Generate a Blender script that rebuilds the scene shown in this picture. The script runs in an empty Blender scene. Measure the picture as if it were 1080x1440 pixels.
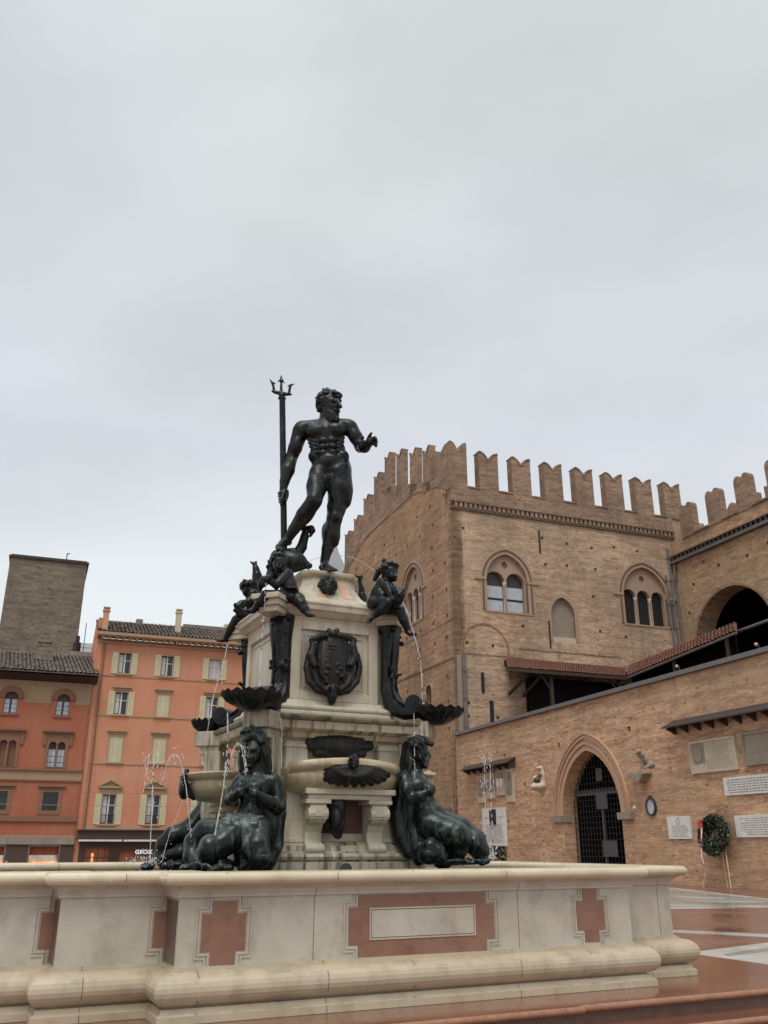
import bpy, bmesh, math, random
import numpy as np
from mathutils import Vector, Matrix
from mathutils.geometry import tessellate_polygon

random.seed(7)
S = bpy.context.scene
COL = S.collection
R = math.radians
PI = math.pi

# ---------------------------------------------------------------- camera
FOC, HOR, EYE = 1232.0, 1190.0, 1.75          # measured in the 1080x1440 photograph
PITCH = math.atan((HOR - 720) / FOC)
SP, CP = math.sin(PITCH), math.cos(PITCH)
cam_d = bpy.data.cameras.new('camera')
cam = bpy.data.objects.new('camera', cam_d)
COL.objects.link(cam)
cam.location = (0, 0, EYE)
cam.rotation_euler = (PI / 2 + PITCH, 0, 0)
cam_d.sensor_fit = 'VERTICAL'
cam_d.sensor_height = 36.0
cam_d.lens = FOC / 1440 * 36.0
cam_d.clip_start = 0.05
cam_d.clip_end = 3000
S.camera = cam


def ray(x, y):
    v = (720 - y) / FOC
    Y = CP - v * SP
    return (x - 540) / FOC / Y, (SP + v * CP) / Y


def pt(x, y, d):
    a, b = ray(x, y)
    return Vector((a * d, d, EYE + b * d))


def mpp(x, y, d):
    p = pt(x, y, d)
    return (p.y * CP + (p.z - EYE) * SP) / FOC


# frames: the fountain and the old buildings are turned a little against the view
MF = Matrix.Translation((-0.878, 11.88, 0)) @ Matrix.Rotation(R(90 - 64.5), 4, 'Z')
MB_ = Matrix.Rotation(R(90 - 69.1), 4, 'Z')
MW = Matrix.Identity(4)
MFi = MF.inverted()


def onF(px, py, y0):
    """the point of the fountain-frame plane y = y0 seen at a pixel (fountain coordinates)"""
    a = MFi @ Vector((0, 0, EYE)); b = MFi @ pt(px, py, 10)
    t = (y0 - a.y) / (b.y - a.y)
    return a + (b - a) * t


def onFx(px, py, x0):
    a = MFi @ Vector((0, 0, EYE)); b = MFi @ pt(px, py, 10)
    t = (x0 - a.x) / (b.x - a.x)
    return a + (b - a) * t


# ---------------------------------------------------------------- mesh builder
class MB:
    def __init__(s):
        s.v = []; s.f = []

    def add(s, vs, fs):
        o = len(s.v)
        s.v += [tuple(v) for v in vs]
        s.f += [[i + o for i in f] for f in fs]
        return s

    def box(s, x0, x1, y0, y1, z0, z1):
        v = [(x, y, z) for z in (z0, z1) for y in (y0, y1) for x in (x0, x1)]
        return s.add(v, [(0, 2, 3, 1), (4, 5, 7, 6), (0, 1, 5, 4), (2, 6, 7, 3), (0, 4, 6, 2), (1, 3, 7, 5)])

    def mbox(s, M, hx, hy, hz):
        v = [M @ Vector((x, y, z)) for z in (-hz, hz) for y in (-hy, hy) for x in (-hx, hx)]
        return s.add(v, [(0, 2, 3, 1), (4, 5, 7, 6), (0, 1, 5, 4), (2, 6, 7, 3), (0, 4, 6, 2), (1, 3, 7, 5)])

    def prism(s, pts, fn, a, b):
        """2D outline (convex or not) extruded between a and b; fn(u, v, w) -> point"""
        n = len(pts)
        tri = tessellate_polygon([[Vector((p[0], p[1], 0)) for p in pts]])
        v = [fn(p[0], p[1], a) for p in pts] + [fn(p[0], p[1], b) for p in pts]
        f = [tuple(t) for t in tri] + [tuple(i + n for i in reversed(t)) for t in tri]
        f += [(i, (i + 1) % n, n + (i + 1) % n, n + i) for i in range(n)]
        return s.add(v, f)

    def loft(s, rings, cap=True):
        n = len(rings[0]); v = [p for r in rings for p in r]; f = []
        for k in range(len(rings) - 1):
            for i in range(n):
                j = (i + 1) % n
                f.append((k * n + i, k * n + j, (k + 1) * n + j, (k + 1) * n + i))
        if cap:
            f.append(tuple(reversed(range(n)))); f.append(tuple((len(rings) - 1) * n + i for i in range(n)))
        return s.add(v, f)

    def tube(s, pts, r, n=8, cap=True):
        pts = [Vector(p) for p in pts]
        rr = r if isinstance(r, (list, tuple)) else [r] * len(pts)
        rings = []; up = Vector((0, 0, 1))
        for i, p in enumerate(pts):
            t = (pts[min(i + 1, len(pts) - 1)] - pts[max(i - 1, 0)]).normalized()
            a = t.cross(up)
            if a.length < 1e-3: a = t.cross(Vector((1, 0, 0)))
            a.normalize(); b = a.cross(t)
            rings.append([p + (a * math.cos(2 * PI * k / n) + b * math.sin(2 * PI * k / n)) * rr[i] for k in range(n)])
        return s.loft(rings, cap)

    def lathe(s, prof, c, n=20):
        return s.loft([[(c[0] + r * math.cos(2 * PI * k / n), c[1] + r * math.sin(2 * PI * k / n), c[2] + z) for k in range(n)] for r, z in prof])

    def sphere(s, c, r, n=8, m=5, sz=1.0):
        prof = [(max(1e-3, r * math.sin(PI * i / m)), -r * sz * math.cos(PI * i / m)) for i in range(m + 1)]
        return s.lathe(prof, c, n)

    def sweep(s, path, N, prof, closed=False, pclosed=True):
        """profile (out, proud) carried along a planar path with mitred corners; N = plane normal (proud)"""
        path = [Vector(p) for p in path]; N = Vector(N); n = len(path); rings = []
        for i, p in enumerate(path):
            if closed or 0 < i < n - 1:
                t1 = (p - path[i - 1]).normalized(); t2 = (path[(i + 1) % n] - p).normalized()
            elif i == 0:
                t1 = t2 = (path[1] - p).normalized()
            else:
                t1 = t2 = (p - path[-2]).normalized()
            s1 = t1.cross(N); s2 = t2.cross(N)
            m = (s1 + s2).normalized(); m = m / max(0.25, m.dot(s1))
            rings.append([p + m * o + N * h for o, h in prof])
        k = len(prof); v = [q for r in rings for q in r]; f = []
        for i in range(n if closed else n - 1):
            j = (i + 1) % n
            for a in range(k if pclosed else k - 1):
                b = (a + 1) % k
                f.append((i * k + a, i * k + b, j * k + b, j * k + a))
        if not closed and pclosed:
            f.append(tuple(range(k))); f.append(tuple((n - 1) * k + a for a in reversed(range(k))))
        return s.add(v, f)


def wall_holes(mb, outer, holes, fn, thick, back=True):
    """planar wall with real openings. holes: (outline, depth, closed_back). fn(u, v, w): w = into the wall"""
    loops = [outer] + [h[0] for h in holes]
    flat = [p for l in loops for p in l]
    tri = tessellate_polygon([[Vector((p[0], p[1], 0)) for p in l] for l in loops])
    mb.add([fn(p[0], p[1], 0) for p in flat], [tuple(t) for t in tri])
    n = len(outer)
    mb.add([fn(p[0], p[1], 0) for p in outer] + [fn(p[0], p[1], thick) for p in outer],
           [(i, (i + 1) % n, n + (i + 1) % n, n + i) for i in range(n)])
    if back:
        lb = [outer] + [h[0] for h in holes if not h[2]]
        t2 = tessellate_polygon([[Vector((p[0], p[1], 0)) for p in l] for l in lb])
        mb.add([fn(p[0], p[1], thick) for l in lb for p in l], [tuple(t) for t in t2])
    for o, d, cl in holes:
        n = len(o)
        mb.add([fn(p[0], p[1], 0) for p in o] + [fn(p[0], p[1], d) for p in o],
               [(i, (i + 1) % n, n + (i + 1) % n, n + i) for i in range(n)])
        if cl:
            t2 = tessellate_polygon([[Vector((p[0], p[1], 0)) for p in o]])
            mb.add([fn(p[0], p[1], d) for p in o], [tuple(t) for t in t2])


def rect(u0, u1, v0, v1): return [(u0, v0), (u1, v0), (u1, v1), (u0, v1)]


def round_arch(u0, u1, v0, vs, n=12, rise=None):
    c = (u0 + u1) / 2; r = (u1 - u0) / 2; rise = r if rise is None else rise
    return [(u0, v0), (u1, v0)] + [(c + r * math.cos(PI * k / n), vs + rise * math.sin(PI * k / n)) for k in range(n + 1)]


def pointed(c, half, vs, rise, n=8):
    """points of a pointed arch from right springing over the apex to left springing"""
    Rr = (rise * rise + half * half) / (2 * half); th = math.asin(min(1, rise / Rr))
    r = [(c + half - Rr + Rr * math.cos(th * k / n), vs + Rr * math.sin(th * k / n)) for k in range(n + 1)]
    return r + [(2 * c - u, v) for u, v in reversed(r[:-1])]


def pointed_open(c, half, v0, vs, rise, n=8):
    return [(c - half, v0), (c + half, v0)] + pointed(c, half, vs, rise, n)


# ---------------------------------------------------------------- linking
ROOT = {}


def meta(o, label=None, cat=None, group=None, kind=None):
    if label: o['label'] = label
    if cat: o['category'] = cat
    if group: o['group'] = group
    if kind: o['kind'] = kind
    return o


def thing(name, label, cat, frame, loc=(0, 0, 0), group=None):
    o = bpy.data.objects.new(name, None); COL.objects.link(o)
    o.empty_display_size = 0.2
    M = frame @ Matrix.Translation(loc)
    o.matrix_basis = M; ROOT[o.name] = M
    return meta(o, label, cat, group)


def make_mesh(name, verts, faces, mat, smooth=False, auto=None):
    me = bpy.data.meshes.new(name)
    me.from_pydata([tuple(v) for v in verts], [], [tuple(f) for f in faces])
    bm = bmesh.new(); bm.from_mesh(me)
    bmesh.ops.recalc_face_normals(bm, faces=bm.faces)
    uv = bm.loops.layers.uv.new('UVMap')
    for f in bm.faces:
        n = f.normal; ax = max(range(3), key=lambda i: abs(n[i]))
        for l in f.loops:
            c = l.vert.co
            l[uv].uv = (c.y, c.z) if ax == 0 else ((c.x, c.z) if ax == 1 else (c.x, c.y))
        f.smooth = smooth
    if auto:
        for e in bm.edges:
            if len(e.link_faces) == 2 and e.calc_face_angle(0) > auto: e.smooth = False
    bm.to_mesh(me); bm.free()
    if mat: me.materials.append(mat)
    return me


def build(name, mb, mat, parent=None, frame=MW, loc=None, smooth=False, auto=R(40), world=False, bevel=0, root=None):
    """links a builder (or (verts, faces)) as ONE object; coordinates are those of the frame (or world)"""
    V, F = (mb.v, mb.f) if isinstance(mb, MB) else mb
    if parent is not None:
        top = parent
        while top.parent: top = top.parent
        M = ROOT[top.name]
        T = M.inverted() if world else M.inverted() @ frame
    else:
        M = frame @ Matrix.Translation(loc or (0, 0, 0))
        T = M.inverted() if world else M.inverted() @ frame
    if len(V) > 3000:
        A = np.array(V, dtype=float).reshape(-1, 3); m = np.array(T)
        V = (A @ m[:3, :3].T + m[:3, 3]).tolist()
    else:
        V = [T @ Vector(v) for v in V]
    me = make_mesh(name, V, F, mat, smooth, auto if smooth else None)
    o = bpy.data.objects.new(name, me); COL.objects.link(o)
    if parent is not None:
        o.parent = parent
    else:
        o.matrix_basis = M; ROOT[o.name] = M
    if bevel:
        b = o.modifiers.new('bevel', 'BEVEL'); b.width = bevel; b.segments = 2; b.limit_method = 'ANGLE'; b.angle_limit = R(35)
    return o


# ---------------------------------------------------------------- sculpting: smooth distance fields -> one continuous skin
class Clay:
    """primitives given in pixels of a zoomed view of the photograph plus a true depth (metres)"""
    def __init__(s, ox, oy, sc, d0):
        s.ox, s.oy, s.sc, s.d0 = ox, oy, sc, d0; s.p = []

    def P(s, q):
        dd = q[2] if len(q) > 2 else 0.0
        return np.array(pt(s.ox + q[0] / s.sc, s.oy + q[1] / s.sc, s.d0 + dd))

    def m(s, q):
        return mpp(s.ox + q[0] / s.sc, s.oy + q[1] / s.sc, s.d0) / s.sc

    def c(s, *a, k=.26):
        """chain of round cones: (x, y, dd, r) ..."""
        for u, w in zip(a[:-1], a[1:]):
            mu = s.m(u)
            s.p.append(('c', s.P(u), s.P(w), u[3] * mu, w[3] * mu, k * min(u[3], w[3]) * mu, 1))
        return s

    def e(s, x, y, dd, rx, ry, rz=None, rot=0, k=.26, sub=False, tilt=0):
        """ellipsoid; rx, ry in zoomed pixels, rz in metres (default: mean radius); rot degrees in the picture plane"""
        mu = s.m((x, y)); rx *= mu; ry *= mu * 1.08
        rz = (rx + ry) / 2 if rz is None else rz
        a = R(rot); t = R(tilt)
        X = np.array((math.cos(a), 0, math.sin(a))); Z = np.array((-math.sin(a), 0, math.cos(a))); Y = np.array((0, 1., 0))
        Y2 = Y * math.cos(t) + Z * math.sin(t); Z2 = Z * math.cos(t) - Y * math.sin(t)
        s.p.append(('e', s.P((x, y, dd)), (rx, rz, ry), np.array((X, Y2, Z2)), k * min(rx, ry), -1 if sub else 1))
        return s

    def curls(s, x, y, dd, rx, ry, rz, r, n, up=-9, cond=None, seed=1):
        rnd = random.Random(seed); mu = s.m((x, y)); c0 = s.P((x, y, dd)); i = 0
        while i < n:
            v = Vector((rnd.gauss(0, 1), rnd.gauss(0, 1), rnd.gauss(0, 1))).normalized()
            if cond and not cond(v): continue
            q = c0 + np.array((v.x * rx * mu, v.y * rz, v.z * ry * mu))
            rr = r * mu * rnd.uniform(.75, 1.25)
            w = Vector((rnd.gauss(0, 1), rnd.gauss(0, 1), rnd.gauss(0, 1))).normalized() * rr * 1.2
            s.p.append(('c', q, q + np.array(w), rr, rr * .7, rr * .25, 1)); i += 1
        return s

    def mesh(s, vox):
        return sculpt(s.p, vox)


def _dist(pr, X, Y, Z):
    if pr[0] == 'c':
        a, b, ra, rb = pr[1:5]; d = b - a; L2 = max(1e-9, float(d @ d))
        t = np.clip(((X - a[0]) * d[0] + (Y - a[1]) * d[1] + (Z - a[2]) * d[2]) / L2, 0, 1)
        return np.sqrt((X - a[0] - t * d[0]) ** 2 + (Y - a[1] - t * d[1]) ** 2 + (Z - a[2] - t * d[2]) ** 2) - (ra + (rb - ra) * t)
    c, r, Rm = pr[1:4]
    x, y, z = X - c[0], Y - c[1], Z - c[2]
    u = [(x * Rm[i, 0] + y * Rm[i, 1] + z * Rm[i, 2]) for i in range(3)]
    k0 = np.sqrt(sum((u[i] / r[i]) ** 2 for i in range(3))); k1 = np.sqrt(sum((u[i] / r[i] ** 2) ** 2 for i in range(3)))
    return k0 * (k0 - 1) / np.maximum(k1, 1e-6)


def sculpt(prims, h):
    lo = np.full(3, 1e9); hi = -lo; bbs = []
    for p in prims:
        if p[0] == 'c':
            m = max(p[3], p[4]); a = np.minimum(p[1], p[2]) - m; b = np.maximum(p[1], p[2]) + m; k = p[5]
        else:
            m = max(p[2]); a = p[1] - m; b = p[1] + m; k = p[4]
        bbs.append((a - k - 3 * h, b + k + 3 * h))
        if p[-1] > 0: lo = np.minimum(lo, a); hi = np.maximum(hi, b)
    lo = lo - 3 * h; hi = hi + 3 * h
    n = np.ceil((hi - lo) / h).astype(int) + 1
    vol = np.full(n, 1.0, dtype=np.float32)
    ax = [lo[i] + h * np.arange(n[i]) for i in range(3)]
    for p, (a, b) in zip(prims, bbs):
        i0 = np.clip(np.floor((a - lo) / h).astype(int), 0, n); i1 = np.clip(np.ceil((b - lo) / h).astype(int) + 1, 0, n)
        if (i1 <= i0).any(): continue
        sl = tuple(slice(i0[i], i1[i]) for i in range(3))
        X = ax[0][sl[0]][:, None, None]; Y = ax[1][sl[1]][None, :, None]; Z = ax[2][sl[2]][None, None, :]
        d = _dist(p, X, Y, Z); o = vol[sl]; k = max(p[-2], 1e-4)
        if p[-1] > 0:
            t = np.clip(.5 + .5 * (o - d) / k, 0, 1); vol[sl] = o * (1 - t) + d * t - k * t * (1 - t)
        else:
            t = np.clip(.5 - .5 * (o + d) / k, 0, 1); vol[sl] = o * (1 - t) - d * t + k * t * (1 - t)
    return surface_nets(vol, lo, h)


def surface_nets(vol, lo, h):
    ins = vol < 0
    n = np.array(vol.shape) - 1
    cnt = np.zeros(n, dtype=np.int8)
    for dx in (0, 1):
        for dy in (0, 1):
            for dz in (0, 1):
                cnt += ins[dx:dx + n[0], dy:dy + n[1], dz:dz + n[2]]
    act = (cnt > 0) & (cnt < 8)
    I = np.argwhere(act)
    idx = np.full(n, -1, dtype=np.int64); idx[act] = np.arange(len(I))
    acc = np.zeros((len(I), 3)); w = np.zeros(len(I))
    cs = [np.array((a, b, c)) for a in (0, 1) for b in (0, 1) for c in (0, 1)]
    for a in cs:
        for ax in range(3):
            if a[ax]: continue
            b = a.copy(); b[ax] = 1
            va = vol[tuple((I + a).T)]; vb = vol[tuple((I + b).T)]
            m = (va < 0) != (vb < 0)
            t = np.where(m, va / np.where(m, va - vb, 1), 0)
            acc += np.where(m[:, None], a + (b - a) * t[:, None], 0); w += m
    V = lo + h * (I + acc / w[:, None])
    F = []
    for ax in range(3):
        s0 = [slice(None)] * 3; s1 = [slice(None)] * 3
        s0[ax] = slice(0, -1); s1[ax] = slice(1, None)
        A = ins[tuple(s0)]; B = ins[tuple(s1)]
        E = np.argwhere(A != B)
        u, v = [(1, 2), (2, 0), (0, 1)][ax]
        ok = (E[:, u] > 0) & (E[:, v] > 0) & (E[:, u] < n[u]) & (E[:, v] < n[v]); E = E[ok]
        du = np.zeros(3, int); du[u] = 1; dv = np.zeros(3, int); dv[v] = 1
        q = np.stack([idx[tuple((E - du - dv).T)], idx[tuple((E - dv).T)], idx[tuple(E.T)], idx[tuple((E - du).T)]], 1)
        fl = A[tuple(E.T)]
        q[~fl] = q[~fl][:, ::-1]
        F.append(q[(q >= 0).all(1)])
    return V.tolist(), np.concatenate(F).tolist()

# ---------------------------------------------------------------- materials (all procedural)
class NT:
    def __init__(s, name):
        s.m = bpy.data.materials.new(name); s.m.use_nodes = True
        s.t = s.m.node_tree; s.b = s.t.nodes['Principled BSDF']
        s.tc = s.t.nodes.new('ShaderNodeTexCoord')

    def n(s, typ, **kw):
        x = s.t.nodes.new(typ)
        for k, v in kw.items():
            if hasattr(x, k): setattr(x, k, v)
        return x

    def l(s, a, b): s.t.links.new(a, b)

    def coord(s, scale=(1, 1, 1), uv=False):
        mp = s.n('ShaderNodeMapping'); mp.inputs['Scale'].default_value = scale
        s.l(s.tc.outputs['UV' if uv else 'Object'], mp.inputs['Vector']); return mp.outputs[0]

    def noise(s, scale, detail=4, rough=.6, co=None, dist=0):
        x = s.n('ShaderNodeTexNoise'); x.inputs['Scale'].default_value = scale; x.inputs['Detail'].default_value = detail
        x.inputs['Roughness'].default_value = rough; x.inputs['Distortion'].default_value = dist
        s.l(co if co is not None else s.tc.outputs['Object'], x.inputs['Vector']); return x.outputs['Fac']

    def ramp(s, fac, stops):
        x = s.n('ShaderNodeValToRGB'); e = x.color_ramp.elements
        while len(e) < len(stops): e.new(.5)
        for i, (p, c) in enumerate(stops):
            e[i].position = p; e[i].color = tuple(c) + (1,) if len(c) == 3 else c
        s.l(fac, x.inputs[0]); return x.outputs[0]

    def mix(s, fac, a, b, mode='MIX'):
        x = s.n('ShaderNodeMix', data_type='RGBA', blend_type=mode)
        for sock, v in ((x.inputs[0], fac), (x.inputs[6], a), (x.inputs[7], b)):
            if hasattr(v, 'is_output'): s.l(v, sock)
            elif isinstance(v, (int, float)): sock.default_value = v
            else: sock.default_value = tuple(v) + (1,)
        return x.outputs[2]

    def rng(s, fac, a, b, c, d):
        x = s.n('ShaderNodeMapRange'); s.l(fac, x.inputs[0])
        for i, v in enumerate((a, b, c, d)): x.inputs[i + 1].default_value = v
        return x.outputs[0]

    def bump(s, h, strength=.3, dist=.02):
        x = s.n('ShaderNodeBump'); x.inputs['Strength'].default_value = strength; x.inputs['Distance'].default_value = dist
        s.l(h, x.inputs['Height']); s.l(x.outputs[0], s.b.inputs['Normal'])

    def out(s, color=None, rough=.7, metal=0, spec=.5):
        for nm, v in (('Base Color', color), ('Roughness', rough), ('Metallic', metal), ('Specular IOR Level', spec)):
            if v is None: continue
            if hasattr(v, 'is_output'): s.l(v, s.b.inputs[nm])
            elif isinstance(v, (int, float)): s.b.inputs[nm].default_value = v
            else: s.b.inputs[nm].default_value = tuple(v) + (1,)
        return s.m


def plain(name, c, rough=.6, metal=0, var=.25, scale=3, bump=.15, spec=.5):
    t = NT(name)
    a = t.noise(scale, 5); b = t.noise(scale * 11, 3)
    f = t.mix(.4, a, b)
    col = t.ramp(f, [(.3, [x * (1 - var) for x in c]), (.7, [min(1, x * (1 + var)) for x in c])])
    if bump: t.bump(b, bump, .01)
    return t.out(col, rough, metal, spec)


def brick(name, a, b, mortar, w=.30, h=.085, grime=(.10, .085, .07), gamt=.35, tints=(), high=None):
    """old brickwork: courses, worn patches of other tone (repairs), pocked and eroded rows, rain streaks"""
    t = NT(name)
    uv = t.coord((1, 1, 1), True)
    wob = t.noise(.35, 2, .5, uv)
    add = t.n('ShaderNodeVectorMath', operation='MULTIPLY_ADD')
    t.l(wob, add.inputs[0]); add.inputs[1].default_value = (.0, .14, 0); t.l(uv, add.inputs[2])
    bt = t.n('ShaderNodeTexBrick'); t.l(add.outputs[0], bt.inputs['Vector'])
    bt.inputs['Color1'].default_value = tuple(a) + (1,); bt.inputs['Color2'].default_value = tuple(b) + (1,)
    bt.inputs['Mortar'].default_value = tuple(mortar) + (1,)
    bt.inputs['Scale'].default_value = 1; bt.inputs['Brick Width'].default_value = w; bt.inputs['Row Height'].default_value = h
    bt.inputs['Mortar Size'].default_value = .011; bt.inputs['Mortar Smooth'].default_value = .3; bt.inputs['Bias'].default_value = -.1
    col = bt.outputs[0]
    for i, (tc_, sc, lo, hi, am) in enumerate(tints):
        n = t.noise(sc, 6, .62, t.coord((1, 1.35, 1), True), .5)
        if i % 2:
            inv = t.n('ShaderNodeMath', operation='SUBTRACT'); inv.inputs[0].default_value = 1; t.l(n, inv.inputs[1]); n = inv.outputs[0]
        col = t.mix(t.rng(n, lo, hi, 0, am), col, t.mix(.35, tc_, bt.outputs[0]))
    if high:      # a later, paler rebuild of the upper courses with a ragged lower edge
        sx = t.n('ShaderNodeSeparateXYZ'); t.l(uv, sx.inputs[0])
        wv = t.noise(.16, 5, .65, uv)
        ad = t.n('ShaderNodeMath', operation='MULTIPLY_ADD'); t.l(wv, ad.inputs[0]); ad.inputs[1].default_value = 4.5; t.l(sx.outputs['Y'], ad.inputs[2])
        col = t.mix(t.rng(ad.outputs[0], high[1], high[2], 0, .85), col, t.mix(.4, high[0], bt.outputs[0]))
    st = t.noise(1.0, 6, .7, t.coord((.42, 2.6, 1), True))
    st2 = t.noise(1.0, 4, .65, t.coord((1.7, 8.0, 1), True))
    col = t.mix(t.rng(st, .42, .62, 0, .72), col, [x * .46 for x in a])
    col = t.mix(t.rng(st2, .52, .66, 0, .7), col, [min(1, x * 1.4) for x in b])
    hol = t.noise(1.0, 3, .6, t.coord((2.0, 5.0, 1), True))
    col = t.mix(t.rng(hol, .60, .68, 0, .85), col, [x * .27 for x in a])
    big = t.noise(.2, 6, .66, uv)
    col = t.mix(t.rng(big, .42, .62, 0, gamt), col, grime)
    rs = t.noise(1.0, 5, .65, t.coord((1.3, .085, 1), True))
    col = t.mix(t.rng(rs, .54, .74, 0, .42), col, [x * .65 for x in grime])
    t.bump(t.mix(.5, bt.outputs['Fac'], st2), .6, .05)
    return t.out(col, .9, 0, .25)


def stucco(name, c, fade, amt=.35):
    t = NT(name)
    a = t.noise(.35, 6, .6); b = t.noise(4, 5, .6)
    rs = t.noise(1.0, 5, .6, t.coord((1.4, .09, 1), True))
    col = t.mix(t.rng(a, .35, .7, 0, amt), c, fade)
    col = t.mix(t.rng(b, .45, .8, 0, .22), col, [x * .7 for x in c])
    col = t.mix(t.rng(rs, .52, .75, 0, .3), col, [x * .62 for x in c])
    t.bump(b, .2, .01)
    return t.out(col, .9, 0, .2)


def stone(name, c, vein, stain, samt=.4, scale=2.5, rough=.45, streak=.3, moss=None, joints=None, sfreq=(9, .55, 1)):
    t = NT(name)
    a = t.noise(scale, 8, .65, dist=.8); b = t.noise(scale * 9, 5, .7); big = t.noise(.8, 5, .6)
    col = t.ramp(a, [(.28, vein), (.5, c), (.75, [min(1, x * 1.1) for x in c])])
    col = t.mix(t.rng(b, .5, .8, 0, .3), col, [x * .72 for x in c])
    col = t.mix(t.rng(big, .42, .75, 0, samt), col, stain)
    rs = t.noise(1.0, 5, .65, t.coord(sfreq, True))
    col = t.mix(t.rng(rs, .50, .66, 0, streak), col, [x * .42 for x in stain])
    if moss:
        mo = t.noise(5, 6, .7); col = t.mix(t.rng(mo, .56, .7, 0, .55), col, moss)
    if joints:
        bt = t.n('ShaderNodeTexBrick'); t.l(t.coord((1, 1, 1), True), bt.inputs['Vector']); bt.offset = .43
        bt.inputs['Color1'].default_value = (1, 1, 1, 1); bt.inputs['Color2'].default_value = (.9, .89, .87, 1); bt.inputs['Mortar'].default_value = (.33, .28, .22, 1)
        bt.inputs['Scale'].default_value = 1; bt.inputs['Brick Width'].default_value = joints; bt.inputs['Row Height'].default_value = 40; bt.inputs['Mortar Size'].default_value = .0045
        col = t.mix(1.0, col, bt.outputs[0], 'MULTIPLY')
        cr = t.n('ShaderNodeTexVoronoi', feature='DISTANCE_TO_EDGE'); cr.inputs['Scale'].default_value = .9
        wv = t.n('ShaderNodeVectorMath', operation='ADD'); nz = t.n('ShaderNodeTexNoise'); nz.inputs['Scale'].default_value = 3; t.l(t.tc.outputs['Object'], nz.inputs['Vector']); t.l(t.tc.outputs['Object'], wv.inputs[0]); t.l(nz.outputs['Color'], wv.inputs[1]); t.l(wv.outputs[0], cr.inputs['Vector'])
        col = t.mix(t.rng(cr.outputs['Distance'], .0, .004, .22, 0), col, [x * .5 for x in stain])
    t.bump(t.mix(.5, a, b), .25, .012)
    return t.out(col, t.rng(big, .3, .7, rough * .75, min(1, rough * 1.3)), 0, .5)


M = {}
M['brick_south'] = brick('brick_south', (.55, .36, .235), (.67, .475, .325), (.52, .43, .31), grime=(.235, .18, .125), gamt=.5, tints=(((.70, .52, .37), .14, .50, .60, .85), ((.46, .25, .14), .3, .54, .66, .7), ((.36, .28, .20), .55, .56, .66, .6)))
M['brick_west'] = brick('brick_west', (.42, .245, .135), (.50, .31, .175), (.42, .31, .21), grime=(.20, .13, .085), gamt=.5, tints=(((.54, .33, .18), .12, .48, .62, .7), ((.33, .18, .11), .3, .54, .66, .6)))
M['brick_parapet'] = brick('brick_parapet', (.34, .215, .14), (.43, .285, .195), (.38, .29, .21), grime=(.16, .11, .08), gamt=.55, tints=(((.44, .27, .17), .3, .5, .62, .6), ((.26, .20, .16), .5, .52, .64, .6)))
M['brick_wall'] = brick('brick_wall', (.56, .315, .18), (.65, .405, .245), (.60, .48, .35), w=.34, h=.125, grime=(.36, .24, .15), gamt=.45, tints=(((.60, .40, .24), .16, .50, .62, .75), ((.46, .21, .12), .25, .54, .66, .6)), high=((.66, .49, .31), 9.3, 11.2))
M['brick_arch'] = brick('brick_arch', (.50, .32, .185), (.58, .40, .245), (.5, .38, .27), grime=(.25, .17, .115), gamt=.45, tints=(((.60, .36, .19), .2, .46, .56, .8), ((.34, .26, .19), .4, .54, .66, .6)))
M['tower_brick'] = brick('tower_brick', (.215, .175, .13), (.28, .23, .175), (.27, .23, .18), w=.5, h=.16, grime=(.12, .10, .08), gamt=.5, tints=(((.28, .22, .16), .2, .5, .62, .6), ((.16, .135, .11), .3, .54, .66, .6)))
M['win_trim'] = stucco('win_trim', (.385, .27, .195), (.44, .325, .24), .5)
M['recess_shade_red'] = plain('recess_shade_red', (.10, .042, .032), .7)
M['terracotta'] = stucco('terracotta', (.52, .305, .19), (.60, .39, .26), .6)
M['pink_trim'] = stucco('pink_trim', (.48, .33, .245), (.55, .40, .31), .4)
M['orange'] = stucco('orange', (.56, .23, .13), (.58, .33, .22), .75)
M['darkred'] = stucco('darkred', (.385, .125, .068), (.40, .19, .12), .75)
M['fresco'] = stucco('fresco', (.34, .25, .16), (.42, .27, .18), .6)
M['trim_ochre'] = stucco('trim_ochre', (.38, .27, .17), (.45, .33, .21), .4)
M['trim_brown'] = stucco('trim_brown', (.24, .13, .085), (.30, .18, .12), .4)
M['ground_dark'] = stucco('ground_dark', (.09, .06, .05), (.13, .09, .07), .4)
M['shutter'] = plain('shutter', (.61, .57, .37), .6, 0, .12)
M['win_white'] = plain('win_white', (.66, .64, .60), .5, 0, .1)
M['win_dark'] = plain('win_dark', (.05, .042, .038), .5)
M['dark_wood'] = plain('dark_wood', (.045, .032, .026), .7)
M['iron'] = plain('iron', (.022, .021, .022), .6, .2)
M['grey_metal'] = plain('grey_metal', (.17, .16, .155), .5, .3)
M['column_white'] = plain('column_white', (.66, .63, .58), .6, 0, .12)
M['marble'] = stone('marble', (.56, .515, .435), (.44, .39, .315), (.385, .32, .235), .7, 1.6, .42, .3, joints=2.3, sfreq=(2.2, 1.1, 1))
M['rim_marble'] = stone('rim_marble', (.64, .555, .40), (.53, .44, .29), (.46, .36, .22), .55, 1.3, .32, .2, joints=1.9, sfreq=(3, 2, 1))
M['moulding_marble'] = stone('moulding_marble', (.56, .475, .345), (.45, .37, .25), (.36, .28, .17), .65, 1.5, .35, .3, joints=2.1, sfreq=(3.5, 2.5, 1))
M['cream'] = stone('cream', (.555, .495, .38), (.43, .37, .27), (.30, .25, .17), .6, 2.2, .45, .4, sfreq=(5, .8, 1))
M['cream_wet'] = stone('cream_wet', (.50, .44, .33), (.34, .285, .20), (.17, .14, .09), .8, 2.2, .35, 1.25, moss=(.065, .06, .03))
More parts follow.
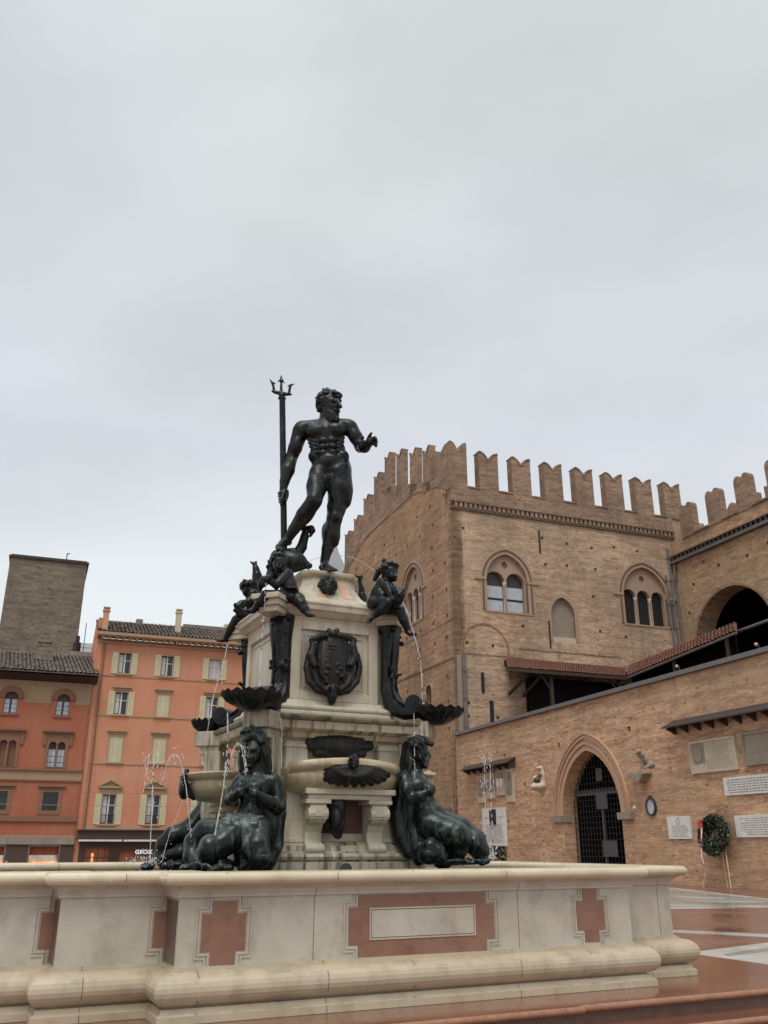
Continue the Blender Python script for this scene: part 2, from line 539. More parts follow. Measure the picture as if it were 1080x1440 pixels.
M['mossy_stone'] = stone('mossy_stone', (.20, .175, .11), (.10, .09, .05), (.05, .045, .025), .8, 5, .4, 1.0, moss=(.035, .034, .016), sfreq=(7, .8, 1))
M['bowl_stone'] = stone('bowl_stone', (.47, .385, .25), (.36, .285, .18), (.27, .20, .11), .5, 3, .3, .4)
M['red_marble'] = stone('red_marble', (.265, .13, .083), (.185, .08, .05), (.30, .19, .145), .55, 5, .42, .25, sfreq=(4, 3, 1))
M['shaded_stone'] = stone('shaded_stone', (.15, .10, .075), (.09, .06, .045), (.08, .06, .04), .5, 4, .4, .3)  # dark brown with the occlusion shade of the set-backs put into the colour
M['pale_pink'] = stone('pale_pink', (.62, .36, .26), (.55, .30, .21), (.5, .3, .2), .3, 6, .5, .1)
M['plaque'] = stone('plaque', (.72, .70, .66), (.62, .60, .56), (.56, .53, .47), .35, 2, .5, .15)
M['plaque_old'] = stone('plaque_old', (.55, .47, .35), (.45, .37, .27), (.40, .32, .22), .5, 2, .6, .3)
M['plaque_dark'] = stone('plaque_dark', (.30, .25, .19), (.23, .19, .145), (.2, .16, .12), .5, 2, .6, .3)
M['ink'] = plain('ink', (.27, .25, .225), .7, 0, .3)
M['ink_soft'] = plain('ink_soft', (.36, .31, .24), .7, 0, .3)
M['glass_dark'] = plain('glass_dark', (.02, .021, .024), .12, 0, .3, bump=0)
M['glass_pale'] = plain('glass_pale', (.46, .50, .53), .2, 0, .2, 1.5, bump=0)
M['curtain'] = plain('curtain', (.55, .55, .55), .4, 0, .15, 1.5)
M['leaf'] = plain('leaf', (.018, .027, .013), .5, 0, .5, 20)
M['leaf_pale'] = plain('leaf_pale', (.22, .23, .16), .5, 0, .3, 20)
M['ribbon_red'] = plain('ribbon_red', (.55, .05, .07), .5)
M['ribbon_white'] = plain('ribbon_white', (.78, .76, .74), .5, 0, .08)
M['pole_wood'] = plain('pole_wood', (.55, .40, .24), .6)
M['dentil_dark'] = plain('dentil_dark', (.13, .095, .07), .9)
M['board_grey'] = plain('board_grey', (.075, .072, .07), .6)
M['shade_black'] = plain('shade_black', (.012, .011, .011), .9, 0, .2, spec=.1)  # near-black colour carries the darkness of unlit interiors
M['zinc'] = plain('zinc', (.26, .27, .285), .7, 0, .12)
M['skin'] = plain('skin', (.45, .26, .18), .6, 0, .1)
M['coat'] = plain('coat', (.62, .58, .54), .8, 0, .15)
M['trousers'] = plain('trousers', (.05, .05, .06), .8)


def tile_mat(name, c1, c2):
    t = NT(name)
    a = t.noise(2.2, 4, .6); b = t.noise(14, 4, .7)
    col = t.ramp(t.mix(.55, a, b), [(.3, c1), (.5, c2), (.72, [min(1, x * 1.6) for x in c2])])
    t.bump(b, .3, .02)
    return t.out(col, .75, 0, .3)


M['tile_red'] = tile_mat('tile_red', (.095, .045, .034), (.20, .09, .06))
M['tile_grey'] = tile_mat('tile_grey', (.10, .08, .066), (.21, .17, .14))


def bronze(name, dark, pale, amt, rough=.33):
    t = NT(name)
    a = t.noise(3.5, 6, .65, dist=.6); b = t.noise(26, 4, .6)
    st = t.noise(1.0, 5, .65, t.coord((13, 13, 2.2)))
    pa = t.noise(4.2, 5, .7, dist=1.0)
    col = t.mix(t.rng(a, .35, .7, 0, .6), dark, [x * .4 for x in dark])
    col = t.mix(t.rng(st, .53, .68, 0, amt), col, pale)
    col = t.mix(t.rng(pa, .56, .66, 0, amt * .9), col, [x * 1.15 for x in pale])
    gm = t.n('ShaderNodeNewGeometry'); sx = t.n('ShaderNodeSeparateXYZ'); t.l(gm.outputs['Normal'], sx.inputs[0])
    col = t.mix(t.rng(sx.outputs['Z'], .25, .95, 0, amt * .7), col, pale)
    t.bump(t.mix(.6, a, b), .55, .014)
    return t.out(col, t.rng(pa, .4, .65, rough * .7, rough * 1.5), .3, .34)


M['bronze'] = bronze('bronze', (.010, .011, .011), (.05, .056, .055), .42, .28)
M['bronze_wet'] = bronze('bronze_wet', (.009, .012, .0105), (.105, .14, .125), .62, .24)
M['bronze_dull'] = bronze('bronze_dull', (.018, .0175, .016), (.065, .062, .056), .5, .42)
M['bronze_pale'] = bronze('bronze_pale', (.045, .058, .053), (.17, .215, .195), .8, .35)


def wet_paving(name, c1, c2, joint=None, jw=1.2, jh=.6, rr=(.02, .16)):
    t = NT(name)
    a = t.noise(.9, 6, .65); b = t.noise(22, 4, .7); p = t.noise(.5, 3, .5)
    col = t.mix(t.rng(a, .3, .7, 0, 1), c1, c2)
    col = t.mix(t.rng(b, .5, .75, 0, .35), col, [x * .6 for x in c1])
    if joint:
        bt = t.n('ShaderNodeTexBrick'); t.l(t.coord((1, 1, 1), True), bt.inputs['Vector'])
        bt.inputs['Color1'].default_value = (1, 1, 1, 1); bt.inputs['Color2'].default_value = (.82, .82, .82, 1); bt.inputs['Mortar'].default_value = (.3, .3, .3, 1)
        bt.inputs['Scale'].default_value = 1; bt.inputs['Brick Width'].default_value = jw; bt.inputs['Row Height'].default_value = jh
        bt.inputs['Mortar Size'].default_value = .008
        col = t.mix(.8, col, bt.outputs[0], 'MULTIPLY')
    t.bump(b, .06, .01)
    rg = t.rng(p, .36, .62, *rr)
    return t.out(col, rg, 0, .75)


M['granite'] = wet_paving('granite', (.17, .058, .03), (.235, .09, .048), True, 1.9, .9)
M['granite_riser'] = plain('granite_riser', (.095, .048, .032), .35, 0, .45, 9)  # darker granite: riser shade and wet both put into the colour
M['granite_edge'] = plain('granite_edge', (.30, .14, .08), .3, 0, .35, 16)
M['plaza'] = wet_paving('plaza', (.20, .095, .062), (.255, .125, .085), True, 1.0, .5, rr=(.10, .34))
M['white_paving'] = wet_paving('white_paving', (.50, .49, .44), (.60, .57, .51), True, 1.4, .5, rr=(.10, .34))
M['grey_paving'] = wet_paving('grey_paving', (.27, .29, .26), (.36, .36, .32), True, 1.4, .5, rr=(.10, .34))


def glow(name, c, c2, strength, scale=1.5):
    t = NT(name)
    a = t.noise(scale, 3, .6)
    col = t.mix(t.rng(a, .4, .6, 0, 1), c, c2)
    t.l(col, t.b.inputs['Emission Color']); t.b.inputs['Emission Strength'].default_value = strength
    return t.out([x * .5 for x in c], .5)


M['shop_light'] = glow('shop_light', (1.0, .55, .20), (.62, .38, .20), 2.4)
M['shop_white'] = glow('shop_white', (.8, .74, .66), (.62, .56, .5), .55)
M['sign_light'] = glow('sign_light', (.95, .97, 1.0), (.95, .97, 1.0), .75)


def water_mat():
    t = NT('pool_water')
    t.bump(t.noise(5, 4, .6), .35, .03)
    return t.out((.05, .06, .045), .06, 0, .6)


M['pool_water'] = water_mat()
t_ = NT('water_jet'); t_.b.inputs['Transmission Weight'].default_value = .45; t_.b.inputs['IOR'].default_value = 1.2; t_.b.inputs['Alpha'].default_value = .6
M['jet'] = t_.out((.86, .88, .90), .25)

# ---------------------------------------------------------------- overcast sky, sun
W = bpy.data.worlds.new('World'); S.world = W; W.use_nodes = True
nt = W.node_tree; N_ = nt.nodes; L_ = nt.links
bg = N_['Background']
sky = N_.new('ShaderNodeTexSky'); sky.sky_type = 'NISHITA'; sky.sun_disc = False
SUN_EL, SUN_AZ = R(58), R(190)      # azimuth clockwise from the view direction
sky.sun_elevation = SUN_EL; sky.sun_rotation = SUN_AZ
tc = N_.new('ShaderNodeTexCoord')
sep = N_.new('ShaderNodeSeparateXYZ'); L_.new(tc.outputs['Generated'], sep.inputs[0])
gr = N_.new('ShaderNodeValToRGB'); L_.new(sep.outputs['Z'], gr.inputs[0])
e = gr.color_ramp.elements
for pos, c in ((0.0, (.80, .85, .835)), (.18, (.79, .835, .83)), (.42, (.69, .715, .785)), (.62, (.68, .71, .735)), (.78, (.65, .68, .68)), (.9, (1.2, 1.23, 1.25)), (1.0, (2.1, 2.13, 2.15))):
    x = e[0] if pos == 0 else (e[len(e) - 1] if pos == 1 else e.new(pos))
    x.position = pos; x.color = c + (1,)
mp = N_.new('ShaderNodeMapping'); mp.inputs['Scale'].default_value = (1.2, 1.2, 2.6); L_.new(tc.outputs['Generated'], mp.inputs[0])
no = N_.new('ShaderNodeTexNoise'); no.inputs['Scale'].default_value = 1.6; no.inputs['Detail'].default_value = 5; no.inputs['Roughness'].default_value = .45
L_.new(mp.outputs[0], no.inputs['Vector'])
mr = N_.new('ShaderNodeMapRange'); L_.new(no.outputs['Fac'], mr.inputs[0])
for i, v in enumerate((.34, .66, .87, 1.08)): mr.inputs[i + 1].default_value = v
# sky brightened behind the viewer, added as fill for the facing fronts
mr2 = N_.new('ShaderNodeMapRange'); L_.new(sep.outputs['Y'], mr2.inputs[0])
for i, v in enumerate((.2, -.6, 1.0, 1.1)): mr2.inputs[i + 1].default_value = v
mu = N_.new('ShaderNodeMath'); mu.operation = 'MULTIPLY'; L_.new(mr.outputs[0], mu.inputs[0]); L_.new(mr2.outputs[0], mu.inputs[1])
vm = N_.new('ShaderNodeVectorMath'); vm.operation = 'SCALE'; no2 = N_.new('ShaderNodeTexNoise'); no2.inputs['Scale'].default_value = 1.1; no2.inputs['Detail'].default_value = 3; L_.new(tc.outputs['Generated'], no2.inputs['Vector'])
tr2 = N_.new('ShaderNodeValToRGB'); L_.new(no2.outputs['Fac'], tr2.inputs[0]); tr2.color_ramp.elements[0].position = .38; tr2.color_ramp.elements[1].position = .62
tr2.color_ramp.elements[0].color = (.985, .985, 1.035, 1); tr2.color_ramp.elements[1].color = (1.0, 1.012, .992, 1)
tm = N_.new('ShaderNodeVectorMath'); tm.operation = 'MULTIPLY'; L_.new(gr.outputs[0], tm.inputs[0]); L_.new(tr2.outputs[0], tm.inputs[1])
L_.new(tm.outputs[0], vm.inputs[0]); L_.new(mu.outputs[0], vm.inputs['Scale'])
vs = N_.new('ShaderNodeVectorMath'); vs.operation = 'SCALE'; L_.new(sky.outputs[0], vs.inputs[0]); vs.inputs['Scale'].default_value = .06
va = N_.new('ShaderNodeVectorMath'); va.operation = 'ADD'; vx = N_.new('ShaderNodeVectorMath'); vx.operation = 'SCALE'; vx.inputs['Scale'].default_value = 10.0; L_.new(vm.outputs[0], vx.inputs[0]); L_.new(vx.outputs[0], va.inputs[0]); L_.new(vs.outputs[0], va.inputs[1])
L_.new(va.outputs[0], bg.inputs['Color'])
bg.inputs['Strength'].default_value = 0.1
sd = bpy.data.lights.new('sun', 'SUN'); so = bpy.data.objects.new('sun', sd); COL.objects.link(so)
sd.energy = 1.5; sd.angle = R(25); sd.color = (1.0, .96, .90)
so.rotation_euler = Vector((math.sin(SUN_AZ) * math.cos(SUN_EL), math.cos(SUN_AZ) * math.cos(SUN_EL), math.sin(SUN_EL))).to_track_quat('Z', 'Y').to_euler()
S.view_settings.view_transform = 'Standard'; S.view_settings.look = 'None'
S.view_settings.exposure = 0; S.view_settings.gamma = 1
S.render.engine = 'CYCLES'; S.cycles.max_bounces = 6; S.cycles.use_denoising = True

# ================================================================ THE SETTING
def gz(x, y):
    """ground height in the building frame: the street in front of the far houses lies a little lower"""
    sm = lambda a, b, v: (lambda t: t * t * (3 - 2 * t))(max(0, min(1, (v - a) / (b - a))))
    return -.8 * sm(40, 58, y) * (1 - sm(20, 27, x))


xs = sorted(set([-600, -200, -80, -40] + list(range(-30, 61, 3)) + [80, 200, 600])); ys = sorted(set([-300, -60, -20] + list(range(-9, 100, 3)) + [140, 300, 900]))
g = MB(); nx = len(xs)
g.add([(x, y, gz(x, y)) for y in ys for x in xs], [(j * nx + i, j * nx + i + 1, (j + 1) * nx + i + 1, (j + 1) * nx + i) for j in range(len(ys) - 1) for i in range(nx - 1)])
meta(build('ground', g, M['plaza'], frame=MB_), kind='structure')


def flat(name, pts, z, mat):
    b = MB(); b.prism(pts, lambda u, v, w: (u, v, w), z, z - .003); meta(build(name, b, mat, frame=MB_), kind='structure')


def gp(zx, zy):
    p = ray(840 + zx / 4.5, 1200 + zy / 4.5); d = -EYE / p[1]; return tuple((MB_.inverted() @ Vector((p[0] * d, d, 0)))[:2])


flat('paving_strip', [gp(300, 205), gp(490, 228), gp(1080, 294), gp(1500, 338), gp(1500, 335), gp(1080, 346), gp(500, 354), gp(200, 358)], .004, M['grey_paving'])
for a_, b__, c__, d__ in (((200, 357), (1400, 339), (1400, 335), (200, 346)), ((200, 308), (1080, 312), (1080, 306), (200, 300)), ((200, 268), (820, 290), (800, 284), (200, 262)), ((300, 206), (1080, 296), (1080, 288), (300, 198)), ((200, 335), (1200, 334), (1200, 330), (200, 329))):
    flat('paving_stripe', [gp(*a_), gp(*b__), gp(*c__), gp(*d__)], .008, M['white_paving'])
flat('paving_line', [gp(200, 478), gp(525, 487), gp(1080, 512), gp(1500, 532), gp(1500, 556), gp(1080, 532), gp(530, 505), gp(200, 492)], .004, M['white_paving'])
flat('paving_wedge', [gp(560, 640), gp(635, 622), gp(1080, 565), gp(1500, 510), gp(1700, 900), gp(1080, 760)], .004, M['white_paving'])
flat('paving_wedge_band', [gp(800, 640), gp(1080, 598), gp(1500, 540), gp(1500, 580), gp(1080, 618), gp(830, 652)], .008, M['grey_paving'])

pl = MB()
pl.prism([(-7, -3.42), (1.42, -3.42), (1.42, -3.36), (5.55, -3.36), (5.55, 5), (-7, 5)], lambda u, v, w: (u, v, w), .16, .335)
pl.prism([(-7.4, -3.78), (1.42, -3.78), (1.42, -3.74), (5.95, -3.74), (5.95, 5.4), (-7.4, 5.4)], lambda u, v, w: (u, v, w), -.02, .165)
po = build('fountain_steps', pl, M['granite'], frame=MF, bevel=.02); meta(po, kind='structure')
rs_ = MB(); ed_ = MB()
for x0, x1, yf, z0, z1 in ((-7, 1.42, -3.42, .165, .275), (1.423, 5.55, -3.36, .165, .275), (-7.4, 1.42, -3.78, .0, .105), (1.423, 5.95, -3.74, .0, .105)):
    rs_.box(x0, x1, yf - .006, yf + .03, z0, z1)
    ed_.tube([(x0, yf - .012, z1 + .030), (x1, yf - .012, z1 + .030)], .033, 12)
meta(build('step_riser', rs_, M['granite_riser'], frame=MF), kind='structure'); meta(build('step_nosing', ed_, M['granite_edge'], frame=MF, smooth=True), kind='structure')

# ================================================================ THE BASIN
basin = thing('fountain_basin', 'stepped pale marble basin wall with red inlaid panels round the fountain', 'fountain basin', MF, (0, 0, .335))
BX0, BX1, BY = -2.28, 2.80, -2.57
plan = [(-4.3, 3.3), (-4.3, BY + .75), (-3.24, BY + .75), (-3.24, BY + .45), (BX0, BY + .45), (BX0, BY), (BX1, BY), (BX1, BY + .45), (3.80, BY + .45), (3.80, 3.3)]


def ring(name, prof, mat, z0=0, bevel=0):
    b = MB(); b.sweep([(x, y, z0) for x, y in plan], (0, 0, 1), prof, closed=True)
    return build(name, b, mat, basin, MF, bevel=bevel)


def arc(cx, cy, r, a0, a1, n=8): return [(cx + r * math.cos(R(a0 + (a1 - a0) * k / n)), cy + r * math.sin(R(a0 + (a1 - a0) * k / n))) for k in range(n + 1)]


ring('plinth', [(-.3, .335), (.16, .335), (.16, .40), (.13, .415), (.12, .452), (.08, .46), (.08, .49), (-.3, .49)], M['moulding_marble'])
ring('torus_moulding', [(-.25, .466)] + arc(.075, .592, .127, -88, 80, 10) + [(.045, .725), (.045, .74), (.022, .742), (.022, .755), (-.25, .755)], M['moulding_marble'])
ring('wall', [(-.25, .74), (0, .74), (0, 1.325), (-.25, 1.325)], M['marble'])
ring('cornice', [(-.25, 1.318), (.028, 1.318), (.028, 1.335), (.034, 1.35), (.05, 1.38), (.085, 1.405), (.125, 1.42), (.125, 1.432), (-.25, 1.432)], M['marble'])
rim = ring('rim', [(-.32, 1.424), (.10, 1.424)] + arc(.118, 1.475, .053, -80, 90, 8) + [(-.28, 1.528)] + arc(-.28, 1.475, .053, 90, 250, 6), M['rim_marble'])
ring('inner_lining', [(-.34, .9), (-.252, .9), (-.252, 1.425), (-.34, 1.425)], M['cream_wet'])


def cross(cx, cz, hw, hh, tw, th):
    return [(cx - hw, cz - hh), (cx - tw, cz - hh), (cx - tw, cz - th), (cx + tw, cz - th), (cx + tw, cz - hh), (cx + hw, cz - hh),
            (cx + hw, cz + hh), (cx + tw, cz + hh), (cx + tw, cz + th), (cx - tw, cz + th), (cx - tw, cz + hh), (cx - hw, cz + hh)]


def clip_poly(o, c):
    r = []
    for p, q in zip(o, o[1:] + o[:1]):
        if p[0] <= c: r.append(p)
        if (p[0] - c) * (q[0] - c) < 0: r.append((c, p[1] + (q[1] - p[1]) * (c - p[0]) / (q[0] - p[0])))
    return r


def inlay(cx, cz, hw, hh, tw, th, y, inner=None, clip=None):
    o = o0 = cross(cx, cz, hw, hh, tw, th)
    if clip: o = [(u, v) for u, v in o if u < clip]; o = [o[0]] + [q for q in o[1:]]; o = [(clip, o[0][1])] + list(reversed(o)) + [] if False else clip_poly(o0, clip)
    b = MB(); b.prism(o, lambda u, v, w: (u, y - w, v), -.03, .006)
    p = build('inlay_panel', b, M['red_marble'], basin, MF)
    for off in (.022, .05):
        f = MB(); f.sweep([(u, y, v) for u, v in o], (0, -1, 0), [(off - .007, -.01), (off + .007, -.01), (off + .007, .012), (off - .007, .012)], closed=True)
        build('moulding', f, M['marble'], p, MF)
    if inner:
        b = MB(); b.prism(rect(*inner), lambda u, v, w: (u, y - w, v), -.03, .012)
        build('inscription_slab', b, M['marble'], p, MF)
        f = MB(); f.sweep([(u, y, v) for u, v in rect(*inner)], (0, -1, 0), [(.008, -.01), (.022, -.01), (.022, .014), (.008, .014)], closed=True)
        build('moulding', f, M['marble'], p, MF)


inlay(-1.86, 1.022, .205, .155, .115, .262, BY)
inlay(2.25, 1.045, .185, .145, .095, .262, BY)
inlay(.19, 1.028, .82, .165, .72, .275, BY, (-.39, .76, .925, 1.165))
inlay(-2.20, 1.03, .20, .15, .09, .262, BY + .45, None, BX0 + .12)
inlay(-3.16, 1.03, .20, .15, .10, .262, BY + .75, None, -3.05)
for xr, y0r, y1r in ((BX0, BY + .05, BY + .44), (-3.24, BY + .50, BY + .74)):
    b = MB(); b.box(xr - .006, xr + .02, y0r, y1r, .77, 1.29); build('shade_panel', b, M['shaded_stone'], basin, MF)  # dark panels that paint the corner shade on the return faces
# joints between the blocks of the rim and mouldings: thin sunk lines
jb = MB()
for x in (-.95, .35, 1.35):
    jb.box(x - .004, x + .004, BY - .205, BY - .1, .49, .70)
jb = None
wb = MB(); wb.prism([(x + (.3 if x < 0 else -.3) if False else x, y) for x, y in [(-4.0, 3.0), (-4.0, BY + 1.1), (-2.9, BY + 1.1), (-2.9, BY + .8), (-1.95, BY + .8), (-1.95, BY + .35), (2.45, BY + .35), (2.45, BY + .8), (3.45, BY + .8), (3.45, 3.0)]], lambda u, v, w: (u, v, w), 1.2, 1.3)
meta(build('water', wb, M['pool_water'], frame=MF), kind='structure')

# ================================================================ THE PEDESTAL
ped = thing('fountain_pedestal', 'tiered cream stone pedestal with bronze crest rising from the basin', 'pedestal', MF, (0, 0, 1.0))


def oct_ring(a, c, z): return [(-a, -a + c, z), (-a + c, -a, z), (a - c, -a, z), (a, -a + c, z), (a, a - c, z), (a - c, a, z), (-a + c, a, z), (-a, a - c, z)]


def tier(name, secs, mat, bevel=.008):
    b = MB(); b.loft([oct_ring(a, c, z) for z, a, c in secs])
    if name.startswith('upper'): b.v = [(x - .08, y, z) for x, y, z in b.v]
    return build(name, b, mat, ped, MF, bevel=bevel)


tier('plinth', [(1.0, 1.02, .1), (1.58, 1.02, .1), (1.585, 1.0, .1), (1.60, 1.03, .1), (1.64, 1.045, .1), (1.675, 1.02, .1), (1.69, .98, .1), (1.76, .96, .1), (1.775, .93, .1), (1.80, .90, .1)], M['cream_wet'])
tier('lower_body', [(1.80, .80, .1), (2.88, .80, .1), (2.90, .83, .1), (2.95, .86, .1), (2.97, .89, .1)], M['cream'])
# pilasters of the four lower fronts
for k in range(4):
    Rk = Matrix.Rotation(PI / 2 * k, 4, 'Z')
    for sgn in (-1, 1):
        b = MB()
        x0, x1 = sorted((sgn * .47, sgn * .75))
        b.box(x0, x1, -.90, -.78, 1.79, 2.93); b.box(x0 - .02, x1 + .02, -.925, -.78, 1.79, 1.84); b.box(x0 - .02, x1 + .02, -.925, -.78, 2.86, 2.90)
        b.v = [tuple(Rk @ Vector(v)) for v in b.v]
        build('pilaster', b, M['cream'], ped, MF, bevel=.006)
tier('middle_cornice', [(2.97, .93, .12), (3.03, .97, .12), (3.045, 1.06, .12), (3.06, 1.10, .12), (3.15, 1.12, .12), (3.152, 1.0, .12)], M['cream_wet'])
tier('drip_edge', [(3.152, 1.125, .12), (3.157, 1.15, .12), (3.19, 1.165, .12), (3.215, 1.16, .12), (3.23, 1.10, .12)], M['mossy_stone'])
# diagonal blocks under the shells
for sx in (-1, 1):
    for sy in (-1, 1):
        q_ = 1.16 if sx < 0 else 1.03
        Md = Matrix.Translation((q_ * sx, q_ * sy, 0)) @ Matrix.Rotation(math.atan2(sy, sx), 4, 'Z')
        b = MB()
        b.mbox(Md @ Matrix.Translation((-.08, 0, 3.12)), .20, .17, .10); b.mbox(Md @ Matrix.Translation((-.10, 0, 2.97)), .15, .13, .06)
        b.mbox(Md @ Matrix.Translation((-.16, 0, 2.2)), .12, .15, .75)
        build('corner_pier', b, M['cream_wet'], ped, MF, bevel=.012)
tier('upper_base', [(3.225, .86, .12), (3.30, .86, .12), (3.31, .84, .12), (3.325, .86, .12), (3.355, .865, .12), (3.38, .84, .12), (3.39, .80, .12), (3.45, .77, .12)], M['cream'])
tier('upper_body', [(3.45, .72, .14), (4.47, .72, .14)], M['cream'])
for k in range(4):
    Rk = Matrix.Rotation(PI / 2 * k, 4, 'Z')
    b = MB()
    for x0, x1 in ((-.60, -.47), (.47, .60)): b.box(x0, x1, -.765, -.70, 3.45, 4.46)
    b.box(-.47, .47, -.765, -.70, 3.45, 3.56); b.box(-.47, .47, -.765, -.70, 4.34, 4.46)
    b.v = [tuple(Rk @ Vector(v) - Vector((.08, 0, 0))) for v in b.v]
    build('panel_frame', b, M['cream'], ped, MF, bevel=.008)
    b = MB(); b.sweep([tuple(Rk @ Vector((u, -.722, v)) - Vector((.08, 0, 0))) for u, v in rect(-.40, .40, 3.62, 4.28)], tuple(Rk @ Vector((0, -1, 0))), [(-.014, -.01), (.014, -.01), (.008, .014), (-.008, .014)], closed=True)
    build('panel_moulding', b, M['cream'], ped, MF)
tier('upper_cornice', [(4.45, .75, .14), (4.50, .77, .14), (4.51, .80, .14), (4.57, .86, .14), (4.58, .88, .14), (4.64, .89, .14), (4.66, .905, .14), (4.69, .90, .14), (4.70, .82, .14)], M['cream'])
for sx in (-1, 1):
    for sy in (-1, 1):
        Md = Matrix.Translation(((.86 * sx - (.15 if sy < 0 else -.02 * sx)), .86 * sy, 0)) @ Matrix.Rotation(math.atan2(sy, sx), 4, 'Z')
        b = MB()
        b.mbox(Md @ Matrix.Translation((-.02, 0, 4.655)), .20, .19, .035); b.mbox(Md @ Matrix.Translation((-.04, 0, 4.585)), .17, .165, .04); b.mbox(Md @ Matrix.Translation((-.06, 0, 4.51)), .15, .14, .04)
        build('corner_capital', b, M['cream'], ped, MF, bevel=.012)
tier('cap', [(4.70, .80, .20), (4.75, .785, .20), (4.76, .74, .19), (4.80, .64, .17), (4.86, .545, .15), (4.94, .465, .13), (5.04, .41, .12), (5.13, .38, .115), (5.18, .37, .11), (5.185, .395, .115), (5.21, .42, .12), (5.25, .425, .12), (5.262, .405, .115)], M['cream'])
# reddish inlays on the sloping cap, either side of the lion mask
secs = [(4.86, .545), (4.94, .465), (5.04, .41), (5.13, .38), (5.16, .374)]
for side in (0, 1):
    for x0, x1 in ((-.24, -.11), (.11, .25)):
        b = MB(); e_ = .006
        L_q = [((x0 * a0 / .5, -a0 - e_, z), (x1 * a0 / .5, -a0 - e_, z)) for z, a0 in secs]
        if side: L_q = [(((q[1], -q[0], q[2])), ((p[1], -p[0], p[2]))) for p, q in L_q]
        vs_ = [v for pq in L_q for v in pq]
        b.add(vs_, [(2 * i, 2 * i + 1, 2 * i + 3, 2 * i + 2) for i in range(len(secs) - 1)]); build('cap_inlay', b, M['pale_pink'], ped, MF)


# ---- bronze fittings of the pedestal (their pixel positions carried on to its faces)
def face_clay(px, py, y, sc=1.0, ox=0, oy=0):
    p = MF @ onF(px, py, y); return Clay(ox, oy, sc, p.y)


def part(name, clay, vox, mat, parent):
    return build(name, clay.mesh(vox), mat, parent, world=True, smooth=True, auto=None)


SLOPE = .4305 / .9026          # world depth gained per metre to the right along the front face


class FaceClay(Clay):
    """like Clay, but depths are measured from the front face plane of the fountain (y = y0)"""
    def __init__(s, ox, oy, sc, y0):
        super().__init__(ox, oy, sc, 11); s.y0 = y0

    def P(s, q):
        dd = q[2] if len(q) > 2 else 0.0
        return np.array(MF @ onF(s.ox + q[0] / s.sc, s.oy + q[1] / s.sc, s.y0 + dd))

    def m(s, q):
        w = MF @ onF(s.ox + q[0] / s.sc, s.oy + q[1] / s.sc, s.y0)
        return (w.y * CP + (w.z - EYE) * SP) / FOC / s.sc

    def e(s, x, y, dd, rx, ry, rz=None, rot=0, k=.35, sub=False, tilt=0):
        super().e(x, y, dd, rx, ry, rz, rot, k, sub, tilt)
        p = s.p[-1]; Z = MF.to_3x3(); A = np.array(Z)
        s.p[-1] = (p[0], p[1], p[2], p[3] @ A.T, p[4], p[5]); return s


# coat of arms (zoom 420,870 x10.8)
c = FaceClay(420, 870, 10.8, -.78)
c.e(520, 690, -.015, 350, 450, .10, k=.1)
c.e(540, 650, -.06, 200, 330, .06)                       # shield boss
for s_ in (-1, 1):
    X = lambda v: 520 + s_ * v
    c.c((X(60), 250, -.04, 40), (X(200), 270, -.06, 50), (X(320), 330, -.05, 45), (X(300), 420, -.08, 40))
    c.c((X(300), 420, -.06, 60), (X(340), 560, -.09, 55), (X(290), 680, -.10, 50), (X(230), 760, -.11, 42), (X(290), 800, -.09, 36))
    c.c((X(370), 560, -.03, 45), (X(400), 750, -.05, 50), (X(360), 950, -.06, 50), (X(230), 1090, -.07, 50), (X(110), 1130, -.06, 45))
    c.c((X(290), 830, -.08, 40), (X(230), 980, -.10, 42), (X(110), 1080, -.12, 40), (X(50), 1020, -.13, 30))
    c.c((X(190), 380, -.07, 22), (X(215), 600, -.09, 20), (X(190), 820, -.09, 20), (X(100), 960, -.09, 20), (X(0), 1000, -.09, 18))
    c.e(X(240), 760, -.11, 45, 50, .05, sub=True); c.e(X(290), 330, -.1, 30, 30, .03, sub=True)
    c.e(X(140), 960, -.11, 55, 35, .03, rot=-40 * s_, sub=True)
    c.e(X(60), 200, -.05, 40, 55, .05); c.e(X(100), 260, -.09, 35, 35, .04)
c.e(520, 235, -.07, 60, 60, .06); c.c((520, 1080, -.07, 80), (510, 1180, -.06, 75), (505, 1250, -.05, 60))
for yy in (400, 455, 510, 560): c.c((440, yy, -.125, 9), (560, yy + 5, -.125, 9))
for yy, x0 in ((700, 590), (760, 640), (830, 590), (880, 660), (740, 450), (830, 430)): c.e(x0, yy, -.12, 30, 26, .03)
c.c((560, 380, -.12, 8), (565, 960, -.11, 8)); c.c((400, 630, -.12, 8), (690, 640, -.12, 8))
part('coat_of_arms', c, .011, M['bronze_dull'], ped)

# inscription plate behind the bowl (crop 370,980 x3.857)
c = FaceClay(370, 980, 3.857, -.91)
c.e(415, 262, 0, 170, 74, .06, k=.1); c.e(415, 262, -.03, 120, 44, .05); c.c((290, 230, 0, 22), (530, 235, 0, 22)); c.c((260, 270, 0, 24), (575, 272, 0, 24)); c.c((290, 305, 0, 22), (540, 310, 0, 22))
for x_, y_ in ((275, 275), (330, 270), (430, 215), (515, 280), (565, 275)): c.e(x_, y_, -.03, 9, 9, .02)
c.e(250, 250, -.01, 22, 22, .03); c.e(580, 262, -.01, 22, 22, .03); c.e(430, 205, -.02, 22, 14, .03)
part('inscription_plate', c, .012, M['bronze_dull'], ped)

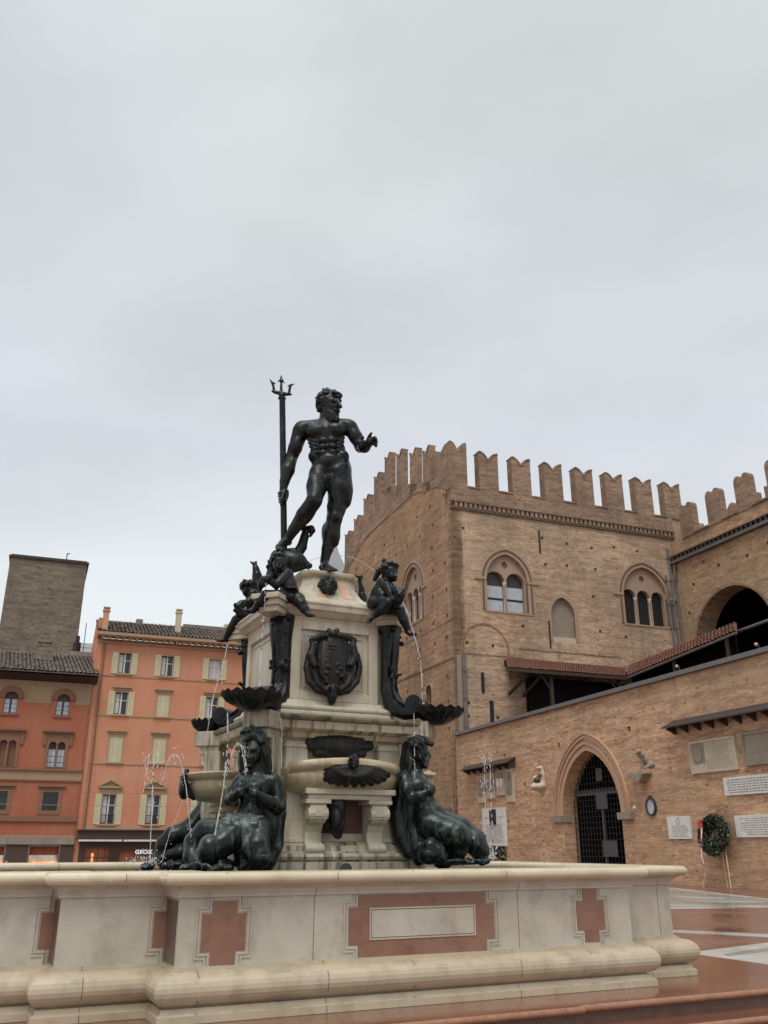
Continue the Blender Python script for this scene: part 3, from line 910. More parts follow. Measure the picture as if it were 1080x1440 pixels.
# lion mask on the cap (crop 330,800 x3.857)
c = FaceClay(330, 800, 3.857, -.47)
c.e(503, 95, 0, 46, 44, .10); c.curls(503, 95, 0, 46, 44, .10, 9, 60, cond=lambda v: v.y < .3, seed=4)
c.e(505, 98, -.10, 20, 26, .06); c.c((505, 85, -.15, 6), (506, 108, -.18, 8)); c.e(506, 122, -.14, 14, 9, .04)
c.e(492, 88, -.15, 6, 5, .02, sub=True); c.e(518, 89, -.15, 6, 5, .02, sub=True)
part('lion_mask', c, .011, M['bronze'], ped)

# stone bowl of the front (crop 370,980 x3.857) : broad trough with curling lip
def front_bowl():
    b = MB(); rows = []
    z_of = lambda px, py, y: onF(px, py, y).z
    zl = z_of(409, 1079, -1.1) + .055; zc = z_of(490, 1065, -1.35); zb = z_of(490, 1112, -1.15)
    xL, xR = onF(407, 1080, -1.1).x, onF(563, 1080, -1.1).x
    xm, hw = (xL + xR) / 2, (xR - xL) / 2
    n = 28; rings = []
    for i in range(n + 1):
        u = -1 + 2 * i / n; x = xm + hw * u
        bulge = math.sqrt(max(0, 1 - (abs(u) * .96) ** 3.2))
        zt = zl + (zc - zl) * (1 - abs(u) ** 1.6) - .02
        dep = .14 + .30 * bulge
        yb = -.84; zbot = zb - .05 + .09 * (1 - bulge)
        prof = [(yb, zt - .02), (yb, zbot), (yb - dep * .45, zbot + .01), (yb - dep * .8, zbot + .08), (yb - dep * .93, (zt + zbot) / 2),
                (yb - dep * .93, zt - .12), (yb - dep * .88, zt - .10), (yb - dep * .96, zt - .085), (yb - dep * 1.08, zt - .05), (yb - dep * 1.09, zt - .01), (yb - dep * 1.02, zt + .025), (yb - dep * .9, zt + .02), (yb - dep * .84, zt - .02), (yb - dep * .5, zt - .05)]
        rings.append([(x, y, z) for y, z in prof])
    b.loft(rings); return b, xm, hw, zl, zc, zb


bb, bxm, bhw, bzl, bzc, bzb = front_bowl()
bowl = build('stone_bowl', bb, M['bowl_stone'], ped, MF, smooth=True, auto=R(50))
c = FaceClay(370, 980, 3.857, -1.27)
for i in range(-6, 7):
    a = i / 6 * 1.5; ex_, ey_ = 496 + 186 * math.sin(a), 392 + 82 * math.cos(a) ** .8
    c.c((494 + i * 3, 388, -.05, 8), ((494 + ex_) / 2, (390 + ey_) / 2 - 2, -.11 + .03 * abs(a), 14), (ex_, ey_, -.03 + .085 * abs(a) ** 1.5, 20), k=.12)
c.c((320, 388, .10, 14), (400, 378, .0, 14), (494, 382, -.05, 14), (590, 384, .0, 14), (672, 396, .10, 14)); c.e(496, 425, .02, 160, 38, .075)
part('bronze_shell', c, .012, M['bronze_dull'], bowl)
c = FaceClay(370, 980, 3.857, -1.36)
c.e(492, 352, 0, 26, 34, .09); c.curls(492, 345, 0, 27, 32, .09, 6, 30, cond=lambda v: v.z > .1 or abs(v.x) > .7, seed=3)
c.c((492, 350, -.08, 4), (493, 362, -.10, 5)); c.e(482, 350, -.085, 5, 4, .02, sub=True); c.e(502, 350, -.085, 5, 4, .02, sub=True); c.e(492, 376, -.07, 12, 7, .03)
part('mask', c, .009, M['bronze_dull'], bowl)
# table and brackets that carry the bowl (crop 370,1120 x3.857)
tb = MB(); x0, x1 = onF(431, 1122, -1.12).x, onF(553, 1122, -1.12).x
zt = onF(490, 1112, -1.12).z; tb.box(x0 - .02, x1 + .02, -1.16, -.80, zt - .045, zt + .02); tb.box(x0 + .02, x1 - .02, -1.12, -.80, zt - .10, zt - .045)
tb = build('bowl_shelf', tb, M['cream'], ped, MF, bevel=.008)
for px in (447, 534):
    xc = onF(px, 1150, -1.1).x; b = MB(); w_ = .125
    zz0, zz1 = onF(px, 1200, -1.1).z, zt - .10
    b.box(xc - w_ - .03, xc + w_ + .03, -1.13, -.80, zz1 - .05, zz1)
    h = zz1 - .05 - zz0
    prof = [(-.80, zz0 + h), (-1.10, zz0 + h), (-1.12, zz0 + h * .93), (-1.12, zz0 + h * .70), (-1.08, zz0 + h * .62), (-1.0, zz0 + h * .56), (-.96, zz0 + h * .42), (-.96, zz0 + h * .25), (-1.0, zz0 + h * .16), (-1.03, zz0 + h * .08), (-1.0, zz0), (-.80, zz0)]
    b.prism(prof, lambda u, v, w: (w, u, v), xc - w_ * .82, xc + w_ * .82)
    b.tube([(xc - w_, -1.06, zz0 + h * .80), (xc + w_, -1.06, zz0 + h * .80)], .075, 14); b.tube([(xc - w_ * .9, -.985, zz0 + .05), (xc + w_ * .9, -.985, zz0 + .05)], .06, 14)
    b.box(xc - .05, xc + .05, -1.135, -1.10, zz0 + h * .74, zz0 + h * .88)
    build('bracket', b, M['cream'], ped, MF, bevel=.006)
# red recess back, its shade put into the colour, and the hanging bronze pendant between the brackets
b = MB(); b.box(onF(452, 1150, -.82).x, onF(527, 1150, -.82).x, -.812, -.79, onF(480, 1172, -.81).z, zt - .1); build('recess_panel', b, M['recess_shade_red'], ped, MF)
c = FaceClay(370, 1120, 3.857, -1.0)
c.c((395, 30, .05, 58), (392, 100, .02, 52), (400, 170, .0, 40), (405, 205, .02, 26)); c.e(395, 120, -.06, 30, 60, .08); c.c((340, 60, .05, 22), (350, 150, .05, 24), (385, 190, .03, 20)); c.e(420, 150, -.04, 22, 40, .06)
part('bronze_pendant', c, .013, M['bronze_dull'], ped)
b = MB(); b.tube([(onF(487, 1217, -1.04).x, -1.05, 1.50), (onF(487, 1217, -1.04).x, -1.0, 1.50)], .07, 14); build('drain_hole', b, M['win_dark'], ped, MF)

# side bowl (left flank), round with a curled rim (crop 200,1060 x8.306)
def round_bowl(name, c0, rx, ry, z0, h):
    b = MB(); prof = [(.30, -.62), (.34, -.60), (.36, -.50), (.28, -.44), (.30, -.40), (.62, -.34), (.84, -.22), (.90, -.05), (.88, .02), (.93, .05), (1.0, .10), (1.02, .16), (.97, .19), (.90, .15), (.80, .05), (.02, .0)]
    n = 30
    b.loft([[(c0[0] + rx * r * math.cos(2 * PI * k / n), c0[1] + ry * r * math.sin(2 * PI * k / n), z0 + h * z) for k in range(n)] for r, z in prof])
    return build(name, b, M['bowl_stone'], ped, MF, smooth=True, auto=R(50))


lb = round_bowl('stone_bowl', (-1.2, .0), .55, .78, 2.47, .56)
c = Clay(200, 1060, 8.306, 11.0)
c.e(490, 420, -.0, 62, 105, .12); c.c((520, 200, .05, 30), (500, 260, 0, 36), (470, 350, 0, 40)); c.curls(510, 300, -.02, 50, 60, .1, 13, 24, seed=5); c.c((470, 380, -.05, 40), (560, 480, -.02, 36), (600, 520, .0, 26))
part('bronze_mask', c, .013, M['bronze'], lb)
b = MB(); b.box(-1.12, -.78, -.42, .42, 1.78, 2.1); b.box(-1.16, -.78, -.46, .46, 2.1, 2.16); build('bowl_stand', b, M['cream'], ped, MF, bevel=.02)
rb_ = round_bowl('stone_bowl', (1.12, .02), .46, .66, 2.47, .55)

# bronze scroll legs at the corners of the upper tier
def volute(sx, sy):
    D_ = Vector((sx - (.15 if sy < 0 else 0), sy, 0)).normalized(); T_ = Vector((-D_.y, D_.x, 0)); b = MB()
    path = [(.98, 4.47), (1.06, 4.40), (1.05, 4.25), (1.03, 4.05), (1.02, 3.85), (1.02, 3.66), (1.06, 3.50), (1.14, 3.40), (1.26, 3.345), (1.40, 3.34), (1.50, 3.37)]
    wd = [.15, .155, .14, .125, .115, .12, .125, .12, .115, .11, .10]
    th = [.10, .11, .10, .085, .08, .085, .095, .09, .08, .07, .06]
    rings = []
    for i, (r, z) in enumerate(path):
        a = Vector(path[max(0, i - 1)]); e2 = Vector(path[min(len(path) - 1, i + 1)]); t = (e2 - a).normalized(); n = Vector((-t.y, t.x))
        if n.x < 0 and i < 4: n = -n
        if i >= 4 and n.y < 0 and n.x < 0: n = -n
        q = []
        for j in range(16):
            ph = 2 * PI * j / 16; u = math.cos(ph); v = math.sin(ph)
            uu = math.copysign(abs(u) ** .6, u); vv = math.copysign(abs(v) ** .6, v) * (1 + .22 * math.cos(4 * ph))
            rr = r + n.x * th[i] * vv; zz = z + n.y * th[i] * vv
            q.append(D_ * rr + T_ * (wd[i] * uu) + Vector((0, 0, zz)))
        rings.append(q)
    b.loft(rings)
    v_ = build('scroll_leg', b, M['bronze'], ped, MF, smooth=True, auto=R(60))
    b = MB()
    for k, rr in enumerate((.115, .08, .045)):
        L = .125 + .012 * k; cc = D_ * 1.42 + Vector((0, 0, 3.43)); b.tube([cc - T_ * L, cc + T_ * L], rr, 18)
    for u in (-.07, 0, .07):   # flutes on the front of the leg
        b.tube([D_ * (1.14) + T_ * u * 1.2 + Vector((0, 0, 4.36)), D_ * 1.125 + T_ * u + Vector((0, 0, 4.1)), D_ * 1.10 + T_ * u * .9 + Vector((0, 0, 3.8)), D_ * 1.12 + T_ * u * .9 + Vector((0, 0, 3.62)), D_ * 1.18 + T_ * u + Vector((0, 0, 3.5)), D_ * 1.3 + T_ * u + Vector((0, 0, 3.425))], .02, 8)
    build('scroll', b, M['bronze'], v_, MF, smooth=True)
    cl = Clay(0, 0, 1, 11); rnd = random.Random(sx * 3 + sy)
    def add(p, q, r0, r1): cl.p.append(('c', np.array(MF @ p), np.array(MF @ q), r0, r1, .012, 1))
    top = D_ * 1.06 + Vector((0, 0, 4.36))
    for j in range(16):
        q = top + T_ * rnd.uniform(-.16, .16) + D_ * rnd.uniform(-.02, .10) + Vector((0, 0, rnd.uniform(-.10, .10)))
        add(q, q + Vector((rnd.uniform(-.03, .03), rnd.uniform(-.03, .03), rnd.uniform(-.07, .04))), rnd.uniform(.025, .045), .018)
    mid = D_ * 1.12 + Vector((0, 0, 3.86))
    for j in range(14):
        q = mid + T_ * rnd.uniform(-.14, .14) + D_ * rnd.uniform(-.01, .05) + Vector((0, 0, rnd.uniform(-.06, .06)))
        add(q, q + T_ * rnd.uniform(-.05, .05) + Vector((0, 0, rnd.uniform(-.05, .0))), rnd.uniform(.02, .035), .016)
    build('garland', sculpt(cl.p, .012), M['bronze'], v_, world=True, smooth=True, auto=None)


for sx in (-1, 1):
    for sy in (-1, 1): volute(sx, sy)


# scalloped bronze shell dishes on the corner blocks
def shell_dish(sx, sy, d, sc_=1.0):
    D_ = Vector((sx, sy, 0)).normalized(); c0 = D_ * d + Vector((0, 0, 3.24)); n = 64; b = MB(); rings = []
    for r, z in ((.05, -.06), (.10, -.05), (.20, .0), (.30, .075), (.345, .13), (.35, .145), (.33, .135), (.28, .08), (.18, .02), (.02, .0)):
        q = []
        for k in range(n):
            a = 2 * PI * k / n; rr = sc_ * (r * (1 + .05 * abs(math.sin(a * 8))) if r > .1 else r)
            q.append(c0 + Vector((rr * math.cos(a), rr * math.sin(a), z + (.02 * math.cos(a * 16) if r > .25 else 0))))
        rings.append(q)
    b.loft(rings); build('shell_dish', b, M['bronze'], ped, MF, smooth=True, auto=R(70))


for sx, sy, d, s_ in ((-1, -1, 1.90, .96), (1, -1, 1.66, .92), (-1, 1, 1.68, .6), (1, 1, 1.6, .6)): shell_dish(sx, sy, d, s_)

# ================================================================ THE BRONZES
def figure(name, label, cat, base, group=None):
    p = pt(*base); return thing(name, label, cat, MW, p, group)


# ---- the standing god (zoom 340,500 x4.154)
nep = figure('bronze_statue', 'tall bearded bronze nude man standing on top of the fountain, one foot raised', 'statue', (463, 803, 11.6))
NEP = lambda: Clay(340, 500, 4.154, 11.62)
c = NEP()
# trunk
c.e(492, 470, 0, 108, 100, .17); c.c((375, 425, 0, 46), (490, 415, .03, 50), (610, 412, 0, 44)); c.e(507, 560, .0, 100, 84, .14); c.e(517, 645, .0, 110, 70, .155)
c.e(436, 440, -.115, 62, 42, .075, rot=8, k=.2); c.e(548, 432, -.115, 60, 42, .075, rot=-6, k=.2)
for y_, w_ in ((492, 27), (528, 28), (562, 27)):
    c.e(474, y_ + 4, -.145, w_, 17, .035, rot=5, k=.15); c.e(530, y_, -.145, w_, 17, .035, rot=-4, k=.15)
c.e(512, 608, -.125, 62, 40, .06, k=.25); c.e(505, 598, -.19, 5, 6, .02, sub=True)
c.e(422, 592, -.03, 34, 34, .10, rot=20, k=.5); c.e(590, 590, -.03, 38, 34, .10, rot=-15, k=.5)
for i in range(4):
    c.c((390 + i * 7, 488 + i * 22, -.08, 12), (425 + i * 4, 500 + i * 22, -.12, 9), k=.3); c.c((592 - i * 3, 480 + i * 22, -.08, 12), (560 - i * 2, 494 + i * 22, -.12, 9), k=.3)
c.c((425, 655, -.10, 12), (455, 690, -.14, 13), (505, 730, -.12, 14), k=.5); c.c((608, 650, -.09, 13), (575, 692, -.12, 14), (520, 730, -.12, 14), k=.5)
c.e(505, 712, -.15, 17, 24, .045); c.e(545, 665, -.15, 20, 14, .03)
# neck, collar bones
c.c((498, 405, .03, 52), (502, 340, .02, 46)); c.c((500, 400, .05, 40), (400, 412, .05, 28)); c.c((510, 400, .05, 40), (600, 404, .05, 26))
c.c((482, 350, -.05, 14), (488, 412, -.10, 12)); c.c((385, 408, -.06, 10), (480, 415, -.11, 9)); c.c((600, 402, -.05, 10), (500, 415, -.11, 9))
# head turned to its left
c.e(508, 275, .0, 64, 66, .14); c.e(535, 300, -.07, 40, 54, .095); c.e(528, 350, -.06, 42, 38, .09)
c.c((520, 262, -.135, 12), (572, 258, -.10, 10), k=.5); c.c((560, 262, -.14, 9), (576, 298, -.165, 12)); c.e(580, 300, -.14, 8, 7, .02)
c.e(538, 277, -.15, 14, 9, .035, sub=True); c.e(572, 276, -.12, 8, 8, .03, sub=True); c.e(540, 279, -.128, 9, 6, .015)
c.e(532, 308, -.115, 20, 14, .03); c.e(466, 300, -.055, 10, 17, .03)
# arm that holds the spear
c.e(348, 440, .0, 48, 58, .12); c.c((342, 445, 0, 46), (312, 540, .03, 40), (283, 615, .03, 34)); c.e(318, 520, -.05, 32, 60, .07, rot=-16, k=.3); c.e(300, 555, .05, 26, 60, .06, rot=-14)
c.c((284, 615, .03, 36), (268, 670, .01, 41), (250, 735, -.01, 29), (243, 775, -.02, 23)); c.e(290, 640, -.02, 24, 52, .06, rot=-12, k=.3)
c.e(245, 812, -.02, 31, 40, .055)
for i, y_ in enumerate((797, 815, 833, 849)):
    c.c((266 - i * 3, y_ - 5, -.03, 10), (252, y_ - 4, -.075, 10), (228, y_ + 2, -.085, 10), (215 + i * 2, y_ + 7, -.04, 8), k=.5)
c.c((248, 800, -.08, 12), (232, 845, -.12, 10), (230, 872, -.12, 8), k=.2)
# the outstretched arm
c.e(630, 424, .0, 44, 48, .11); c.c((635, 425, 0, 44), (668, 480, -.02, 40), (694, 530, -.03, 33)); c.e(655, 465, -.05, 34, 44, .07, rot=35, k=.3)
c.c((694, 532, -.03, 35), (716, 532, -.14, 35), (740, 516, -.26, 24), k=.4)
c.e(752, 500, -.32, 25, 27, .05); c.c((738, 495, -.30, 13), (745, 472, -.35, 10), (757, 453, -.38, 7), k=.2)
for q in (((766, 484, -.33, 10), (780, 478, -.38, 8), (786, 488, -.43, 7)), ((770, 492, -.32, 10), (786, 494, -.36, 8.5), (789, 508, -.41, 7)), ((768, 502, -.31, 10), (785, 508, -.34, 8.5), (787, 530, -.37, 6.5)), ((760, 512, -.30, 9), (775, 520, -.33, 8), (782, 530, -.37, 6))):
    c.c(*q, k=.15)
c.c((690, 495, -.08, 13), (708, 478, -.12, 9), k=.4)
# standing leg
c.e(580, 655, .05, 58, 60, .15); c.c((570, 680, .0, 72), (572, 780, -.02, 70), (552, 900, -.01, 52), (542, 950, -.02, 46)); c.e(548, 780, -.09, 44, 105, .08, rot=8, k=.3); c.e(598, 765, -.01, 42, 120, .11, rot=10, k=.6)
c.e(520, 880, -.07, 24, 34, .05); c.e(545, 940, -.09, 34, 34, .06, k=.25)
c.c((540, 955, -.02, 44), (523, 1050, .02, 48), (500, 1130, .02, 34), (484, 1195, .02, 26)); c.e(505, 1045, .05, 40, 75, .09, rot=6, k=.3); c.e(538, 1035, .01, 30, 80, .08, rot=10, k=.6); c.c((520, 970, -.09, 14), (500, 1100, -.06, 12), (486, 1190, -.03, 12), k=.6)
c.c((482, 1205, .05, 26), (490, 1235, -.05, 24), (515, 1245, -.16, 18), (540, 1252, -.22, 12)); c.e(470, 1238, .06, 22, 18, .05)
for i in range(5): c.c((505 + i * 9, 1248, -.19, 8), (514 + i * 11, 1254, -.27 + i * .012, 6), k=.2)
# raised leg
c.c((450, 690, -.02, 58), (436, 770, -.13, 57), (427, 835, -.26, 46)); c.e(425, 765, -.19, 44, 75, .08, rot=4, k=.3); c.e(470, 770, -.10, 26, 70, .07, rot=-6)
c.e(418, 842, -.30, 38, 36, .07, k=.25)
c.c((420, 855, -.27, 46), (365, 930, -.20, 46), (305, 1015, -.13, 33), (268, 1075, -.09, 25)); c.e(375, 935, -.15, 40, 80, .09, rot=-38, k=.3); c.c((395, 880, -.32, 14), (320, 980, -.21, 12), (275, 1060, -.13, 11), k=.6)
c.c((262, 1082, -.06, 27), (240, 1100, -.16, 26), (218, 1118, -.27, 19)); c.e(272, 1090, -.03, 22, 20, .05)
for i in range(5): c.c((205 + i * 9, 1112 + i * 3, -.27, 9), (200 + i * 9, 1126 + i * 3, -.33, 6), k=.2)
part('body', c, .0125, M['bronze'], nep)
c = NEP()
c.e(505, 262, .015, 60, 60, .14)
c.curls(506, 262, .01, 62, 56, .145, 12, 130, cond=lambda v: v.z > -.05 and not (v.y < -.35 and v.x > .0 and v.z < .55) or (v.x < -.25 and v.z > -.65 and v.y > -.8), seed=11); c.curls(470, 285, -.04, 30, 45, .06, 12, 26, seed=17)
c.curls(552, 234, -.07, 24, 14, .06, 10, 18, seed=2); c.e(572, 226, -.08, 9, 11, .03)
for i in range(46):
    r_ = random.Random(i); x_, y_ = r_.uniform(492, 566), r_.uniform(318, 378)
    if y_ > 385 - abs(x_ - 535) * .6: continue
    c.c((x_, y_, -.10 - .05 * (1 - abs(x_ - 535) / 45), 10), (x_ + r_.uniform(-8, 8), y_ + 14, -.10 - .05 * (1 - abs(x_ - 535) / 45), 6), k=.2)
c.c((548, 318, -.155, 9), (570, 322, -.135, 7)); c.c((548, 318, -.155, 9), (524, 328, -.14, 6))
part('hair_and_beard', c, .011, M['bronze'], nep)

# ---- spear with three prongs
tri = figure('trident', 'long bronze three pronged spear gripped in the standing man\'s lowered hand', 'trident', (399, 770, 11.66))
b = MB(); P0, P1 = pt(397, 560, 11.62), pt(399.5, 775, 11.62)
b.tube([P0, P1], .046, 14); build('shaft', b, M['bronze'], tri, world=True, smooth=True)
c = Clay(370, 500, 18, 11.62)
c.e(480, 1085, 0, 105, 40, .055); c.e(475, 1010, 0, 85, 60, .05)
c.c((230, 905, 0, 26), (300, 925, 0, 42), (470, 960, 0, 60), (620, 980, 0, 42), (710, 985, 0, 26), k=.3)
c.c((455, 940, 0, 42), (460, 700, 0, 30), (458, 600, 0, 26)); c.c((458, 640, 0, 52), (458, 490, 0, 8)); c.c((455, 600, 0, 30), (372, 668, 0, 10), k=.2); c.c((465, 600, 0, 30), (545, 705, 0, 10), k=.2)
c.c((275, 900, 0, 36), (262, 780, 0, 32), (215, 670, 0, 26), (158, 588, 0, 8)); c.c((250, 690, 0, 30), (318, 722, 0, 10), k=.2)
c.c((655, 960, 0, 36), (675, 830, 0, 34), (710, 745, 0, 28), (800, 712, 0, 8)); c.c((680, 750, 0, 28), (620, 785, 0, 10), k=.2)
part('prongs', c, .008, M['bronze'], tri)

# ---- dolphin under the raised foot (same zoom)
dol = figure('dolphin_sculpture', 'bronze dolphin with raised curling tail under the standing man\'s foot', 'sculpture', (415, 805, 11.6))
c = NEP()
c.c((190, 1270, -.2, 40), (215, 1180, -.2, 46), (280, 1185, -.12, 52), (340, 1215, -.08, 40), (395, 1228, -.12, 18)); c.e(290, 1205, -.15, 90, 60, .14); c.c((240, 1150, -.2, 20), (300, 1150, -.1, 28))
c.c((315, 1170, .0, 34), (350, 1120, .02, 30), (366, 1060, .02, 25), (372, 1025, .02, 20)); c.c((372, 1025, .02, 18), (345, 1000, .02, 13), (360, 985, .03, 6)); c.c((372, 1025, .02, 18), (405, 1010, .0, 20), (415, 1022, .0, 16), (400, 1055, .0, 8)); c.e(385, 1008, .02, 34, 14, .05)
for i in range(6): c.c((230 + i * 28, 1160 + i * 8, -.22, 6), (260 + i * 26, 1240 + i * 2, -.22, 6), k=.5)
part('body', c, .013, M['bronze'], dol)

# ---- putto, right corner (zoom 480,770 x5.761)
pr = figure('bronze_cherub', 'chubby bronze child seated on right corner capital hugging a fish', 'cherub', (548, 862, 11.2), 'bronze children on the corners')
Z = lambda: Clay(480, 770, 5.761, 11.22)
c = Z()
c.c((335, 300, 0, 58), (305, 370, .0, 62), (280, 440, .02, 68)); c.e(330, 400, -.05, 52, 56, .10); c.e(348, 312, .0, 54, 50, .12); c.c((372, 270, 0, 40), (385, 240, 0, 38))
c.e(396, 205, 0, 62, 70, .125); c.e(418, 235, -.06, 38, 34, .08); c.e(432, 262, -.05, 18, 14, .05); c.c((437, 215, -.10, 7), (446, 232, -.125, 10)); c.e(424, 212, -.135, 11, 6, .025, sub=True); c.e(450, 210, -.105, 7, 6, .025, sub=True); c.e(436, 252, -.11, 11, 5, .02)
c.c((365, 310, -.12, 42), (402, 380, -.17, 36), (428, 432, -.20, 31), k=.18); c.c((428, 432, -.20, 31), (462, 405, -.26, 22), k=.18); c.e(462, 405, -.26, 22, 20, .04)
for i in range(4): c.c((466, 395 + i * 9, -.26, 8), (490, 388 + i * 11, -.30, 7), k=.2)
c.c((390, 310, .1, 40), (440, 370, .06, 34), (478, 390, -.05, 24)); c.e(480, 385, -.08, 20, 20, .04)
c.e(258, 455, .0, 56, 52, .13); c.c((285, 462, -.08, 54), (345, 446, -.18, 48), (384, 446, -.24, 42), k=.2); c.c((382, 450, -.24, 42), (330, 500, -.22, 40), (262, 554, -.18, 25), k=.2); c.c((252, 562, -.16, 26), (228, 585, -.22, 22), (212, 600, -.28, 14))
for i in range(4): c.c((205 + i * 9, 596 + i * 3, -.27, 8), (200 + i * 9, 606 + i * 2, -.31, 6), k=.2)
c.c((330, 492, -.02, 54), (420, 494, -.08, 50), (474, 512, -.12, 43), k=.2); c.c((474, 518, -.12, 43), (505, 590, -.12, 38), (540, 668, -.10, 25), k=.2); c.c((540, 680, -.08, 28), (565, 700, -.14, 22), (605, 706, -.20, 12))
for i in range(4): c.c((580 + i * 5, 692 + i * 6, -.18, 9), (602 + i * 3, 696 + i * 5, -.22, 6), k=.2)
c.e(330, 440, -.1, 60, 14, .12, k=.3)
part('body', c, .0115, M['bronze'], pr)
c = Z()
c.e(385, 175, .01, 64, 56, .12); c.curls(388, 180, .01, 66, 58, .13, 13, 90, cond=lambda v: v.z > .05 and not (v.y < -.5 and v.z < .45 and v.x > -.2) or v.x < -.55, seed=21)
c.c((350, 150, .05, 16), (345, 105, .05, 20), (352, 92, .05, 8)); c.c((345, 150, .03, 20), (300, 200, .06, 26), (270, 260, .08, 18))
part('hair', c, .011, M['bronze'], pr)
pf = figure('bronze_fish', 'small bronze fish clutched by the child on the right corner', 'fish', (560, 840, 11.0), 'fish held by the children')
c = Z(); c.c((425, 335, -.26, 22), (455, 355, -.30, 34), (480, 380, -.32, 36), (470, 430, -.30, 30), (450, 470, -.26, 16)); c.e(500, 350, -.32, 22, 14, .05, rot=30); c.e(420, 330, -.25, 20, 12, .05, rot=-30); c.e(445, 480, -.25, 26, 12, .04)
c.curls(465, 390, -.3, 34, 60, .08, 8, 20, seed=9)
part('body', c, .011, M['bronze'], pf)

# ---- putto, left front corner (zoom 300,760 x6)
pl_ = figure('bronze_cherub', 'chubby bronze child astride left corner capital, head bowed over spouting fish', 'cherub', (405, 850, 10.85), 'bronze children on the corners')
Z = lambda: Clay(300, 760, 6.0, 10.86)
c = Z()
c.c((608, 295, 0, 60), (635, 370, 0, 64), (650, 430, .02, 72)); c.e(615, 390, -.06, 56, 56, .11); c.e(622, 290, .0, 56, 50, .12); c.c((580, 250, 0, 40), (570, 225, 0, 38))
c.e(558, 195, -.02, 58, 74, .125); c.e(545, 225, -.09, 36, 34, .07); c.c((540, 200, -.13, 7), (533, 222, -.15, 10)); c.e(556, 205, -.145, 12, 9, .03, sub=True); c.e(524, 205, -.125, 9, 8, .03, sub=True); c.e(535, 243, -.135, 11, 5, .02); c.e(540, 262, -.1, 16, 12, .04)
c.c((598, 305, -.13, 42), (558, 352, -.20, 37), (530, 380, -.23, 31), k=.18); c.c((530, 380, -.23, 31), (490, 352, -.27, 28), (455, 335, -.29, 21), k=.18); c.e(448, 332, -.29, 24, 22, .045)
for i in range(4): c.c((446, 318 + i * 9, -.31, 8), (424, 322 + i * 10, -.34, 7), k=.2)
c.c((560, 290, .05, 42), (500, 310, .0, 34), (455, 320, -.15, 24))
c.e(655, 460, .02, 72, 52, .15); c.c((630, 478, -.1, 60), (530, 472, -.22, 54), (445, 462, -.30, 45), k=.2); c.c((440, 467, -.30, 45), (395, 522, -.28, 41), (345, 585, -.25, 26), k=.2); c.c((338, 592, -.24, 26), (305, 600, -.28, 20), (272, 592, -.32, 12))
c.c((665, 465, -.02, 64), (715, 500, -.12, 58), (742, 535, -.16, 48)); c.c((742, 535, -.16, 46), (770, 580, -.18, 40), (792, 612, -.20, 26)); c.c((795, 622, -.2, 24), (815, 632, -.25, 18), (848, 634, -.30, 10))
for i in range(4): c.c((825 + i * 6, 626 + i * 4, -.28, 7), (842 + i * 5, 628 + i * 3, -.31, 5), k=.2)
c.e(650, 415, -.1, 72, 14, .12, k=.3)
part('body', c, .0115, M['bronze'], pl_)
c = Z()
c.e(552, 155, .0, 62, 52, .125); c.curls(555, 165, .0, 62, 58, .13, 13, 90, cond=lambda v: v.z > .1 and not (v.y < -.5 and v.z < .35) or abs(v.x) > .7, seed=31)
c.c((520, 150, .05, 24), (490, 220, .08, 30), (478, 290, .08, 34), (470, 340, .05, 26)); c.curls(485, 240, .07, 30, 80, .08, 13, 26, seed=33)
part('hair', c, .011, M['bronze'], pl_)
pf = figure('bronze_fish', 'small bronze fish spouting water in the hands of the left front child', 'fish', (372, 815, 10.6), 'fish held by the children')
c = Z(); c.c((470, 310, -.33, 20), (430, 330, -.36, 32), (405, 370, -.36, 32), (395, 410, -.34, 18)); c.curls(425, 350, -.36, 34, 34, .06, 10, 18, seed=8); c.e(480, 300, -.3, 26, 14, .05)
part('body', c, .011, M['bronze'], pf)

# ---- putto, left rear corner (zoom 300,770 x9.6)
pb = figure('bronze_cherub', 'dark bronze child at the far left corner, leg stretched out into the air', 'cherub', (345, 880, 12.2), 'bronze children on the corners')
Z = lambda: Clay(300, 770, 9.6, 12.25)
c = Z()
c.e(455, 570, 0, 66, 90, .12); c.e(430, 600, -.05, 36, 50, .07); c.c((420, 580, -.03, 14), (400, 600, -.05, 12)); c.c((475, 640, 0, 50), (520, 690, 0, 50)); c.c((530, 640, .0, 90), (560, 740, .05, 110), (600, 860, .1, 110))
c.c((510, 690, -.1, 50), (450, 760, -.15, 44), (400, 790, -.2, 34)); c.c((560, 850, -.02, 95), (440, 920, -.08, 85), (320, 980, -.12, 72)); c.c((315, 985, -.12, 72), (230, 1110, -.10, 58), (165, 1225, -.06, 36)); c.c((165, 1245, -.05, 34), (110, 1255, -.08, 26), (45, 1258, -.1, 14)); c.e(185, 1255, -.03, 26, 26, .04)
c.e(640, 870, .1, 110, 80, .15)
part('body', c, .0125, M['bronze'], pb)
c = Z(); c.e(460, 520, .01, 70, 70, .12); c.curls(450, 525, .0, 74, 72, .13, 20, 70, cond=lambda v: v.z > -.1 or v.x < -.5, seed=41); c.curls(400, 545, -.02, 20, 20, .06, 16, 10, seed=6)
part('hair', c, .0115, M['bronze'], pb)
pf = figure('bronze_fish', 'bronze fish with gaping mouth held low by the far left child', 'fish', (338, 855, 12.0), 'fish held by the children')
c = Z(); c.c((440, 730, -.2, 34), (380, 760, -.24, 50), (340, 800, -.26, 56), (350, 880, -.22, 50), (420, 900, -.2, 30)); c.e(300, 775, -.28, 30, 26, .05, rot=30); c.e(290, 850, -.27, 26, 22, .05, rot=-30); c.e(300, 812, -.3, 18, 14, .05, sub=True); c.curls(360, 820, -.25, 60, 60, .08, 14, 24, seed=12)
part('body', c, .012, M['bronze'], pf)
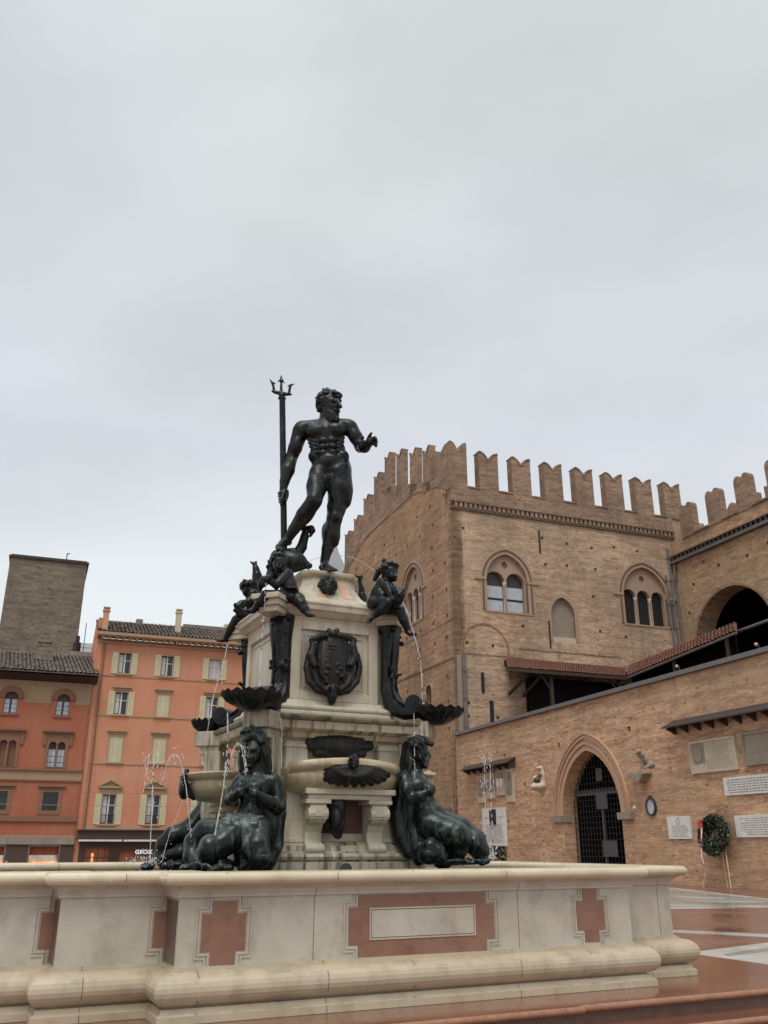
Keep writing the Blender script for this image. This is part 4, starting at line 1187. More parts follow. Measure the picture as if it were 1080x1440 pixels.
dt = figure('dolphin_sculpture', 'upright bronze dolphin tail ending in a beak like fin, beside the far left child', 'sculpture', (360, 840, 12.3))
c = Z(); c.c((560, 700, .12, 90), (590, 500, .12, 76), (590, 380, .12, 66), (575, 290, .12, 48), (560, 235, .12, 34)); c.c((560, 225, .12, 32), (530, 210, .11, 20), (492, 186, .10, 7)); c.c((560, 215, .12, 30), (580, 190, .12, 14))
part('body', c, .0125, M['bronze'], dt)
# ---- what shows of the right rear corner
dr = figure('dolphin_sculpture', 'small bronze dolphin tail with forked fin behind the right shoulder of pedestal', 'sculpture', (505, 840, 12.7))
c = Clay(330, 800, 3.857, 12.75); c.c((640, 140, 0, 12), (665, 165, 0, 22), (690, 160, 0, 20), (688, 110, 0, 18), (678, 70, 0, 11)); c.c((678, 68, 0, 10), (660, 42, 0, 8), (655, 28, 0, 3)); c.c((678, 68, 0, 10), (688, 42, 0, 8), (690, 26, 0, 3)); c.e(672, 45, 0, 16, 10, .04); c.c((690, 150, 0, 26), (700, 200, 0, 30)); c.c((655, 120, -.05, 8), (640, 150, -.05, 10))
part('body', c, .0125, M['bronze'], dr)

# ---- siren, left front (zoom 190,980 x4.154)
sl = figure('bronze_siren', 'wet bronze siren with long hair clasping her breasts at left front corner', 'siren', (340, 1215, 10.1), 'bronze sirens round the pedestal')
Z = lambda: Clay(190, 980, 4.1538, 10.12)
c = Z()
c.e(694, 315, -.02, 56, 80, .135); c.e(680, 350, -.09, 36, 50, .07); c.c((664, 318, -.15, 8), (655, 352, -.175, 13)); c.e(684, 326, -.16, 17, 11, .035, sub=True); c.e(644, 328, -.13, 12, 10, .03, sub=True); c.e(660, 378, -.145, 17, 7, .025); c.e(665, 405, -.11, 22, 16, .05); c.c((640, 308, -.145, 8), (700, 303, -.155, 9), k=.5)
c.c((700, 390, 0, 46), (705, 470, .02, 50)); c.c((630, 495, 0, 52), (710, 480, .04, 60), (795, 492, .02, 52)); c.e(695, 545, 0, 100, 90, .17)
c.e(618, 530, -.155, 40, 40, .085, k=.2); c.e(695, 535, -.165, 40, 40, .085, k=.2)
c.c((805, 500, 0, 50), (838, 575, .0, 46), (840, 640, -.03, 42)); c.c((840, 640, -.03, 42), (775, 610, -.17, 36), (715, 570, -.25, 24)); c.e(700, 560, -.27, 26, 24, .05)
for i in range(4): c.c((700, 545 + i * 10, -.28, 8), (668, 535 + i * 12, -.30, 7), k=.2)
c.c((612, 500, -.02, 42), (568, 560, -.05, 38), (552, 600, -.1, 32)); c.c((552, 600, -.1, 34), (575, 585, -.2, 28), (602, 560, -.26, 22)); c.e(605, 555, -.27, 24, 22, .05)
for i in range(4): c.c((600, 540 + i * 11, -.28, 8), (632, 533 + i * 12, -.30, 7), k=.2)
c.e(690, 640, -.02, 84, 80, .15); c.e(668, 690, -.07, 84, 70, .13); c.e(660, 672, -.195, 7, 8, .02, sub=True); c.e(680, 760, .0, 120, 80, .2)
c.c((610, 770, -.12, 82), (520, 850, -.24, 76), (445, 895, -.33, 66)); c.e(432, 882, -.34, 62, 68, .12); c.c((430, 910, -.32, 66), (480, 970, -.22, 50), (540, 990, -.15, 40))
c.c((725, 770, -.12, 74), (715, 870, -.26, 66), (722, 940, -.30, 54)); c.c((725, 945, -.3, 56), (690, 1000, -.22, 46), (640, 1010, -.15, 40)); c.e(735, 930, -.3, 56, 60, .11)
c.c((620, 850, -.1, 60), (640, 960, -.05, 60)); c.c((560, 800, .1, 80), (420, 790, .2, 78), (350, 850, .2, 64), (330, 930, .12, 50), (380, 985, .0, 40))
c.c((790, 520, .12, 60), (815, 680, .14, 66), (800, 860, .12, 66), (770, 960, .05, 56)); c.e(780, 760, .1, 70, 170, .2)
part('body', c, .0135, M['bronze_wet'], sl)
c = Z()
c.e(700, 255, .02, 70, 70, .15); c.c((655, 235, -.06, 24), (628, 300, -.07, 24), (622, 380, -.05, 22), (618, 430, -.04, 14)); c.c((735, 235, -.03, 30), (758, 320, -.02, 36), (765, 410, .0, 36), (770, 480, .03, 26)); c.c((690, 225, -.13, 18), (650, 250, -.13, 14)); c.c((690, 225, -.13, 18), (735, 260, -.11, 16))
for i in range(16): r_ = random.Random(i + 60); x_ = 735 + r_.uniform(-12, 40); c.c((x_ - 15, 240, -.1 + r_.uniform(0, .1), 9), (x_ + r_.uniform(-10, 14), 340, -.1 + r_.uniform(0, .1), 9), (x_ + r_.uniform(-10, 20), 450, -.05, 7), k=.2)
for i in range(8): r_ = random.Random(i + 90); x_ = 622 + r_.uniform(-10, 20); c.c((x_ + 20, 240, -.12, 8), (x_, 330, -.12 + r_.uniform(0, .05), 8), (x_ + r_.uniform(-8, 8), 430, -.08, 6), k=.2)
c.curls(680, 215, -.02, 60, 30, .1, 13, 22, cond=lambda v: v.z > 0, seed=51)
part('hair', c, .0125, M['bronze_wet'], sl)
c = Z()
for i in range(9): r_ = random.Random(i + 5); c.c((545 + i * 21, 690 + i % 3 * 8, -.20, 14), (530 + i * 23 + r_.uniform(-12, 12), 730 + r_.uniform(-10, 26), -.27, 15), (540 + i * 21, 785 + r_.uniform(-20, 40), -.28, 6), k=.5)
c.c((555, 700, -.2, 16), (640, 720, -.26, 16), (740, 705, -.2, 14))
c.c((650, 770, -.28, 30), (660, 870, -.30, 34), (700, 960, -.33, 26), k=.5)
part('leaf_skirt', c, .0125, M['bronze_pale'], sl)
c = Z(); c.e(300, 1000, -.25, 40, 22, .1); c.e(500, 1000, -.32, 70, 24, .12); c.curls(450, 995, -.35, 110, 24, .1, 16, 36, seed=15); c.c((330, 1000, -.3, 16), (380, 975, -.36, 12), (420, 1000, -.38, 10))
part('fish_fins', c, .0135, M['bronze_wet'], sl)

# ---- siren, left rear: tail and shadowed head (zoom 200,1060 x8.306)
sb = figure('bronze_siren', 'dark bronze siren at the far left corner, mostly hidden behind the stone bowl', 'siren', (255, 1212, 12.3), 'bronze sirens round the pedestal')
c = Clay(200, 1060, 8.306, 12.35)
c.e(810, 60, .25, 95, 110, .16); c.c((760, 60, .15, 20), (740, 80, .14, 16)); c.c((830, 120, .25, 70), (800, 330, .2, 120), (760, 600, .15, 110)); c.c((760, 640, .1, 120), (560, 900, .0, 130), (360, 960, -.05, 110), (260, 1060, -.05, 100), (230, 1200, -.05, 90), (300, 1290, -.05, 60))
c.c((250, 1230, -.15, 60), (330, 1180, -.2, 64), (450, 1150, -.22, 70), (540, 1180, -.22, 60), (560, 1260, -.2, 60)); c.e(420, 1290, -.25, 170, 40, .15); c.c((620, 860, .05, 110), (640, 1060, .0, 120), (620, 1250, .0, 110)); c.curls(400, 1300, -.3, 190, 40, .12, 26, 26, seed=19)
part('body', c, .015, M['bronze'], sb)
c = Clay(200, 1060, 8.306, 12.35); c.e(840, 20, .27, 90, 70, .15); c.curls(830, 40, .25, 100, 110, .16, 24, 50, cond=lambda v: v.z > -.2 and v.x > -.4, seed=29)
part('hair', c, .015, M['bronze'], sb)
sc = figure('bronze_fish', 'small curled bronze fish with spray at far left foot of the pedestal', 'fish', (205, 1212, 12.3))
c = Clay(200, 1060, 8.306, 12.35); c.c((150, 1290, -.1, 20), (130, 1250, -.12, 24), (90, 1250, -.12, 28), (60, 1290, -.12, 34), (20, 1320, -.12, 44)); c.e(60, 1330, -.1, 80, 36, .14); c.c((90, 1260, -.12, 22), (70, 1240, -.12, 10))
part('body', c, .013, M['bronze_wet'], sc)

# ---- siren, right front (zoom 540,1020 x6.75)
sr = figure('bronze_siren', 'wet bronze siren in profile leaning outwards at right front corner', 'siren', (620, 1215, 11.2), 'bronze sirens round the pedestal')
Z = lambda: Clay(540, 1020, 6.75, 11.2)
c = Z()
c.e(345, 265, 0, 78, 120, .125); c.e(385, 320, -.02, 46, 76, .08); c.c((428, 262, -.03, 9), (437, 300, -.03, 14), k=.3); c.e(398, 288, -.09, 16, 12, .04, sub=True); c.e(412, 350, -.04, 18, 12, .04); c.e(392, 385, -.03, 32, 28, .06); c.c((380, 250, -.09, 12), (424, 250, -.05, 11), k=.5); c.e(340, 310, -.115, 14, 24, .03)
c.c((310, 370, .02, 66), (280, 470, .03, 70)); c.c((215, 490, .0, 80), (290, 490, .05, 90), (350, 510, .1, 60)); c.e(310, 590, .0, 135, 115, .18)
c.e(425, 610, -.08, 66, 62, .10, k=.2); c.e(400, 600, .1, 60, 60, .1)
c.c((200, 520, -.12, 72), (215, 620, -.18, 66), (250, 700, -.2, 56)); c.c((250, 700, -.2, 56), (330, 670, -.24, 46), (405, 640, -.24, 34)); c.e(430, 625, -.24, 36, 32, .05)
for i in range(4): c.c((425, 605 + i * 15, -.26, 12), (470, 590 + i * 18, -.24, 10), k=.2)
c.c((330, 660, .0, 112), (390, 780, .0, 116), (430, 880, .0, 140)); c.e(480, 810, -.04, 76, 70, .13); c.e(430, 900, .0, 165, 130, .22); c.c((430, 770, -.1, 30), (520, 800, -.08, 30), (600, 880, -.08, 26), k=.6)
c.c((450, 950, -.14, 130), (600, 1000, -.22, 122), (720, 1050, -.26, 104)); c.c((720, 1060, -.26, 118), (715, 1160, -.2, 86), (690, 1260, -.14, 66)); c.e(690, 1020, -.28, 100, 92, .15)
c.c((560, 930, .1, 120), (720, 980, .05, 108), (860, 1080, .0, 98)); c.c((860, 1090, .0, 104), (910, 1190, -.02, 92), (930, 1270, -.05, 60)); c.e(850, 1120, -.04, 100, 100, .15)
c.c((390, 1180, -.2, 68), (440, 1150, -.25, 70), (520, 1190, -.26, 60), (540, 1260, -.26, 60)); c.e(430, 1230, -.2, 120, 80, .16); c.c((480, 1100, .0, 130), (560, 1240, .0, 120))
c.c((240, 620, .08, 90), (270, 800, .08, 110), (300, 1000, .06, 120), (340, 1180, .0, 110), (330, 1270, .0, 60)); c.c((430, 1010, .05, 110), (400, 1180, .02, 90))
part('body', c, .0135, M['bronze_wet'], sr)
c = Z()
c.e(310, 225, .03, 95, 105, .15); c.curls(320, 220, .02, 98, 110, .15, 18, 70, cond=lambda v: v.z > -.1 and not (v.x > .45 and v.z < .5), seed=61); c.c((390, 160, .0, 26), (430, 175, -.02, 22), (460, 190, -.02, 14)); c.curls(435, 172, -.01, 26, 20, .04, 12, 10, seed=62)
c.c((230, 200, .06, 60), (205, 330, .08, 54), (190, 460, .1, 60), (160, 650, .12, 78), (140, 850, .12, 96), (170, 1040, .08, 96), (240, 1200, .02, 70)); c.c((260, 330, -.06, 30), (235, 430, -.08, 24), (190, 520, -.1, 22))
for i in range(12): r_ = random.Random(i + 33); x_ = r_.uniform(180, 260); c.c((x_ + 40, 240, -.05, 13), (x_, 350, -.05 + r_.uniform(-.03, .05), 14), (x_ - 20, 470, -.02, 12), (x_ - 40, 640, .02, 10), k=.3)
part('hair', c, .0135, M['bronze'], sr)
c = Z(); c.e(760, 1295, -.15, 220, 26, .14); c.c((560, 1300, -.25, 18), (700, 1285, -.28, 22), (860, 1300, -.26, 20), (960, 1290, -.2, 18), (990, 1300, -.2, 10)); c.curls(800, 1295, -.2, 190, 24, .12, 16, 30, seed=70)
part('fish_fins', c, .0145, M['bronze_wet'], sr)

# ---- a bronze child's shell on the far side, seen past the right siren
b = figure('stone_urn', 'pale shell shaped stone urn seen beyond the right siren', 'urn', (606, 1100, 12.6))
c = Clay(540, 1020, 6.75, 12.6); c.c((360, 460, 0, 22), (420, 470, 0, 26), (480, 462, 0, 14), k=.6); c.c((420, 480, 0, 50), (430, 540, 0, 36), (440, 640, 0, 50)); c.e(425, 475, 0, 70, 26, .12)
part('body', c, .014, M['bowl_stone'], b)

# ================================================================ THE BATTLEMENTED PALACE (building frame)
XW, YS = 30.12, 62.98            # west and south faces
pal = thing('brick_palace', 'tall brick palace block with swallowtail battlements and twin arched windows', 'palace', MB_, (XW, YS, 0))
south = lambda u, v, w: (u, YS + w, v)
west = lambda u, v, w: (XW + w, u, v)


def merlon_outline(u0, u1, z0, z1, dip):
    c = (u0 + u1) / 2; w = u1 - u0
    L = [(u0, z0), (u1, z0), (u1, z1 - .10 * dip), (u1 - .05 * w, z1), (u1 - .14 * w, z1 - .06 * dip), (u1 - .26 * w, z1 - .22 * dip), (u1 - .36 * w, z1 - .5 * dip), (u1 - .44 * w, z1 - .82 * dip), (c, z1 - dip)]
    return L + [(2 * c - u, v) for u, v in reversed(L[2:-1])]


def merlon(par, u0, u1, z0, z1, fn, mat, thick=.85, dip=.75):
    b = MB(); b.prism(merlon_outline(u0, u1, z0, z1, dip), fn, 0.0, thick)
    m = build('merlon', b, mat, par, MB_)
    o = merlon_outline(u0, u1, z0, z1, dip)[2:]
    b = MB(); pr = [(-.02, -.06), (.09, -.06), (.09, thick + .06), (-.02, thick + .06)]
    path = [fn(u, v, 0) for u, v in o]
    N = Vector(fn(0, 0, 1)) - Vector(fn(0, 0, 0))
    s_ = 1 if fn is south else -1
    b.sweep(path, N, [(s_ * a, h) for a, h in pr])
    build('coping', b, M['brick_parapet'], m, MB_)


def biforate(par, fn, c, half, z0, zs, rise, lights, wall_mat, pane, frame_d=.35, oculus=True, blind=None):
    """pointed relieving arch, tracery plate with small round arches, columns, panes. fn(u, v, w)"""
    # outer moulded arch
    for h, o0, o1, p, mt in ((half, .0, .28, .05, 'win_trim'), (half, .28, .40, .11, 'dentil_dark'), (half, .40, .58, .03, 'win_trim')):
        arcp = [(c + half, z0)] + pointed(c, half, zs, rise, 10) + [(c - half, z0)]
        b = MB(); path = [fn(u, v, 0) for u, v in arcp]; N = Vector(fn(0, 0, -1)) - Vector(fn(0, 0, 0))
        sg = 1 if (fn is south) else -1
        b.sweep(path, N, [(sg * o0, -.3), (sg * o1, -.3), (sg * o1, p), (sg * o0, p)])
        build('arch_moulding', b, M[mt], par, MB_)
    # plate
    n = lights; gap = .16; tot = 2 * half; lw = (tot - .24 - gap * (n - 1)) / n; holes = []
    for i in range(n):
        u0 = c - half + .12 + i * (lw + gap); holes.append((round_arch(u0, u0 + lw, z0 + .02, zs - .05, 8), .42, False))
    if oculus: holes.append(([(c + .3 * math.cos(2 * PI * k / 12), zs + rise * .62 + .3 * math.sin(2 * PI * k / 12)) for k in range(12)], .3, True))
    b = MB(); wall_holes(b, pointed_open(c, half - .002, z0, zs, rise, 10), holes, lambda u, v, w: fn(u, v, w + .32), .42)
    tr = build('window', b, M['win_trim'], par, MB_)
    for i in range(n - 1):
        u = c - half + .12 + (i + 1) * lw + (i + .5) * gap
        b = MB(); q = fn(u, 0, .50)
        b.lathe([(.14, 0), (.14, .12), (.10, .18), (.095, (zs - z0) - .5), (.11, (zs - z0) - .46), (.19, (zs - z0) - .2), (.21, (zs - z0) - .05)], (q[0], q[1], z0), 12)
        build('column', b, M['column_white'], tr, MB_, smooth=True)
    for i in range(n):
        u0 = c - half + .12 + i * (lw + gap)
        if pane == 'white':
            b = MB(); H = zs - z0
            for a0, a1 in ((.03, .40), (.48, .86)): b.prism(rect(u0 + .05, u0 + lw - .05, z0 + H * a0, z0 + H * a1), lambda u, v, w: fn(u, v, w), .66, .70)
            build('pane', b, M['glass_pale'], tr, MB_)
            b = MB(); b.prism(round_arch(u0, u0 + lw, z0, zs - .03, 8), fn, .74, .78); build('backing', b, M['win_dark'], tr, MB_)
        else:
            b = MB(); b.prism(round_arch(u0, u0 + lw, z0, zs - .03, 8), fn, .72, .76); build('pane', b, M['glass_dark'], tr, MB_)
    # impost string and sill
    for u0, u1 in ((c - half - 1.1, c - half - .02), (c + half + .02, c + half + 1.1)):
        b = MB(); b.prism(rect(u0, u1, zs - .12, zs + .10), fn, -.12, .05); build('impost', b, M['trim_ochre'], par, MB_)
    b = MB(); b.prism(rect(c - half - .2, c + half + .5, z0 - .16, z0 + .0), fn, -.06, .3)
    build('sill', b, M['trim_ochre'], par, MB_)


rnd = random.Random(5)
# ---- south face with its openings and putlog holes
S_OUT = [(XW, -1), (57, -1), (57, 30.75), (XW, 30.75)]
sh = [(pointed_open(35.2, 1.95, 20.05, 22.75, 2.35), .85, False), (pointed_open(49.25, 2.35, 20.1, 22.75, 2.75), .85, False)]
sh.append((pointed_open(40.45, 1.15, 17.9, 20.3, 1.5), .5, True))
sh.append((rect(36.4, 52.3, 9.2, 15.7), 3.2, True))
def hole(u, v, s=.13): return rect(u - s, u + s, v - s, v + s)
pts_ = []
for z in (26.9, 24.6, 22.1, 19.0, 17.2, 14.2, 12.4, 11.2):
    for k in range(9):
        u = 31.2 + k * 2.55 + rnd.uniform(-.25, .25)
        v = z + rnd.uniform(-.18, .18)
        if any(a - .9 < u < b_ + .9 and c_ - .4 < v < d_ + .4 for a, b_, c_, d_ in ((32.6, 37.8, 19.4, 25.8), (46.3, 52.3, 19.4, 26.4), (38.9, 42, 17.4, 22.3), (35.2, 53, 8, 17.6))): continue
        if 53 < u: continue
        if rnd.random() < .85: pts_.append((u, v))
sh += [(hole(u, v), .3, True) for u, v in pts_]
b = MB(); wall_holes(b, S_OUT, sh, south, 1.0, back=False)
build('wall', b, M['brick_south'], pal, MB_)
biforate(pal, south, 35.2, 1.95, 20.05, 22.75, 2.35, 2, None, 'white')
biforate(pal, south, 49.25, 2.35, 20.1, 22.75, 2.75, 3, None, 'dark')
# blocked niche
b = MB(); arcp = [(40.45 + 1.15, 17.9)] + pointed(40.45, 1.15, 20.3, 1.5, 8) + [(40.45 - 1.15, 17.9)]
b.sweep([south(u, v, 0) for u, v in arcp], (0, -1, 0), [(0, -.2), (.35, -.2), (.35, .04), (0, .04)]); build('niche_arch', b, M['win_trim'], pal, MB_)
b = MB(); b.prism(pointed_open(40.45, 1.14, 17.9, 20.3, 1.5), south, .34, .38); build('niche_filling', b, M['plaque_dark'], pal, MB_)
b = MB(); b.prism([(39.35, 17.75), (41.6, 17.75), (41.6, 18.3), (39.35, 18.3)], south, .05, .40); build('niche_sill', b, M['plaque_old'], pal, MB_)
# faint traces of an older arch and string courses
b = MB(); arcp = [(34.9, 14.5)] + [(32.85 + 2.05 * math.cos(PI * k / 14), 16.7 + 2.05 * math.sin(PI * k / 14)) for k in range(15)] + [(30.8, 10.2)]
b.sweep([south(u, v, 0) for u, v in arcp], (0, -1, 0), [(0, -.1), (.16, -.1), (.16, .05), (0, .05)]); build('old_arch', b, M['brick_parapet'], pal, MB_)
b = MB(); b.box(30.9, 36.4, YS - .05, YS + .1, 16.22, 16.32); b.box(36.0, 46, YS - .04, YS + .1, 16.95, 17.05); build('string_course', b, M['brick_parapet'], pal, MB_)
b = MB()
for u, z0, z1, w_ in ((38.6, 25.6, 27.7, .06), (39.0, 17.3, 19.6, .05), (53.0, 24.2, 25.9, .07), (32.5, 13.2, 14.8, .12), (33.2, 10.3, 12.6, .16)):
    b.box(u - w_, u + w_, YS - .10, YS + .02, z0, z1)
build('tie_anchor', b, M['iron'], pal, MB_)
# cornice: row of brick dentils on a dark string
b = MB(); b.box(XW - .02, 53.2, YS - .16, YS + .1, 28.62, 28.78); b.box(XW + .1, 53.2, YS - .26, YS + .1, 29.25, 29.36)
build('cornice', b, M['dentil_dark'], pal, MB_)
b = MB(); u = XW + .3
while u < 53: b.box(u, u + .26, YS - .22, YS + .05, 28.80, 29.24); u += .46
build('dentils', b, M['brick_parapet'], pal, MB_)
b = MB(); b.box(XW + .02, 53.2, YS - .12, YS + .5, 29.37, 30.75); build('parapet', b, M['brick_parapet'], pal, MB_)
for k in range(7):
    u0 = 32.92 + 3.28 * k; merlon(pal, u0, u0 + 1.9, 30.72, 34.35, lambda u, v, w: (u, YS - .12 + w, v), M['brick_parapet'])
    b = MB(); b.box(u0 + 1.9, u0 + 3.28 if k < 6 else u0 + 2.3, YS - .2, YS + .8, 30.75, 30.87); build('gap_sill', b, M['brick_parapet'], pal, MB_)
# ---- west face
def wz(y): return float(np.interp(y, [62.98, 66, 68, 71.2, 74.5, 77.6, 80, 83, 86, 89, 92.5], [31.6, 32.4, 32.95, 34.1, 35.2, 36.2, 35.4, 34.3, 33.2, 32.2, 31.2]))
W_OUT = [(62.98, -1), (92.5, -1)] + [(y, wz(y)) for y in (92.5, 89, 86, 83, 80, 77.6, 74.5, 71.2, 68, 66, 62.98)]
whl = [(pointed_open(71.6, 2.2, 20.6, 23.3, 2.6), .85, False), (round_arch(67.65, 68.85, 12.0, 13.9, 8), .5, True), (round_arch(77.4, 78.6, 12.0, 13.2, 8), .5, True)]
for z in (30.2, 28.4, 26.2, 24.0, 21.8, 19.4, 17.6, 14.6, 12.6, 10.4):
    for k in range(10):
        y = 64.2 + k * 2.9 + rnd.uniform(-.3, .3); v = z + rnd.uniform(-.2, .2)
        if 68.2 < y < 75 and 19.8 < v < 27: continue
        if 66.7 < y < 69.6 and 11 < v < 15.2 or 76.6 < y < 79.4 and 11 < v < 14.6: continue
        if rnd.random() < .75: whl.append((hole(y, v, .17), .3, True))
b = MB(); wall_holes(b, W_OUT, whl, west, 1.0, back=False)
build('wall', b, M['brick_west'], pal, MB_)
biforate(pal, west, 71.6, 2.2, 20.6, 23.3, 2.6, 3, None, 'dark')
for y0, zt in ((68.25, 13.9), (78.0, 13.2)):
    b = MB(); b.sweep([west(u, v, 0) for u, v in [(y0 + .6, 12.0)] + [(y0 + .6 * math.cos(PI * k / 8), zt + .6 * math.sin(PI * k / 8)) for k in range(9)] + [(y0 - .6, 12.0)]], (-1, 0, 0), [(0, -.2), (-.22, -.2), (-.22, .05), (0, .05)])
    build('window_arch', b, M['win_trim'], pal, MB_)
    b = MB(); b.prism(round_arch(y0 - .58, y0 + .58, 12.0, zt, 8), west, .42, .45); build('pane', b, M['glass_dark'], pal, MB_)
b = MB(); b.box(XW - .07, XW + .1, 63.1, 92.4, 15.88, 16.02); b.box(XW - .04, XW + .1, 63.1, 74, 19.05, 19.15); build('string_course', b, M['brick_parapet'], pal, MB_)
# weathered parapet band and merlons of the west face
ys_ = [63.0, 66, 68, 71.2, 74.5, 77.6, 80, 83, 86, 89, 92.4]
b = MB(); b.prism([(y, min(33.0, wz(y) - .7)) for y in ys_] + [(y, wz(y) + .02) for y in reversed(ys_)], west, -.06, .9); build('parapet', b, M['brick_parapet'], pal, MB_)
for y0, zt in ((67.0, 36.4), (70.1, 37.5), (73.6, 38.9), (76.9, 39.95), (80.1, 39.0), (83.4, 37.7), (86.6, 36.4), (89.8, 35.6)):
    merlon(pal, y0, y0 + 1.65, wz(y0) - .6, zt, lambda u, v, w: (XW - .06 + w, u, v), M['brick_parapet'], thick=.6, dip=.7)
# corner merlon, its two horns on both faces
b = MB(); b.prism(merlon_outline(XW - .05, 31.75, 30.5, 35.0, .8), lambda u, v, w: (u, YS - .14 + w, v), 0, .85)
b.prism([(63.7, 30.7), (66.0, 31.9), (66.0, 35.3), (65.2, 34.9), (64.6, 34.6), (63.7, 35.0)], lambda u, v, w: (XW - .05 + w, u, v), 0, .85)
build('corner_merlon', b, M['brick_parapet'], pal, MB_)
b = MB(); b.box(31.75, 32.92, YS - .2, YS + .8, 30.75, 30.87); build('gap_sill', b, M['brick_parapet'], pal, MB_)
# roof slab closing the block, drainpipes
b = MB(); b.box(XW + .9, 56.9, YS + .9, 92, 29.4, 29.8); build('roof', b, M['tile_grey'], pal, MB_)
for u, z0, z1, yy in ((30.95, 9.9, 16.2, YS - .12), (52.2, 17.3, 27.6, YS - .14), (51.7, 17.3, 25.0, YS - .12)):
    b = MB(); b.tube([(u, yy, z0), (u, yy, z1)], .10, 8)
    for z in np.arange(z0 + .5, z1, 2.2): b.box(u - .15, u + .15, yy - .12, yy + .12, z, z + .08)
    build('drainpipe', b, M['grey_metal'], pal, MB_)
b = MB(); b.box(XW + .15, XW + .75, YS - .05, YS + .1, 9.8, 16.1); build('corner_strip', b, M['plaque_dark'], pal, MB_)

# ================================================================ WING WITH THE GREAT ARCH
XA = 52.72
wing = thing('brick_wing', 'brick palace wing with a huge dark round archway and low battlements', 'palace wing', MB_, (XA, 55, 0))
wingf = lambda u, v, w: (XA + w, u, v)
A_OUT = [(28, -1), (62.95, -1), (62.95, 28.1), (28, 28.1)]
ah = [([(52.0, 9.0), (61.2, 9.0)] + [(56.6 + 4.6 * math.cos(PI * k / 20), 17.7 + 4.6 * math.sin(PI * k / 20)) for k in range(21)], 1.9, False)]
for u, v in ((60.6, 23.6), (57.2, 24.4), (53.8, 24.2), (51.4, 24.6), (61.6, 21.2), (50.6, 21.0), (59.0, 25.2)): ah.append((hole(u, v, .15), .3, True))
b = MB(); wall_holes(b, A_OUT, ah, wingf, 1.9); build('wall', b, M['brick_arch'], wing, MB_)
b = MB(); b.box(XA + 16, XA + 16.3, 45, 62.9, 0, 26); b.box(XA + 1.92, XA + 16, 45, 45.3, 0, 26); b.box(XA + 1.92, XA + 16, 62.6, 62.9, 0, 26); b.box(XA + 1.92, XA + 16, 45, 62.9, 25, 25.3); build('passage', b, M['shade_black'], wing, MB_)
b = MB(); pth = [(56.6 + 4.6 * math.cos(PI * k / 24), 17.7 + 4.6 * math.sin(PI * k / 24)) for k in range(25)]
b.sweep([wingf(u, v, 0) for u, v in pth], (-1, 0, 0), [(0, -.4), (-.22, -.4), (-.22, .02), (0, .02)]); build('arch_band', b, M['brick_parapet'], wing, MB_)
b = MB(); b.box(XA + 2.2, XA + 2.5, 52.0, 61.2, 9, 13.6); build('inner_shade_screen', b, M['shade_black'], wing, MB_)
b = MB(); b.box(XA - .45, XA + .1, 28, 62.9, 26.05, 26.3); build('gutter', b, M['grey_metal'], wing, MB_)
b = MB(); y = 28.2
while y < 62.6: b.box(XA - .36, XA + .02, y, y + .26, 26.32, 26.72); y += .55
build('dentils', b, M['dark_wood'], wing, MB_)
b = MB(); b.box(XA - .40, XA + .1, 28, 62.9, 26.74, 26.86); build('cornice', b, M['brick_parapet'], wing, MB_)
for k in range(11):
    u1 = 61.2 - 3.6 * k; u0 = u1 - 1.75
    zt = 31.25
    c_ = (u0 + u1) / 2; o = [(u0, 28.05), (u1, 28.05), (u1, zt - .5)] + [(u1 - .42 + .42 * math.cos(PI * j / 8), zt - .5 + .5 * math.sin(PI * j / 8)) for j in range(1, 9)] + [(c_, zt - .62)] + [(u0 + .42 + .42 * math.cos(PI * j / 8), zt - .5 + .5 * math.sin(PI * j / 8)) for j in range(0, 8)] + [(u0, zt - .5)]
    b = MB(); b.prism(o, lambda u, v, w: (XA - .1 + w, u, v), 0, .65); m_ = build('merlon', b, M['brick_parapet'], wing, MB_)
    b = MB(); b.prism([(u0 - 1.85, 28.1), (u0, 28.1), (u0, 28.25), (u0 - 1.85, 28.25)], lambda u, v, w: (XA - .2 + w, u, v), 0, 1.05); build('gap_sill', b, M['brick_parapet'], wing, MB_)
for k in range(6):      # the row of merlons on the far side of the wing, seen between
    u1 = 61.5 - 2.9 * k; u0 = u1 - 1.75; b = MB(); b.prism(merlon_outline(u0, u1, 28.9, 31.9, .7), lambda u, v, w: (XA + 5.0 + w, u, v), 0, .8); build('merlon', b, M['brick_parapet'], wing, MB_)
b = MB(); b.tube([(XA - .25, 62.5, 26.1), (XA - .25, 62.6, 24.6), (XA - .12, 62.75, 24.0), (XA - .12, 62.75, 17.2)], .11, 8); build('drainpipe', b, M['grey_metal'], wing, MB_)

